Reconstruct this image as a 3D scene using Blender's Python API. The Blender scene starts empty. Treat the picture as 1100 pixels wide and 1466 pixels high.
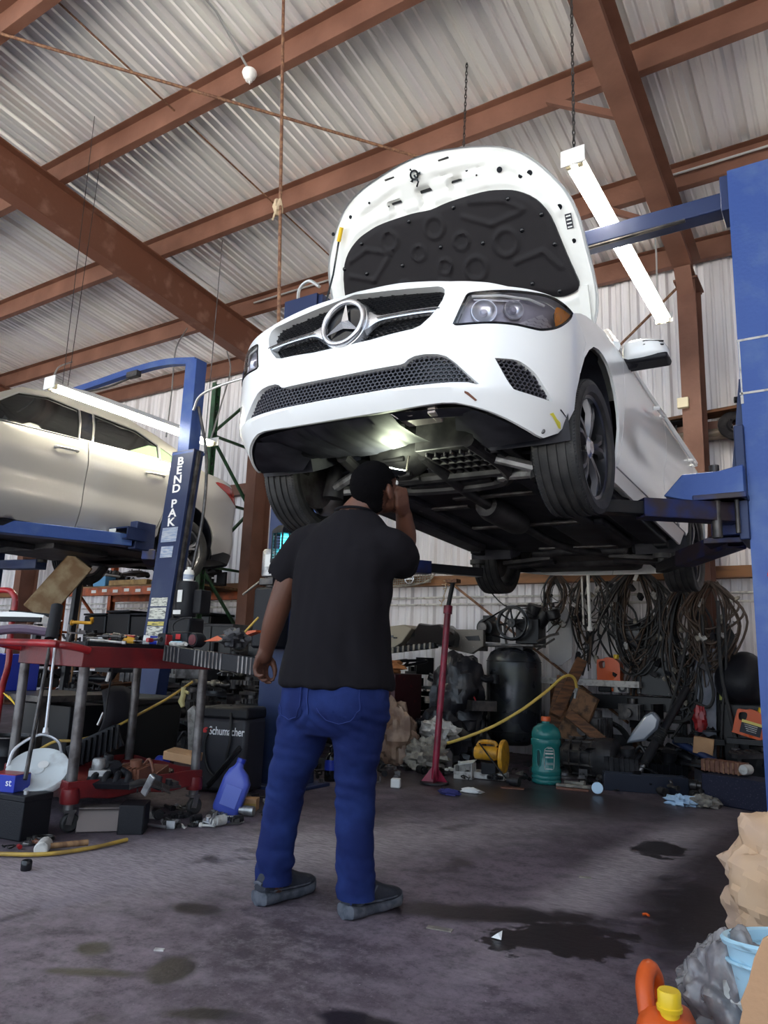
import bpy, bmesh, math, random
import numpy as np
from mathutils import Vector, Matrix, Euler
from mathutils.geometry import delaunay_2d_cdt
R = math.radians
PI = math.pi
rnd = random.Random(7)
scene = bpy.context.scene
COL = scene.collection

# ------------------------------------------------------------------ camera
F_PX = 1057.6
PITCH, ROLL, YAW = R(11.43), R(2.08), R(32.97)
CAM = Vector((0, 0, .9))
_fw = Vector((-math.sin(YAW) * math.cos(PITCH), math.cos(YAW) * math.cos(PITCH), math.sin(PITCH)))
_r0 = Vector((math.cos(YAW), math.sin(YAW), 0))
_u0 = _r0.cross(_fw)
_rt = _r0 * math.cos(ROLL) + _u0 * math.sin(ROLL)
_up = -_r0 * math.sin(ROLL) + _u0 * math.cos(ROLL)
cd = bpy.data.cameras.new('camera')
cam = bpy.data.objects.new('camera', cd)
COL.objects.link(cam)
m = Matrix((_rt, _up, -_fw)).transposed().to_4x4()
m.translation = CAM
cam.matrix_world = m
cd.sensor_fit = 'VERTICAL'
cd.sensor_height = 36
cd.lens = 36 * F_PX / 1466
cd.clip_start = .05
scene.camera = cam


def at(px, py, X=None, Y=None, Z=None):
    """The place on a plane of the building (X, Y or Z constant) seen at a pixel of the photograph."""
    d = _fw + _rt * ((px - 550) / F_PX) - _up * ((py - 733) / F_PX)
    k = (X - CAM.x) / d.x if X is not None else (Y - CAM.y) / d.y if Y is not None else (Z - CAM.z) / d.z
    return CAM + d * k


# ------------------------------------------------------------------ materials
def _ramp(nt, fac, stops):
    r = nt.nodes.new('ShaderNodeValToRGB')
    e = r.color_ramp.elements
    while len(e) < len(stops):
        e.new(.5)
    for k, (p, c) in enumerate(stops):
        e[k].position = p
        e[k].color = (*c, 1)
    nt.links.new(fac, r.inputs[0])
    return r.outputs[0]


def mat(name, col, rough=.5, metal=0, col2=None, scale=8, amount=(.42, .62), bump=0, bscale=60, coat=0, stretch=None, spec=.5,
        emit=None, estr=0, alpha=1, trans=0, ior=1.45, detail=4, rough2=None):
    m = bpy.data.materials.new(name)
    m.use_nodes = True
    nt = m.node_tree
    b = nt.nodes['Principled BSDF']
    b.inputs['Base Color'].default_value = (*col, 1)
    b.inputs['Roughness'].default_value = rough
    b.inputs['Metallic'].default_value = metal
    b.inputs['Coat Weight'].default_value = coat
    b.inputs['Coat Roughness'].default_value = .06
    b.inputs['Specular IOR Level'].default_value = spec
    b.inputs['IOR'].default_value = ior
    if trans:
        b.inputs['Transmission Weight'].default_value = trans
    if alpha < 1:
        b.inputs['Alpha'].default_value = alpha
    if emit:
        b.inputs['Emission Color'].default_value = (*emit, 1)
        b.inputs['Emission Strength'].default_value = estr
    if col2 or bump:
        tc = nt.nodes.new('ShaderNodeTexCoord')
        v = tc.outputs['Object']
        if stretch:
            mp = nt.nodes.new('ShaderNodeMapping')
            mp.inputs['Scale'].default_value = stretch
            nt.links.new(v, mp.inputs[0])
            v = mp.outputs[0]
        if col2:
            n = nt.nodes.new('ShaderNodeTexNoise')
            n.inputs['Scale'].default_value = scale
            n.inputs['Detail'].default_value = detail
            nt.links.new(v, n.inputs['Vector'])
            o = _ramp(nt, n.outputs[0], [(amount[0], col), (amount[1], col2)])
            nt.links.new(o, b.inputs['Base Color'])
            if rough2 is not None:
                mr = nt.nodes.new('ShaderNodeMapRange')
                mr.inputs[1].default_value, mr.inputs[2].default_value = amount
                mr.inputs[3].default_value, mr.inputs[4].default_value = rough, rough2
                nt.links.new(n.outputs[0], mr.inputs[0])
                nt.links.new(mr.outputs[0], b.inputs['Roughness'])
        if bump:
            n2 = nt.nodes.new('ShaderNodeTexNoise')
            n2.inputs['Scale'].default_value = bscale
            n2.inputs['Detail'].default_value = 3
            nt.links.new(v, n2.inputs['Vector'])
            bp = nt.nodes.new('ShaderNodeBump')
            bp.inputs['Strength'].default_value = bump
            bp.inputs['Distance'].default_value = .01
            nt.links.new(n2.outputs[0], bp.inputs['Height'])
            nt.links.new(bp.outputs[0], b.inputs['Normal'])
    return m


M = {}
M['white_paint'] = mat('white_paint', (.86, .87, .88), .22, coat=.6)
M['hood_inner'] = mat('hood_inner_paint', (.80, .80, .77), .4, col2=(.68, .66, .62), scale=5, amount=(.55, .8))
M['black_plastic'] = mat('black_plastic', (.009, .009, .012), .5, spec=.3, bump=.15, bscale=150)
M['gloss_black'] = mat('gloss_black', (.008, .008, .01), .15)
M['dark_plastic'] = mat('dark_underbody', (.009, .009, .014), .55, spec=.35, col2=(.03, .03, .04), scale=6)
M['soot'] = mat('sooty_metal', (.018, .017, .02), .5, .3, col2=(.05, .047, .05), scale=9)
M['liner'] = mat('hood_liner_felt', (.010, .008, .010), .6, spec=.3, bump=.3, bscale=400)
M['chrome'] = mat('chrome', (.75, .75, .77), .12, 1)
M['satin_silver'] = mat('satin_silver', (.62, .62, .65), .25, .9)
M['alloy_dark'] = mat('dark_alloy', (.07, .07, .08), .28, .8)
M['alloy'] = mat('alloy', (.45, .45, .47), .3, .9)
M['alu'] = mat('cast_aluminium', (.42, .42, .43), .45, .8, col2=(.2, .2, .2), scale=14)
M['rubber'] = mat('tyre_rubber', (.014, .014, .015), .62, col2=(.032, .03, .03), scale=12, bump=.1, bscale=90)
M['glass_dark'] = mat('tinted_glass', (.012, .013, .015), .05, coat=.5)
M['lens'] = mat('clear_lens', (1, 1, 1), .0, trans=1, ior=1.01, coat=.8)
def clear_film(name, tint, gloss):
    m = bpy.data.materials.new(name)
    m.use_nodes = True
    nt = m.node_tree
    nt.nodes.remove(nt.nodes['Principled BSDF'])
    tr, gl, mx, lw = (nt.nodes.new('ShaderNode' + k) for k in ('BsdfTransparent', 'BsdfGlossy', 'MixShader', 'Fresnel'))
    tr.inputs[0].default_value = (*tint, 1)
    gl.inputs['Roughness'].default_value = .04
    lw.inputs[0].default_value = gloss
    nt.links.new(lw.outputs[0], mx.inputs[0])
    nt.links.new(tr.outputs[0], mx.inputs[1])
    nt.links.new(gl.outputs[0], mx.inputs[2])
    nt.links.new(mx.outputs[0], nt.nodes['Material Output'].inputs[0])
    return m


M['lens'] = clear_film('clear_lens', (.93, .93, .96), 1.5)
M['lamp_inner'] = mat('lamp_housing', (.36, .34, .41), .4, .3)
M['lamp_bowl'] = mat('lamp_reflector', (.62, .61, .66), .28, .75)
M['amber'] = mat('amber_lens', (.80, .27, .02), .25)
M['rust_paint'] = mat('red_oxide_steel', (.135, .055, .034), .6, col2=(.205, .092, .06), scale=3, amount=(.35, .75), bump=.2, bscale=30)
M['rust_dark'] = mat('rusty_red_steel', (.145, .055, .032), .5, col2=(.27, .14, .10), scale=5, amount=(.55, .75), bump=.3, bscale=25)
M['rod'] = mat('rusty_rod', (.12, .05, .03), .7, col2=(.25, .13, .07), scale=40)
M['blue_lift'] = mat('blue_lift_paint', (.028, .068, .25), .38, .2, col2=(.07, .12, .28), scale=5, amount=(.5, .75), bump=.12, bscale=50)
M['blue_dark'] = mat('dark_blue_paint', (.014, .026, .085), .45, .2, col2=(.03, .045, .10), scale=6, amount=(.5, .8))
M['blue_greasy'] = mat('greasy_blue_steel', (.012, .022, .10), .4, .3, col2=(.03, .02, .025), scale=7, amount=(.42, .6))
M['grey_steel'] = mat('grey_steel', (.16, .15, .15), .45, .7, col2=(.07, .06, .06), scale=10)
M['dark_steel'] = mat('dark_steel', (.045, .042, .043), .4, .7, col2=(.10, .09, .085), scale=12)
M['red_paint'] = mat('red_cart_paint', (.13, .008, .010), .35, col2=(.06, .006, .009), scale=6, amount=(.48, .7), bump=.1, bscale=40)
M['red_bright'] = mat('red_enamel', (.32, .014, .018), .3, col2=(.17, .01, .012), scale=8)
M['orange'] = mat('orange_plastic', (.58, .085, .012), .35, bump=.1, bscale=30)
M['yellow'] = mat('yellow_plastic', (.78, .50, .02), .4)
M['yellow_dirty'] = mat('worn_yellow_paint', (.62, .30, .02), .5, col2=(.25, .12, .03), scale=18, amount=(.5, .72))
M['hose'] = mat('yellow_hose', (.50, .32, .06), .5, col2=(.3, .19, .05), scale=9)
M['teal'] = mat('teal_jug_plastic', (.02, .20, .19), .25, trans=.25, bump=.1, bscale=20)
M['white_plastic'] = mat('white_plastic', (.75, .74, .72), .4)
M['dirty_white'] = mat('dirty_white', (.55, .53, .50), .6, col2=(.25, .22, .2), scale=20, amount=(.5, .7))
M['cream'] = mat('cream_box', (.72, .64, .45), .5)
M['blue_plastic'] = mat('blue_plastic', (.02, .04, .35), .3)
M['light_blue'] = mat('light_blue_plastic', (.42, .66, .80), .35, col2=(.25, .38, .46), scale=12, amount=(.62, .75), stretch=(1, 1, 5))
M['card'] = mat('brown_cardboard', (.50, .29, .15), .8, col2=(.40, .22, .11), scale=5, bump=.1, bscale=40)
M['paper'] = mat('crumpled_kraft_paper', (.52, .34, .21), .75, col2=(.44, .30, .22), scale=4, bump=.6, bscale=9)
M['wood'] = mat('dirty_timber', (.16, .065, .025), .7, col2=(.06, .026, .013), scale=6, stretch=(1, 1, 6), bump=.3, bscale=40)
M['wood_light'] = mat('worn_timber', (.30, .17, .08), .7, col2=(.16, .08, .04), scale=5, stretch=(1, 6, 1))
M['wire'] = mat('black_wire', (.012, .011, .012), .5)
M['wire_brown'] = mat('brown_wire', (.06, .035, .022), .55)
M['green_steel'] = mat('green_rack_paint', (.035, .10, .045), .5, col2=(.03, .055, .03), scale=9)
M['orange_steel'] = mat('orange_rack_paint', (.42, .085, .02), .5, col2=(.20, .05, .02), scale=9)
M['skin'] = mat('dark_skin', (.085, .033, .02), .5, col2=(.11, .045, .028), scale=6, spec=.4)
M['hair'] = mat('short_black_hair', (.0028, .0024, .003), .95, spec=.08, bump=.6, bscale=350)
M['shirt'] = mat('black_cotton', (.0058, .0048, .0068), .9, spec=.2, bump=.5, bscale=11)
M['denim'] = mat('blue_denim', (.007, .014, .075), .85, spec=.2, col2=(.014, .029, .125), scale=7, amount=(.45, .72), bump=.3, bscale=24)
M['shoe'] = mat('dark_grey_trainer', (.020, .022, .032), .7, bump=.2, bscale=120)
M['sole'] = mat('grey_rubber_sole', (.085, .09, .11), .7, col2=(.04, .045, .06), scale=30)
M['silver_paint'] = mat('silver_car_paint', (.44, .42, .40), .32, .5, coat=.4)
M['silver_glass'] = mat('side_window_glass', (.008, .008, .009), .08, spec=.25)
M['tail_red'] = mat('red_tail_lens', (.40, .02, .012), .12, trans=.2)
M['green_glass'] = mat('green_tinted_glass', (.16, .24, .14), .05, coat=.4)  # green view beyond the window put into the glass colour
M['led'] = mat('fluorescent_tube', (1, 1, 1), .4, emit=(1, .93, .78), estr=34)
M['led_warm'] = mat('fluorescent_tube_warm', (1, 1, 1), .4, emit=(1, .96, .74), estr=22)
M['work_led'] = mat('work_light_led', (1, 1, 1), .4, emit=(.90, 1, .72), estr=140)
M['uv'] = mat('cyan_glow_tube', (.1, .8, .9), .4, emit=(.06, .75, .9), estr=2.2)
M['bag'] = mat('clear_bag_film', (.60, .60, .62), .18, alpha=.55, bump=.5, bscale=25)
M['bag_black'] = mat('black_bin_bag', (.012, .012, .016), .3, bump=.4, bscale=20)
M['oil'] = mat('oily_black', (.007, .007, .009), .35, spec=.35)
M['purple_metal'] = mat('painted_grey_case', (.028, .027, .034), .45, spec=.35)
M['rope'] = mat('pale_rope', (.50, .38, .25), .9)
M['brown_box'] = mat('rusty_brown_panel', (.20, .12, .06), .5, .4, col2=(.32, .25, .15), scale=6)
M['magenta'] = mat('dark_red_pole', (.26, .012, .04), .35, col2=(.13, .008, .02), scale=7)
M['txt_white'] = mat('white_lettering', (.80, .80, .82), .6)
M['txt_dark'] = mat('dark_lettering', (.02, .02, .03), .6)
M['txt_red'] = mat('red_lettering', (.6, .03, .03), .6)
M['lbl_yellow'] = mat('yellow_label', (.70, .58, .16), .6)
M['lbl_white'] = mat('white_label', (.70, .70, .68), .6)
M['grille_grey'] = mat('dusty_grille_plastic', (.16, .14, .12), .6, col2=(.30, .27, .22), scale=20)
M['galv'] = mat('galvanised_conduit', (.5, .5, .5), .4, .7)


# ------------------------------------------------------------------ mesh builder
class MB:
    def __init__(s):
        s.v, s.f = [], []

    def add(s, vs, fs, mtx=None):
        b = len(s.v)
        if mtx is not None:
            vs = [mtx @ Vector(v) for v in vs]
        s.v.extend(tuple(v) for v in vs)
        s.f.extend(tuple(b + i for i in f) for f in fs)
        return s

    def box(s, c, d, rot=None, taper=1):
        x, y, z = d[0] / 2, d[1] / 2, d[2] / 2
        t = taper
        vs = [(-x, -y, -z), (x, -y, -z), (x, y, -z), (-x, y, -z), (-x * t, -y * t, z), (x * t, -y * t, z), (x * t, y * t, z), (-x * t, y * t, z)]
        mt = Matrix.Translation(c)
        if rot is not None:
            mt = mt @ Euler(rot).to_matrix().to_4x4()
        return s.add(vs, [(0, 3, 2, 1), (4, 5, 6, 7), (0, 1, 5, 4), (1, 2, 6, 5), (2, 3, 7, 6), (3, 0, 4, 7)], mt)

    def beam(s, a, b, w, h, up=(0, 0, 1)):
        """A bar of section w x h from a to b."""
        a, b = Vector(a), Vector(b)
        d = (b - a)
        L = d.length
        d.normalize()
        u = Vector(up)
        sx = d.cross(u)
        if sx.length < 1e-4:
            sx = d.cross(Vector((1, 0, 0)))
        sx.normalize()
        u = sx.cross(d)
        mt = Matrix((sx, d, u)).transposed().to_4x4()
        mt.translation = (a + b) / 2
        x, y, z = w / 2, L / 2, h / 2
        vs = [(-x, -y, -z), (x, -y, -z), (x, y, -z), (-x, y, -z), (-x, -y, z), (x, -y, z), (x, y, z), (-x, y, z)]
        return s.add(vs, [(0, 3, 2, 1), (4, 5, 6, 7), (0, 1, 5, 4), (1, 2, 6, 5), (2, 3, 7, 6), (3, 0, 4, 7)], mt)

    def tube(s, pts, r, n=8, closed=False, caps=True):
        P = [Vector(p) for p in pts]
        k = len(P)
        rr = r if hasattr(r, '__len__') else [r] * k
        rings = []
        nrm = None
        for i in range(k):
            if closed:
                t = P[(i + 1) % k] - P[i - 1]
            else:
                t = P[min(i + 1, k - 1)] - P[max(i - 1, 0)]
            if t.length < 1e-9:
                t = Vector((0, 0, 1))
            t.normalize()
            if nrm is None:
                nrm = t.orthogonal().normalized()
            nrm = (nrm - t * nrm.dot(t))
            if nrm.length < 1e-6:
                nrm = t.orthogonal()
            nrm.normalize()
            bn = t.cross(nrm)
            rings.append([P[i] + (nrm * math.cos(2 * PI * j / n) + bn * math.sin(2 * PI * j / n)) * rr[i] for j in range(n)])
        vs = [p for ring in rings for p in ring]
        fs = []
        for i in range(k if closed else k - 1):
            a, b = i * n, ((i + 1) % k) * n
            for j in range(n):
                fs.append((a + j, a + (j + 1) % n, b + (j + 1) % n, b + j))
        if caps and not closed:
            fs.append(tuple(range(n))[::-1])
            fs.append(tuple(range((k - 1) * n, k * n)))
        return s.add(vs, fs)

    def cyl(s, a, b, r, r2=None, n=20):
        return s.tube([a, b], [r, r if r2 is None else r2], n)

    def lathe(s, prof, c=(0, 0, 0), axis='z', n=28, a0=0, a1=2 * PI, mtx=None):
        """prof: (radius, height) pairs."""
        full = abs(a1 - a0 - 2 * PI) < 1e-6
        m_ = n if full else n + 1
        vs = []
        for (r, h) in prof:
            for j in range(m_):
                a = a0 + (a1 - a0) * j / n
                x, y = r * math.cos(a), r * math.sin(a)
                vs.append((x, y, h) if axis == 'z' else (h, x, y) if axis == 'x' else (y, h, x))
        fs = []
        for i in range(len(prof) - 1):
            for j in range(n):
                k = (j + 1) % m_
                fs.append((i * m_ + j, i * m_ + k, (i + 1) * m_ + k, (i + 1) * m_ + j))
        mt = Matrix.Translation(c) if mtx is None else mtx
        return s.add(vs, fs, mt)

    def torus(s, c, R_, r, axis='z', n=32, k=10, mtx=None):
        p = [(R_ + r * math.cos(2 * PI * i / k), r * math.sin(2 * PI * i / k)) for i in range(k + 1)]
        return s.lathe(p, c, axis, n, mtx=mtx)

    def sphere(s, c, r, n=16, mtx=None):
        rr = r if hasattr(r, '__len__') else (r, r, r)
        vs, fs = [], []
        k = n // 2
        for i in range(k + 1):
            a = PI * i / k
            for j in range(n):
                b = 2 * PI * j / n
                vs.append((rr[0] * math.sin(a) * math.cos(b), rr[1] * math.sin(a) * math.sin(b), rr[2] * math.cos(a)))
        for i in range(k):
            for j in range(n):
                fs.append((i * n + j, (i + 1) * n + j, (i + 1) * n + (j + 1) % n, i * n + (j + 1) % n))
        mt = Matrix.Translation(c)
        if mtx is not None:
            mt = mt @ mtx
        return s.add(vs, fs, mt)

    def prism(s, poly, a, b, fn):
        """poly 2-D outline extruded from a to b; fn(u, v, w) -> xyz."""
        n = len(poly)
        vs = [fn(u, v, a) for u, v in poly] + [fn(u, v, b) for u, v in poly]
        fs = [tuple(range(n))[::-1], tuple(range(n, 2 * n))] + [(i, (i + 1) % n, n + (i + 1) % n, n + i) for i in range(n)]
        return s.add(vs, fs)

    def build(s, name, mt, parent=None, bevel=0, smooth=40, subsurf=0, world=False, mod=None):
        me = bpy.data.meshes.new(name)
        vs = s.v
        if world and parent is not None:
            inv = parent.matrix_basis.inverted()
            vs = [inv @ Vector(v) for v in vs]
        me.from_pydata([tuple(v) for v in vs], [], s.f)
        bm = bmesh.new()
        bm.from_mesh(me)
        bmesh.ops.remove_doubles(bm, verts=bm.verts, dist=1e-6)
        bmesh.ops.delete(bm, geom=[v for v in bm.verts if not v.link_faces], context='VERTS')
        bmesh.ops.recalc_face_normals(bm, faces=bm.faces)
        bm.to_mesh(me)
        bm.free()
        if smooth:
            me.shade_smooth()
            me.set_sharp_from_angle(angle=R(smooth))
        o = bpy.data.objects.new(name, me)
        COL.objects.link(o)
        if mt is not None:
            me.materials.append(M[mt] if isinstance(mt, str) else mt)
        if parent is not None:
            o.parent = parent
        if bevel:
            b = o.modifiers.new('bevel', 'BEVEL')
            b.width = bevel
            b.segments = 2
            b.limit_method = 'ANGLE'
            b.angle_limit = R(35)
            b.harden_normals = False
        if subsurf:
            b = o.modifiers.new('sub', 'SUBSURF')
            b.levels = b.render_levels = subsurf
        return o


def tag(o, label=None, cat=None, group=None, kind=None):
    if label:
        o['label'] = label
    if cat:
        o['category'] = cat
    if group:
        o['group'] = group
    if kind:
        o['kind'] = kind
    return o


def thing(name, label, cat, loc=(0, 0, 0), rz=0, group=None, mtx=None):
    o = bpy.data.objects.new(name, None)
    COL.objects.link(o)
    o.empty_display_size = .05
    if mtx is not None:
        o.matrix_basis = mtx
    else:
        o.location = loc
        o.rotation_euler = (0, 0, rz)
        o.matrix_basis = Matrix.Translation(loc) @ Matrix.Rotation(rz, 4, 'Z')
    return tag(o, label, cat, group)


def copy_tree(o, parent=None):
    c = o.copy()
    COL.objects.link(c)
    if parent is not None:
        c.parent = parent
    for ch in list(o.children):
        copy_tree(ch, c)
    return c


def struct(name, mb, mt, **k):
    return tag(mb.build(name, mt, **k), kind='structure')


def text_mesh(txt, size, mtx, name, mt, parent, extrude=.0008, bold=0.0, sx=1.0, align='CENTER'):
    """Lettering as a mesh lying on a surface: mtx places its x (reading) and y (up) axes in the parent's frame."""
    cu = bpy.data.curves.new(name, 'FONT')
    cu.body = txt
    cu.size = size
    cu.extrude = extrude
    cu.offset = bold
    cu.align_x = align
    cu.align_y = 'CENTER'
    t = bpy.data.objects.new('tmp', cu)
    COL.objects.link(t)
    dg = bpy.context.evaluated_depsgraph_get()
    me = bpy.data.meshes.new_from_object(t.evaluated_get(dg))
    bpy.data.objects.remove(t)
    bpy.data.curves.remove(cu)
    me.transform(mtx @ Matrix.Diagonal((sx, 1, 1, 1)))
    me.name = name
    me.materials.clear()
    me.materials.append(M[mt])
    o = bpy.data.objects.new(name, me)
    COL.objects.link(o)
    o.parent = parent
    return o


def frame(o, x, y):
    """4x4 whose x axis is x, y axis is y (made square to x), origin o."""
    x = Vector(x).normalized()
    y = Vector(y)
    y = (y - x * y.dot(x)).normalized()
    mt = Matrix((x, y, x.cross(y))).transposed().to_4x4()
    mt.translation = Vector(o)
    return mt


def spline(pts, n=8, closed=False):
    """Catmull-Rom through the points."""
    P = [Vector(p) for p in pts]
    k = len(P)
    out = []
    for i in range(k if closed else k - 1):
        p0 = P[(i - 1) % k] if closed or i > 0 else P[0] * 2 - P[1]
        p1, p2 = P[i], P[(i + 1) % k]
        p3 = P[(i + 2) % k] if closed or i + 2 < k else P[-1] * 2 - P[-2]
        for j in range(n):
            t = j / n
            out.append(.5 * ((2 * p1) + (p2 - p0) * t + (2 * p0 - 5 * p1 + 4 * p2 - p3) * t * t + (3 * p1 - p0 - 3 * p2 + p3) * t ** 3))
    if not closed:
        out.append(P[-1])
    return out


def rough_blob(c, r, seed, n=18, amp=.25, freq=3.0, flat=1.0):
    """A crumpled lump."""
    mb = MB()
    rg = random.Random(seed)
    ph = [(Vector((rg.uniform(-1, 1), rg.uniform(-1, 1), rg.uniform(-1, 1))).normalized(), rg.uniform(.7, 2.2) * freq, rg.uniform(0, 6)) for _ in range(7)]
    rr = r if hasattr(r, '__len__') else (r, r, r)
    vs, fs = [], []
    k = n // 2
    for i in range(k + 1):
        a = PI * i / k
        for j in range(n):
            b = 2 * PI * j / n
            d = Vector((math.sin(a) * math.cos(b), math.sin(a) * math.sin(b), math.cos(a)))
            q = 1 + amp * sum(abs(math.sin(d.dot(v) * f + p)) - .6 for v, f, p in ph) / 2.2
            z = d.z * rr[2] * q
            vs.append((c[0] + d.x * rr[0] * q, c[1] + d.y * rr[1] * q, c[2] + max(z, -rr[2] * flat)))
    for i in range(k):
        for j in range(n):
            fs.append((i * n + j, (i + 1) * n + j, (i + 1) * n + (j + 1) % n, i * n + (j + 1) % n))
    return mb.add(vs, fs)


def build_one(name, label, cat, mb, mt, group=None, **k):
    return tag(mb.build(name, mt, **k), label, cat, group)
# ================================================================== the building
SL = math.tan(R(6.64))


def pz(Y):
    """Underside of the purlins."""
    return 5.08 + SL * (7.5 - Y)


def rib_profile(x0, x1):
    out = []
    x = x0
    while x < x1:
        out += [(x - .045, 0), (x - .024, .042), (x + .024, .042), (x + .045, 0)]
        for q in (.105, .2):
            out += [(x + q - .020, 0), (x + q - .008, .014), (x + q + .008, .014), (x + q + .020, 0)]
        x += .305
    return out


def sheet(prof, A, B, off):
    """Ribbed sheet: profile along one axis, A and B the two ends, off the way the ribs stand up."""
    mb = MB()
    n = len(prof)
    vs = []
    for (x, h) in prof:
        vs.append(A(x) + off * h)
    for (x, h) in prof:
        vs.append(B(x) + off * h)
    return mb.add(vs, [(i, i + 1, n + i + 1, n + i) for i in range(n - 1)])


M['roof'] = mat('galvalume_roof_sheet', (.90, .88, .84), .32, .5, col2=(.78, .75, .77), scale=1.3, amount=(.35, .7), stretch=(3, .35, 1))
M['wallsheet'] = mat('white_wall_sheet', (.80, .77, .79), .5, .0, col2=(.66, .62, .62), scale=1.5, amount=(.4, .7), stretch=(6, 1, .4))
rp = rib_profile(-17, 5)
zr = lambda Y: pz(Y) + .205
sh = sheet(rp, lambda x: Vector((x, 7.72, zr(7.72))), lambda x: Vector((x, -2.2, zr(-2.2))), Vector((0, SL, 1)).normalized())
struct('ceiling', sh, 'roof', smooth=0)
WY = 7.66
sh = sheet(rp, lambda x: Vector((x, WY, 0)), lambda x: Vector((x, WY, 5.3)), Vector((0, 1, 0)))
struct('wall_back', sh, 'wallsheet', smooth=0)
rp2 = rib_profile(-2.1, 7.6)
for nm, X, sg in (('wall_left', -16, -1), ('wall_right', 3.2, 1)):
    n = len(rp2)
    mb = MB()
    mb.add([(X + sg * h, y, 0) for y, h in rp2] + [(X + sg * h, y, zr(y)) for y, h in rp2], [(i, i + 1, n + i + 1, n + i) for i in range(n - 1)])
    struct(nm, mb, 'wallsheet', smooth=0)

# ---- floor: oil-blackened concrete
fm = bpy.data.materials.new('oily_concrete')
fm.use_nodes = True
nt = fm.node_tree
N = nt.nodes
LK = nt.links
bs = N['Principled BSDF']
tc = N.new('ShaderNodeTexCoord')
obj = tc.outputs['Object']


def noise(scale, detail=6, rough=.6, stretch=None, rot=0, dist=0):
    n = N.new('ShaderNodeTexNoise')
    n.inputs['Scale'].default_value = scale
    n.inputs['Detail'].default_value = detail
    n.inputs['Roughness'].default_value = rough
    n.inputs['Distortion'].default_value = dist
    v = obj
    if stretch:
        mp = N.new('ShaderNodeMapping')
        mp.inputs['Scale'].default_value = stretch
        mp.inputs['Rotation'].default_value = (0, 0, rot)
        LK.new(v, mp.inputs[0])
        v = mp.outputs[0]
    LK.new(v, n.inputs['Vector'])
    return n.outputs[0]


def math_(op, a, b=None, c=None):
    n = N.new('ShaderNodeMath')
    n.operation = op
    n.use_clamp = False
    for k, v in enumerate((a, b, c)):
        if v is None:
            continue
        if isinstance(v, (int, float)):
            n.inputs[k].default_value = v
        else:
            LK.new(v, n.inputs[k])
    return n.outputs[0]


def mrange(v, a, b, c=0, d=1, smooth=True):
    n = N.new('ShaderNodeMapRange')
    n.interpolation_type = 'SMOOTHSTEP' if smooth else 'LINEAR'
    for k, x in enumerate((a, b, c, d)):
        n.inputs[k + 1].default_value = x
    LK.new(v, n.inputs[0])
    return n.outputs[0]


def mixc(f, a, b):
    n = N.new('ShaderNodeMix')
    n.data_type = 'RGBA'
    if isinstance(f, (int, float)):
        n.inputs[0].default_value = f
    else:
        LK.new(f, n.inputs[0])
    for k, v in ((6, a), (7, b)):
        if isinstance(v, tuple):
            n.inputs[k].default_value = (*v, 1)
        else:
            LK.new(v, n.inputs[k])
    return n.outputs[2]


sep = N.new('ShaderNodeSeparateXYZ')
LK.new(obj, sep.inputs[0])
warp = noise(7, 8, .72)


def spot(x, y, rx, ry, ang, soft=.35, wob=1.0):
    """1 inside a ragged ellipse."""
    dx = math_('SUBTRACT', sep.outputs[0], x)
    dy = math_('SUBTRACT', sep.outputs[1], y)
    c, s_ = math.cos(ang), math.sin(ang)
    u = math_('MULTIPLY', math_('ADD', math_('MULTIPLY', dx, c), math_('MULTIPLY', dy, s_)), 1 / rx)
    v = math_('MULTIPLY', math_('SUBTRACT', math_('MULTIPLY', dy, c), math_('MULTIPLY', dx, s_)), 1 / ry)
    d = math_('SQRT', math_('ADD', math_('MULTIPLY', u, u), math_('MULTIPLY', v, v)))
    d = math_('ADD', d, math_('MULTIPLY', math_('SUBTRACT', warp, .5), 2.6 * wob))
    return mrange(d, 1 - soft, 1 + soft, 1, 0)


base = mixc(mrange(noise(1.1, 8, .65), .38, .62), (.048, .034, .046), (.165, .126, .155))
base = mixc(math_('MULTIPLY', mrange(noise(9, 8, .75), .46, .62), .75), base, (.044, .032, .042))
base = mixc(math_('MULTIPLY', mrange(noise(45, 5, .8), .5, .62), .55), base, (.036, .028, .036))
# pale scuffed lanes
lane = math_('MULTIPLY', math_('MAXIMUM', spot(-2.75, 2.2, 2.6, .40, 1.15, .7, .6), spot(-.98, 4.1, 1.5, .16, 1.52, .7, .5)), mrange(noise(14, 5, .7, (1, 6, 1), -1.15), .34, .62, .35, 1))
lane2 = math_('MULTIPLY', spot(-2.1, 1.7, 1.6, .8, .6, .9, .5), mrange(noise(8, 6, .75), .42, .68))
base = mixc(math_('MULTIPLY', lane, .9), base, (.42, .36, .38))
base = mixc(math_('MULTIPLY', lane2, .6), base, (.27, .225, .255))
wet = None
for a in ((-.95, 2.66, .26, .17, .7, .12, 1.1), (-1.2, 2.75, .42, .1, .5, .5, 1), (-1.77, 1.68, .07, .10, .5, .25, .5), (-.97, 4.24, .13, .2, .2, .15, 1.0), (-2.08, 1.64, .06, .05, 0, .3, .6),
          (-.62, 3.3, .22, .6, .1, .6, 1), (-1.15, 1.75, .12, .05, .3, .4, 1), (-1.95, 1.52, .16, .03, .55, .4, 1), (-2.1, 2.1, .1, .06, .4, .4, .8), (-1.5, 1.55, .10, .04, .7, .4, 1), (-.4, 4.3, .4, 1.5, 0, .7, .6), (-2.2, 5.3, 1.3, .5, 0, .8, .4)):
    w = spot(*a)
    wet = w if wet is None else math_('MAXIMUM', wet, w)
wet = math_('MAXIMUM', wet, math_('MULTIPLY', mrange(noise(2.6, 7, .6), .58, .70), .8))
fleck = mrange(noise(60, 4, .8), .56, .72)
base = mixc(math_('MULTIPLY', fleck, .7), base, (.25, .20, .235))
scr = math_('MULTIPLY', mrange(noise(6, 6, .75, (1, 9, 1), -1.1), .60, .70), mrange(noise(1.3, 3), .45, .6))
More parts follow.
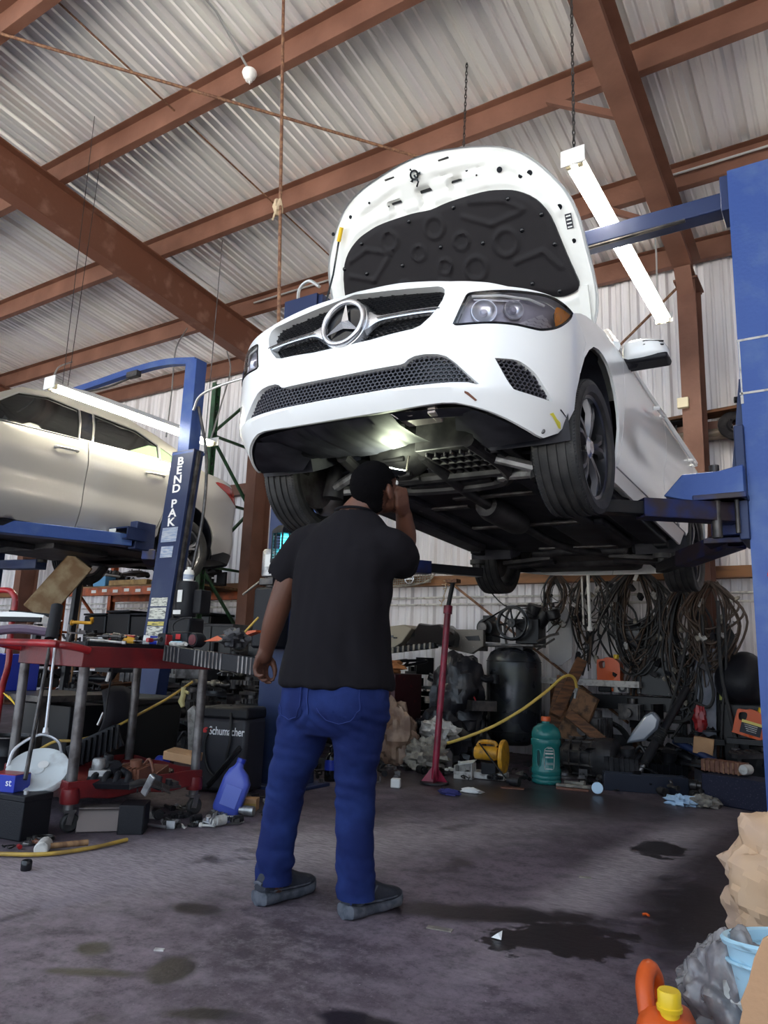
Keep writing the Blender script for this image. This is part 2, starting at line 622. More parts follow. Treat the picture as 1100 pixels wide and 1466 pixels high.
base = mixc(math_('MULTIPLY', scr, .5), base, (.18, .155, .16))
base = mixc(wet, base, (.015, .010, .013))
grit = N.new('ShaderNodeTexVoronoi')
grit.inputs['Scale'].default_value = 26
LK.new(obj, grit.inputs['Vector'])
g = math_('MULTIPLY', mrange(grit.outputs['Distance'], .03, .075, 1, 0), mrange(noise(1.7, 3), .48, .6))
base = mixc(math_('MULTIPLY', g, .85), base, (.45, .42, .45))
LK.new(base, bs.inputs['Base Color'])
LK.new(mrange(wet, 0, 1, .66, .36), bs.inputs['Roughness'])
bp = N.new('ShaderNodeBump')
bp.inputs['Strength'].default_value = .35
bp.inputs['Distance'].default_value = .006
LK.new(noise(28, 6, .7), bp.inputs['Height'])
LK.new(bp.outputs[0], bs.inputs['Normal'])
mb = MB().add([(-17, -2.2, 0), (5, -2.2, 0), (5, 7.75, 0), (-17, 7.75, 0)], [(0, 1, 2, 3)])
struct('floor', mb, fm, smooth=0)
M['apron'] = mat('sunlit_concrete_yard', (.55, .54, .52), .9)
mb = MB().add([(-40, -40, -.02), (30, -40, -.02), (30, -2.2, -.02), (-40, -2.2, -.02)], [(0, 1, 2, 3)])
struct('ground', mb, 'apron', smooth=0)


# ---- steel frame
def purlin(Y, x0, x1, h=.205):
    z = pz(Y)
    mb = MB()
    t = .006
    mb.box(((x0 + x1) / 2, Y, z + h / 2), (x1 - x0, t, h))
    mb.box(((x0 + x1) / 2, Y + .035, z + t / 2 - .002), (x1 - x0, .07, t))
    mb.box(((x0 + x1) / 2, Y + .068, z + .012), (x1 - x0, t, .022))
    mb.box(((x0 + x1) / 2, Y - .035, z + h - t / 2), (x1 - x0, .07, t))
    return mb


for k, Y in enumerate((7.53, 6.4, 5.04, 3.73, 2.47, 1.15, -.15, -1.5)):
    struct('roof_beam', purlin(Y, -17, 3.2), 'rust_paint', smooth=0)


def ibeam(mb, a, b, up, w, h, tw=.012, tf=.014):
    a, b, up = Vector(a), Vector(b), Vector(up).normalized()
    mb.beam(a + up * (h / 2 - tf / 2), b + up * (h / 2 - tf / 2), w, tf, up)
    mb.beam(a - up * (h / 2 - tf / 2), b - up * (h / 2 - tf / 2), w, tf, up)
    mb.beam(a, b, tw, h - tf * 2, up)
    return mb


upr = Vector((0, SL, 1)).normalized()
for X, h, w in ((-6.53, .46, .17), (-1.19, .42, .17), (-11.9, .46, .17)):
    mb = MB()
    c = -h / 2 - .005
    ibeam(mb, Vector((X, 7.5, pz(7.5) + c)), Vector((X, -1.9, pz(-1.9) + c)), upr, w, h)
    struct('roof_beam', mb, 'rust_dark' if X < -3 else 'rust_paint', smooth=0)
for X, Yf in ((-1.19, 7.08), (-6.64, 6.98), (-11.9, 7.1)):
    mb = MB()
    top = pz(7.3) - .44
    ibeam(mb, (X, Yf + .16, 0), (X, Yf + .16, top), (0, 1, 0), .17, .32)
    mb.box((X, Yf + .16, .01), (.26, .42, .02))
    mb.box((X, Yf + .16, top - .01), (.22, .36, .02))
    mb.beam((X, Yf + .05, top - .22), (X, Yf - .16, top + .05), .15, .014, (0, 1, 0))
    struct('wall_column', mb, 'rust_paint', smooth=0)
# wall girts, one of timber
for z, mt_ in ((3.25, 'rust_dark'),):
    mb = MB().box((-6.5, WY - .06, z), (20, .1, .16))
    struct('wall_beam', mb, mt_, smooth=0)
mb = MB().box((-6.5, WY - .07, 1.84), (20, .12, .11))
struct('wall_beam', mb, mat('orange_brown_girt', (.26, .115, .045), .65, col2=(.16, .07, .03), scale=4, stretch=(.6, 4, 4)), smooth=0)
mb = MB()
for z in (1.57, 1.65):
    mb.tube([(-16, WY - .05, z), (3, WY - .05, z)], .012, 8)
struct('trim_1', mb, 'dirty_white')

# fly braces from purlin to rafter
for Y, dx in ((5.04, -.62), (6.4, -.62)):
    o = build_one('fly_brace', 'short red-brown angle brace %s' % ('nearer, below the light chain' if Y < 6 else 'behind the long bright tube light'), 'brace',
                  MB().beam((-1.19 + dx, Y - .03, pz(Y) + .02), (-1.24, Y - .03, pz(Y) - .36), .05, .05), 'rust_paint', smooth=0)

# rods, ropes and chains
def pl(px, py, off):
    d = _fw + _rt * ((px - 550) / F_PX) - _up * ((py - 733) / F_PX)
    k = (5.08 + off + SL * 7.5 - CAM.z) / (d.z + SL * d.y)
    return CAM + d * k


def extend(a, b, k0, k1):
    return a + (a - b) * k0, b + (b - a) * k1


a, b = extend(pl(0, 48, -.03), pl(600, 225, -.03), .22, .42)
build_one('brace_rod', 'long thin rusty rod slanting under the roof in front of the purlins', 'rod', MB().tube([a, b], .013, 8), 'rod')
a, b = pl(80, 0, .10), pl(455, 350, .10)
a, b = extend(a, b, .3, .15)
build_one('brace_cable', 'thin dark cable running behind the purlins under the roof sheets', 'cable', MB().tube([a, b], .008, 8), 'rod')
a, b = at(407, -70, Y=3.2), at(399, 470, Y=3.2)
t = thing('hanging_rod', 'rusty vertical rod hanging from the roof with a pale knot on it', 'rod', (b.x, b.y, 0))
MB().tube([b, a + (a - b) * .14], .011, 8).build('rod_bar', 'rod', t, world=True)
kn = at(398, 297, Y=3.2)
mb = rough_blob((kn.x, kn.y, kn.z), (.03, .03, .055), 3, amp=.4)
mb.tube([kn + Vector((.01, 0, .05)), kn + Vector((.02, 0, .1))], .006, 6).tube([kn + Vector((-.01, -.01, -.03)), kn + Vector((-.03, -.01, -.09))], .006, 6)
mb.build('knot', 'rope', t, world=True)


def chain(a, b, r=.004, link=.035):
    a, b = Vector(a), Vector(b)
    n = int((b - a).length / link)
    mb = MB()
    d = (b - a) / n
    ax = d.normalized()
    s1 = ax.orthogonal().normalized()
    s2 = ax.cross(s1)
    for k in range(n):
        c_ = a + d * (k + .5)
        s = s1 if k % 2 else s2
        L, w = link * .62, link * .24
        pts = [c_ + ax * L + s * w * .5, c_ + ax * L - s * w * .5, c_ - ax * 0 - s * w, c_ - ax * L - s * w * .5, c_ - ax * L + s * w * .5, c_ + s * w]
        mb.tube(pts, r, 5, closed=True)
    return mb


def strip_light(name, label, X, Y0, Y1, z, m_led, w=.13, flip=False):
    t = thing(name, label, 'ceiling light', (X, (Y0 + Y1) / 2, z))
    L = Y1 - Y0
    MB().box((0, 0, .03), (w, L, .05), taper=.6).build('housing', 'white_plastic', t, bevel=.004)
    for s in (-1, 1):
        MB().tube([(s * w * .27, -L / 2 + .05, -.015), (s * w * .27, L / 2 - .05, -.015)], .017, 10).build('tube', m_led, t)
        mb = MB()
        for e in (-1, 1):
            mb.box((s * w * .27, e * (L / 2 - .025), -.01), (.03, .03, .05))
        mb.build('socket', 'cream', t, bevel=.003)
    MB().box((0, -L / 2 - .008, .02), (w * 1.15, .012, .11)).build('end_cap', 'white_plastic', t, bevel=.003)
    MB().box((0, L / 2 + .008, .02), (w * 1.15, .012, .09)).build('end_cap', 'white_plastic', t, bevel=.003)
    return t


strip_light('strip_light', 'long bright twin-tube light hanging by chains beside the raised white bonnet', -1.25, 3.88, 6.3, 3.9, 'led')
strip_light('strip_light', 'long bright tube light hanging along the silver car behind the lettered post', -5.58, 3.39, 5.26, 3.07, 'led_warm')
build_one('light_chain', 'hanging chain that holds the near end of the light by the bonnet', 'chain', chain((-1.25, 3.9, 3.98), (-1.25, 3.9, pz(3.9) + .2)), 'dark_steel')
build_one('light_chain', 'thin conduit looping down to the far end of the light by the bonnet', 'conduit',
          MB().tube(spline([(-1.3, 6.33, pz(6.33) + .05), (-1.28, 6.2, 4.9), (-1.25, 6.1, 4.4), (-1.25, 6.05, 3.96)]), .008, 6), 'galv')
a, b = at(672, 0, Y=4.6), at(664, 215, Y=4.6)
build_one('roof_chain', 'thin chain hanging from the roof down behind the open bonnet', 'chain', chain(b - (a - b) * .5, a + (a - b) * .12), 'dark_steel')
build_one('light_chain', 'pair of thin wires holding the near end of the light over the silver car', 'wire',
          MB().tube([(-5.58, 3.5, 3.12), (-5.62, 3.5, pz(3.5) + .2)], .003, 5).tube([(-5.58, 3.55, 3.12), (-5.8, 3.73, pz(3.73))], .003, 5), 'wire')
build_one('light_chain', 'thin chain at the far end of the light behind the lettered post', 'chain',
          MB().tube([(-5.58, 5.15, 3.12), (-5.58, 5.15, pz(5.15))], .005, 5), 'grey_steel')
t = thing('lamp_holder', 'round white lamp holder without a bulb under the nearest purlin', 'lamp holder', (-3.82, 3.66, pz(3.66) - .05))
MB().lathe([(0, .05), (.055, .05), (.06, .03), (.05, .0), (.03, -.02), (0, -.02)]).build('base', 'white_plastic', t)
MB().lathe([(.032, -.02), (.030, -.035), (.02, -.04), (0, -.04)]).tube([(0, 0, -.03), (.012, 0, -.075)], .004, 5).build('socket', 'white_plastic', t)
MB().tube([(0, .02, .04), (0, -.4, .23 + .045), (0, -1.1, .24 + .12)], .010, 7).build('conduit', 'galv', t)
# electrical conduits
def conduit(label, pts, r=.011, mt_='galv', name='conduit'):
    return build_one(name, label, 'conduit', MB().tube(spline(pts, 6), r, 7), mt_)


conduit('grey conduit running along the purlin toward the post in the far corner', [(-1.3, 6.34, pz(6.4) + .1), (.6, 6.34, pz(6.4) + .1), (3.1, 6.34, pz(6.4) + .1)])
conduit('pale conduit along the purlin behind the bonnet and bending down', [(-6.2, 6.34, pz(6.4) + .1), (-4, 6.34, pz(6.4) + .1), (-3.4, 6.34, pz(6.4) + .1), (-2.2, 6.34, pz(6.4) + .1)])
conduit('white cable dropping from the purlin to the top of the lettered post', [at(268, 470, Y=6.3), at(252, 500, Y=5.9), at(246, 560, Y=5.5), at(238, 625, Y=5.25)], .009)
conduit('white cable drooping from the roof to the light behind the lettered post', [at(325, 503, Y=6.3), at(330, 530, Y=6.0), at(318, 575, Y=5.6), at(302, 628, Y=5.3)], .009)
conduit('short pale conduit bending from the purlin to the light over the silver car', [at(103, 518, Y=5.05), at(85, 525, Y=4.6), at(76, 540, Y=3.5)], .009)
conduit('rusty guy rod slanting down to the wall behind the wing mirror', [at(970, 412, Y=7.5), at(880, 502, Y=7.5), at(790, 590, Y=7.5)], .014, 'rod')
conduit('thin rusty rod slanting across the back wall beneath the rear wheel', [at(640, 830, Y=7.5), at(760, 925, Y=7.5), at(900, 1035, Y=7.5)], .014, 'rod')
build_one('junction_box', 'small square cream box fixed to the red-brown wall column', 'box', MB().box((at(979, 578, Y=7.07).x, 7.05, at(979, 578, Y=7.07).z), (.10, .05, .10)), 'cream', bevel=.006)
# detail: light and sky
w = bpy.data.worlds.new('world')
scene.world = w
w.use_nodes = True
nt2 = w.node_tree
bg = nt2.nodes['Background']
bg.inputs[0].default_value = (.68, .83, 1, 1)
bg.inputs[1].default_value = 1.1
ld = bpy.data.lights.new('sun', 'SUN')
ld.energy = 25
ld.angle = R(2)
ld.color = (1, .95, .86)
lo = bpy.data.objects.new('sun', ld)
lo.rotation_euler = (R(-38), R(12), 0)
COL.objects.link(lo)
scene.view_settings.view_transform = 'Standard'
scene.view_settings.look = 'None'
scene.view_settings.exposure = 1.2
scene.view_settings.gamma = 1
scene.cycles.max_bounces = 8
scene.cycles.diffuse_bounces = 4
scene.cycles.sample_clamp_indirect = 6
scene.cycles.caustics_reflective = False
scene.cycles.caustics_refractive = False
# ================================================================== the white car
CARM = Matrix.Translation((-1.8562, 3.2835, 1.6914))
_cy, _cp, _cr = .0153, .0339, -.0085
_f = Vector((math.sin(_cy), -math.cos(_cy), 0))
_l = Vector((math.cos(_cy), math.sin(_cy), 0))
_ex = _f * math.cos(_cp) + Vector((0, 0, math.sin(_cp)))
_z0 = -_f * math.sin(_cp) + Vector((0, 0, math.cos(_cp)))
_ey = _l * math.cos(_cr) + Vector((0, 0, math.sin(_cr)))
_ex.normalize()
_ey = (_ey - _ex * _ey.dot(_ex)).normalized()
_rm = Matrix((_ex, _ey, _ex.cross(_ey))).transposed().to_4x4()
CARM = CARM @ _rm                                                    # x forward, y to the car's left, z up
car = thing('car', 'white sedan raised high on the blue lift with its bonnet open', 'car', mtx=CARM)
carw = lambda p: CARM @ Vector(p)

# ---- the outer skin as a surface S(u, z): u runs round the car's plan from the nose
X0, LF, NF, WF = .3363, .5329, 3.0687, .873
_y = WF * np.concatenate([np.linspace(0, .9, 200), .9 + .1 * (1 - (1 - np.linspace(0, 1, 400)[1:]) ** 3)])
_x = X0 + LF * np.maximum(0, 1 - (_y / WF) ** NF) ** .5
XR = -3.12
_yr = _y[::-1]
_xr = XR - .54 * np.maximum(0, 1 - (_yr / WF) ** 3.4) ** .5
PX = np.concatenate([_x, np.linspace(X0, XR, 300)[1:-1], _xr])
PY = np.concatenate([_y, np.full(298, WF), _yr])
PS = np.concatenate([[0], np.cumsum(np.hypot(np.diff(PX), np.diff(PY)))])
USC = PS[len(_y) - 1]
UREAR = PS[-len(_xr)]
UEND = PS[-1]
ZF = [.0, .14, .19, .268, .272, .285, .30, .45, .56, .64, .70, .74, .78, .82, .85, 1.2]
EF = [.22, .12, .07, -.004, -.010, -.010, .0, .0, .008, .02, .035, .046, .058, .075, .10, .5]
ZS = [.0, .14, .20, .30, .45, .60, .70, .80, .88, .93, .97, 1.2]
ES = [.12, .07, .045, .0, -.015, -.02, -.02, -.015, -.005, .015, .04, .2]
ZR = [.0, .2, .3, .45, .6, .75, .9, .97, 1.05, 1.2]
ER = [.16, .07, .02, .0, .0, .02, .05, .07, .10, .2]


def plan(u):
    return np.interp(u, PS, PX), np.interp(u, PS, PY)


def skin(u, z, off=0.0):
    sg = -1 if u < 0 else 1
    a = abs(u)
    x, y = plan(a)
    h = .004
    x2, y2 = plan(min(a + h, UEND))
    x1, y1 = plan(max(a - h, 0))
    tx, ty = x2 - x1, y2 - y1
    l = math.hypot(tx, ty)
    if a < h:
        nx, ny = 1, 0
    else:
        nx, ny = ty / l, -tx / l
    if a > UREAR:
        w = min((a - UREAR) / (UEND - UREAR) * 1.6, 1)
        w = w * w * (3 - 2 * w)
        e = np.interp(z, ZS, ES) * (1 - w) + np.interp(z, ZR, ER) * w
    else:
        w = min(a / USC, 1)
        w = w * w * (3 - 2 * w)
        e = np.interp(z, ZF, EF) * (1 - w) + np.interp(z, ZS, ES) * w
        # the door hollow low on the flank and its character line
        if a > 1.95 and a < 4.2:
            q = min((a - 1.95) / .4, (4.2 - a) / .4, 1)
            e += .022 * q * math.exp(-((z - .50) / .10) ** 2)
    e += off
    return Vector((x - nx * e, sg * (y - ny * e), z))


def inpoly(P, poly):
    x, y = P[:, 0], P[:, 1]
    r = np.zeros(len(P), bool)
    n = len(poly)
    for i in range(n):
        x1, y1 = poly[i]
        x2, y2 = poly[(i + 1) % n]
        if y1 == y2:
            continue
        c = ((y1 > y) != (y2 > y)) & (x < (x2 - x1) * (y - y1) / (y2 - y1) + x1)
        r ^= c
    return r


def resample(poly, d, closed=True):
    out = []
    n = len(poly)
    for i in range(n if closed else n - 1):
        a, b = poly[i], poly[(i + 1) % n]
        k = max(1, int(math.ceil(math.hypot(b[0] - a[0], b[1] - a[1]) / d)))
        for j in range(k):
            out.append((a[0] + (b[0] - a[0]) * j / k, a[1] + (b[1] - a[1]) * j / k))
    if not closed:
        out.append(poly[-1])
    return out


def smooth_loop(poly, n=4, corners=()):
    """Round a closed outline by Catmull-Rom, keeping the listed corners sharp."""
    k = len(poly)
    if not corners:
        return [(p.x, p.y) for p in spline([(a, b, 0) for a, b in poly], n, True)]
    cs = sorted(corners)
    out = []
    for i, c in enumerate(cs):
        e = cs[(i + 1) % len(cs)]
        seg = [poly[(c + j) % k] for j in range(((e - c) % k or k) + 1)]
        out += [(p.x, p.y) for p in spline([(a, b, 0) for a, b in seg], n)][:-1]
    return out


def panel(outline, holes=(), d=.03, fn=skin, rim=.014, hrim=None, off=0.0):
    """A skin panel inside an outline of (u, z), with holes; its edges turn inward by rim (holes by hrim)."""
    loops = [resample(outline, d)] + [resample(h, d * .8) for h in holes]
    bpts = np.array([p for l in loops for p in l])
    x0, y0 = bpts.min(0)
    x1, y1 = bpts.max(0)
    g = []
    r = 0
    y = y0
    while y < y1:
        x = x0 + (d / 2 if r % 2 else 0)
        while x < x1:
            g.append((x, y))
            x += d
        y += d * .866
        r += 1
    g = np.array(g)
    keep = inpoly(g, loops[0])
    for h in loops[1:]:
        keep &= ~inpoly(g, h)
    g = g[keep]
    if len(g):
        md = np.full(len(g), 9.)
        for k in range(0, len(bpts), 200):
            md = np.minimum(md, np.sqrt(((g[:, None, :] - bpts[None, k:k + 200, :]) ** 2).sum(2)).min(1))
        g = g[md > d * .45]
    allp = np.concatenate([bpts, g]) if len(g) else bpts
    edges = []
    s = 0
    for l in loops:
        n = len(l)
        edges += [(s + i, s + (i + 1) % n) for i in range(n)]
        s += n
    vo, eo, fo, *_ = delaunay_2d_cdt([Vector(p) for p in allp], edges, [], 0, 1e-6)
    V = np.array([(v.x, v.y) for v in vo])
    C_ = np.array([V[list(f)].mean(0) for f in fo])
    ok = inpoly(C_, loops[0])
    for h in loops[1:]:
        ok &= ~inpoly(C_, h)
    mb = MB()
    mb.add([fn(a, b, off) for a, b in V], [tuple(f) for f, k in zip(fo, ok) if k])
    for i, l in enumerate(loops):
        dp = rim if i == 0 else (hrim if hrim is not None else rim)
        if not dp:
            continue
        n = len(l)
        a = [fn(p, q, off) for p, q in l]
        b = [fn(p, q, off + dp) for p, q in l]
        mb.add(a + b, [(j, (j + 1) % n, n + (j + 1) % n, n + j) for j in range(n)])
    return mb


mir = lambda poly: [(-a, b) for a, b in poly][::-1]

# ---- outlines, read off the car's left half (photo right) and mirrored
GR = [(.0, .532), (.042, .532), (.152, .532), (.254, .540), (.355, .546), (.389, .557), (.429, .593), (.455, .626), (.477, .667), (.485, .697), (.482, .722), (.472, .734), (.45, .743), (.39, .749), (.262, .769), (.13, .793), (0, .818)]
GRILLE = GR + [(-a, b) for a, b in GR[1:-1]][::-1]
IN = [(0, .284), (.171, .284), (.40, .289), (.527, .295), (.60, .295), (.632, .287), (.642, .290), (.625, .305), (.59, .336), (.543, .38), (.507, .408), (.469, .42), (.42, .424), (.372, .421), (.345, .41), (.329, .396), (.31, .391), (.216, .39), (.06, .389), (0, .389)]
INTAKE = IN + [(-a, b) for a, b in IN[1:-1]][::-1]
VENT = smooth_loop([(.701, .403), (.733, .405), (.791, .406), (.835, .392), (.884, .365), (.932, .323), (.992, .277), (.898, .276), (.801, .282), (.778, .292), (.748, .328)], 4, (0, 6))
HEAD = smooth_loop([(.531, .550), (.578, .678), (.592, .690), (.641, .697), (.727, .707), (.848, .719), (.946, .730), (1.022, .727), (1.10, .716), (1.073, .676), (.993, .607), (.908, .566), (.848, .559), (.774, .560), (.672, .556), (.56, .547)], 4, (0, 1, 8))
UW = USC + X0 - .0                                                   # u of the front axle
UA = UW                                                              # front wheel centre
UB = UW + 2.7
ZW = .23


def archpts(uc, r0=.365, n=22, zc=.345, zend=.20, rz=.385):
    out = [(uc - r0 * .98, zend)]
    for k in range(n + 1):
        a = PI - PI * k / n
        out.append((uc + r0 * math.cos(a), zc + rz * math.sin(a)))
    out.append((uc + r0 * .98, zend))
    return out


AF = [(1.118, .183), (1.165, .235), (1.175, .30), (1.175, .375), (1.205, .481), (1.26, .575), (1.33, .645), (1.40, .690), (1.48, .712), (1.56, .717), (1.64, .705), (1.72, .665), (1.79, .60), (1.845, .52), (1.872, .443), (1.878, .35), (1.882, .277), (1.90, .243)]
TOPF = [(1.10, .722), (1.2, .765), (1.3, .80), (1.5, .85), (1.75, .90), (2.0, .925)]
BZ = [(0, .212), (.171, .212), (.313, .214), (.488, .224), (.55, .223), (.619, .213), (.695, .199), (.763, .184), (.87, .16), (.967, .143), (1.02, .14), (1.118, .183)]
TZ = [(0, .843), (.13, .826), (.25, .810), (.38, .783), (.504, .760), (.669, .744), (.75, .731)]
SEAM = [(1.21, .481), (1.27, .655), (1.19, .70), (1.105, .722)]         # bumper / fender joint
left = BZ + AF[1:4] + [(1.205, .481)] + SEAM[1:] + [(1.08, .727), (1.02, .735), (.95, .738), (.85, .735)] + TZ[::-1]
FASC = left + [(-a, b) for a, b in left[1:-1]][::-1]
NV = smooth_loop(VENT, 1)
fascia = panel(FASC, [GRILLE, INTAKE, VENT, mir(VENT), HEAD, mir(HEAD)], d=.026, hrim=.05)
fascia.build('front_bumper', 'white_paint', car, smooth=32)

G = .004
FEN = [(1.205 + G, .481)] + AF[5:] + [(1.90, .243), (1.93, .243), (1.93, .40), (1.97, .62), (1.975, .80), (1.985, .93), (1.88, .915)] + [(1.75, .90), (1.5, .85), (1.3, .80), (1.2, .765), (1.105 + G, .722), (1.19 + G, .70), (1.27 + G, .655)]
UDF = 1.93 + 1.11
UDR = UDF + .93
FD = [(1.934 + G, .262), (UDF, .275), (UDF, .95), (2.02, .945), (1.985 + G, .93), (1.975 + G, .80), (1.97 + G, .62), (1.934 + G, .40)]
ARr = archpts(UB, .36, zc=.33, rz=.37, zend=.27)
RD = [(UDF + 2 * G, .275)] + [(UB - .42, .285)] + [(UB - .40, .42), (UB - .34, .60), (UB - .20, .74), (UB - .12, .80), (UB - .1, .95), (UDF + 2 * G, .95)]
QP = [(UB - .42 + G, .285), (ARr[0][0], .27)] + ARr[1:] + [(UB + .52, .19), (UEND, .19), (UEND, 1.02), (UB + .5, 1.0), (UB - .1 + G, .955), (UB - .12 + G, .80), (UB - .2 + G, .74), (UB - .34 + G, .60), (UB - .40 + G, .42)]
SILL = [(1.905, .20), (UB - .40, .20), (UB - .43, .28), (UDF, .271), (1.934, .258), (1.905, .243)]
TAIL = smooth_loop([(UB + .55, .80), (UB + .60, .92), (UB + .95, .93), (UEND - .25, .90), (UEND - .3, .80), (UB + .9, .76)], 3)
for sg in (1, -1):
    s = (lambda p: p) if sg > 0 else mir
    panel(s(FEN), d=.03).build('fender', 'white_paint', car, smooth=32)
    panel(s(FD), d=.04).build('front_door', 'white_paint', car, smooth=32)
    panel(s(RD), d=.04).build('rear_door', 'white_paint', car, smooth=32)
    panel(s(QP), [s(TAIL)], d=.05, hrim=.02).build('rear_quarter', 'white_paint', car, smooth=32)
    panel(s(SILL), d=.03, off=.004).build('sill', 'white_paint', car, smooth=32)
    panel(s(TAIL), d=.04, off=.004).build('tail_lamp', 'tail_red', car, smooth=32)
    # door handles
    for uh in (UDF - .24, UB - .24):
        a, b = skin(sg * (uh - .1), .845, -.03), skin(sg * (uh + .1), .865, -.03)
        mb = MB().tube([skin(sg * (uh - .11), .845, -.004), a, b, skin(sg * (uh + .11), .865, -.004)], .013, 8)
        mb.build('door_handle', 'white_paint', car)
    # dark wheel housings
    for uc, nm in ((UA, 'front'), (UB, 'rear')):
        mb = MB()
        cx = X0 + USC - uc
        prof = [(.37, .0), (.40, -.12), (.40, -.36), (.33, -.40), (.0, -.40)]
        pts = []
        vs, fs = [], []
        n = 20
        for r_, dy in prof:
            for k in range(n + 1):
                a = R(-28) + (PI + R(56)) * k / n
                vs.append((cx + (r_ + .0) * math.cos(a), sg * (.86 + dy), .335 + (r_ + .0) * math.sin(a)))
        for i in range(len(prof) - 1):
            for k in range(n):
                fs.append((i * (n + 1) + k, i * (n + 1) + k + 1, (i + 1) * (n + 1) + k + 1, (i + 1) * (n + 1) + k))
        mb.add(vs, fs).build('wheel_housing', 'dark_plastic', car, smooth=50)

# crease strips of the arch lip
# ---- things behind the openings
ih = [(a * .96, b) for a, b in GRILLE]


def recess(fn0, dep):
    return lambda u, z, off=0: fn0(u, z, dep + off)


bk = panel(GRILLE, d=.05, rim=0, off=.048)
bk.build('grille_backing', 'gloss_black', car)
# diamond studded grille: rows of short bars
gm = MB()
row = 0
z = .545
while z < .82:
    u = -.47 + (.0135 if row % 2 else 0)
    pts = []
    while u < .47:
        if inpoly(np.array([(u, z)]), ih)[0] and inpoly(np.array([(u, z + .006)]), ih)[0]:
            c = skin(u, z, .034)
            nrm = (skin(u, z, 0) - skin(u, z, .03)).normalized()
            tx = (skin(u + .005, z, .034) - c).normalized()
            up_ = nrm.cross(tx)
            a_, b_, h_ = .0095, .0035, .007
            gm.add([c + tx * a_, c + up_ * b_, c - tx * a_, c - up_ * b_, c + nrm * h_, c + tx * (a_ + .004) - nrm * .008, c - tx * (a_ + .004) - nrm * .008],
                   [(0, 1, 4), (1, 2, 4), (2, 3, 4), (3, 0, 4), (0, 5, 6, 2, 1), (2, 6, 5, 0, 3)])
        u += .027
    row += 1
    z += .0125
gm.build('grille_studs', mat('grille_stud_black', (.03, .03, .034), .28, .2), car, smooth=0)


def ribbon(zc, h, u0, u1, off0, off1, n=30, curve=0):
    """A bar across the grille: section bulging outward."""
    vs, fs = [], []
    sec = [(-1, .3), (-.75, .9), (0, 1), (.75, .9), (1, .3), (.6, 0), (-.6, 0)]
    k = len(sec)
    for i in range(n + 1):
        u = u0 + (u1 - u0) * i / n
        for a, b in sec:
            vs.append(skin(u, zc(u) + a * h(u), off0 + (off1 - off0) * b))
    for i in range(n):
        for j in range(k):
            fs.append((i * k + j, i * k + (j + 1) % k, (i + 1) * k + (j + 1) % k, (i + 1) * k + j))
    fs.append(tuple(range(k)))
    fs.append(tuple(range(n * k, (n + 1) * k)))
    return MB().add(vs, fs)


zb = lambda u: .645 - .03 * abs(u) + .0
for sg in (1, -1):
    wd = lambda u: .0155 + .05 * math.exp(-((abs(u) - .10) / .055) ** 2 * 1.2)
    ribbon(zb, wd, sg * .095, sg * .468, .045, .004, 36).build('grille_bar', 'satin_silver', car, smooth=50)
    ribbon(zb, lambda u: .003, sg * .17, sg * .468, .0, -.001, 20).build('bar_groove', 'black_plastic', car)
# the three-pointed star in its ring
sc = skin(0, .645, -.012)
sm = frame(sc, (0, 1, 0), (-.10, 0, 1))
star = MB().torus((0, 0, 0), .105, .0125, 'z', 48, 12, mtx=sm @ Matrix.Diagonal((1, 1, 1.3, 1))).build('emblem_ring', 'satin_silver', car)
MB().lathe([(.105, -.03), (.10, -.004), (0, -.002)], n=40, mtx=sm @ Matrix.Translation((0, 0, -.012))).build('emblem_disc', 'gloss_black', car)
mb = MB()
vs = [(0, 0, .020)]
for k in range(3):
    a = PI / 2 + k * 2 * PI / 3
    vs.append((.100 * math.cos(a), .100 * math.sin(a), .006))
    a2 = a + PI / 3
    vs.append((.025 * math.cos(a2), .025 * math.sin(a2), .0))
fs = []
for k in range(3):
    t_, v1, v0 = 1 + 2 * k, 2 + 2 * k, 2 + 2 * ((k - 1) % 3)
    fs += [(0, t_, v1), (0, v0, t_)]
fs.append((1, 2, 3, 4, 5, 6))
vs2 = vs + []
mb.add(vs, fs, sm @ Matrix.Translation((0, 0, -.004)))
mb.build('emblem_star', 'satin_silver', car, smooth=0)
MB().lathe([(.128, -.05), (.118, -.012), (.105, -.005)], n=40, mtx=sm).build('emblem_surround', 'satin_silver', car)


def honeycomb(poly, off, name, a=.0125, th=.0022, dep=.012):
    """Hexagon mesh filling an outline."""
    P = np.array(poly)
    x0, y0 = P.min(0)
    x1, y1 = P.max(0)
    mb = MB()
    w = a * math.sqrt(3)
    hgt = a * .82
    r = 0
    y = y0
    fs_seen = set()
    while y < y1 + hgt:
        x = x0 + (w / 2 if r % 2 else 0)
        while x < x1 + w:
            C_ = np.array([(x, y)])
            if inpoly(C_, poly)[0]:
                for k in range(6):
                    t0, t1 = R(30 + 60 * k), R(90 + 60 * k)
                    p = (x + a * math.cos(t0), y + hgt * math.sin(t0))
                    q = (x + a * math.cos(t1), y + hgt * math.sin(t1))
                    key = (round((p[0] + q[0]) * 500), round((p[1] + q[1]) * 500))
                    if key in fs_seen:
                        continue
                    fs_seen.add(key)
                    dx, dy = q[0] - p[0], q[1] - p[1]
                    l = math.hypot(dx, dy)
                    nx, ny = -dy / l * th, dx / l * th
                    v = [skin(p[0] + nx, p[1] + ny, off), skin(q[0] + nx, q[1] + ny, off), skin(q[0] - nx, q[1] - ny, off), skin(p[0] - nx, p[1] - ny, off)]
                    v += [skin(p[0] + nx * .6, p[1] + ny * .6, off + dep), skin(q[0] + nx * .6, q[1] + ny * .6, off + dep), skin(q[0] - nx * .6, q[1] - ny * .6, off + dep), skin(p[0] - nx * .6, p[1] - ny * .6, off + dep)]
                    mb.add(v, [(0, 1, 2, 3), (0, 4, 5, 1), (3, 2, 6, 7)])
            x += w
        y += hgt * 1.5
        r += 1
    return mb.build(name, 'mesh_plastic', car, smooth=0)


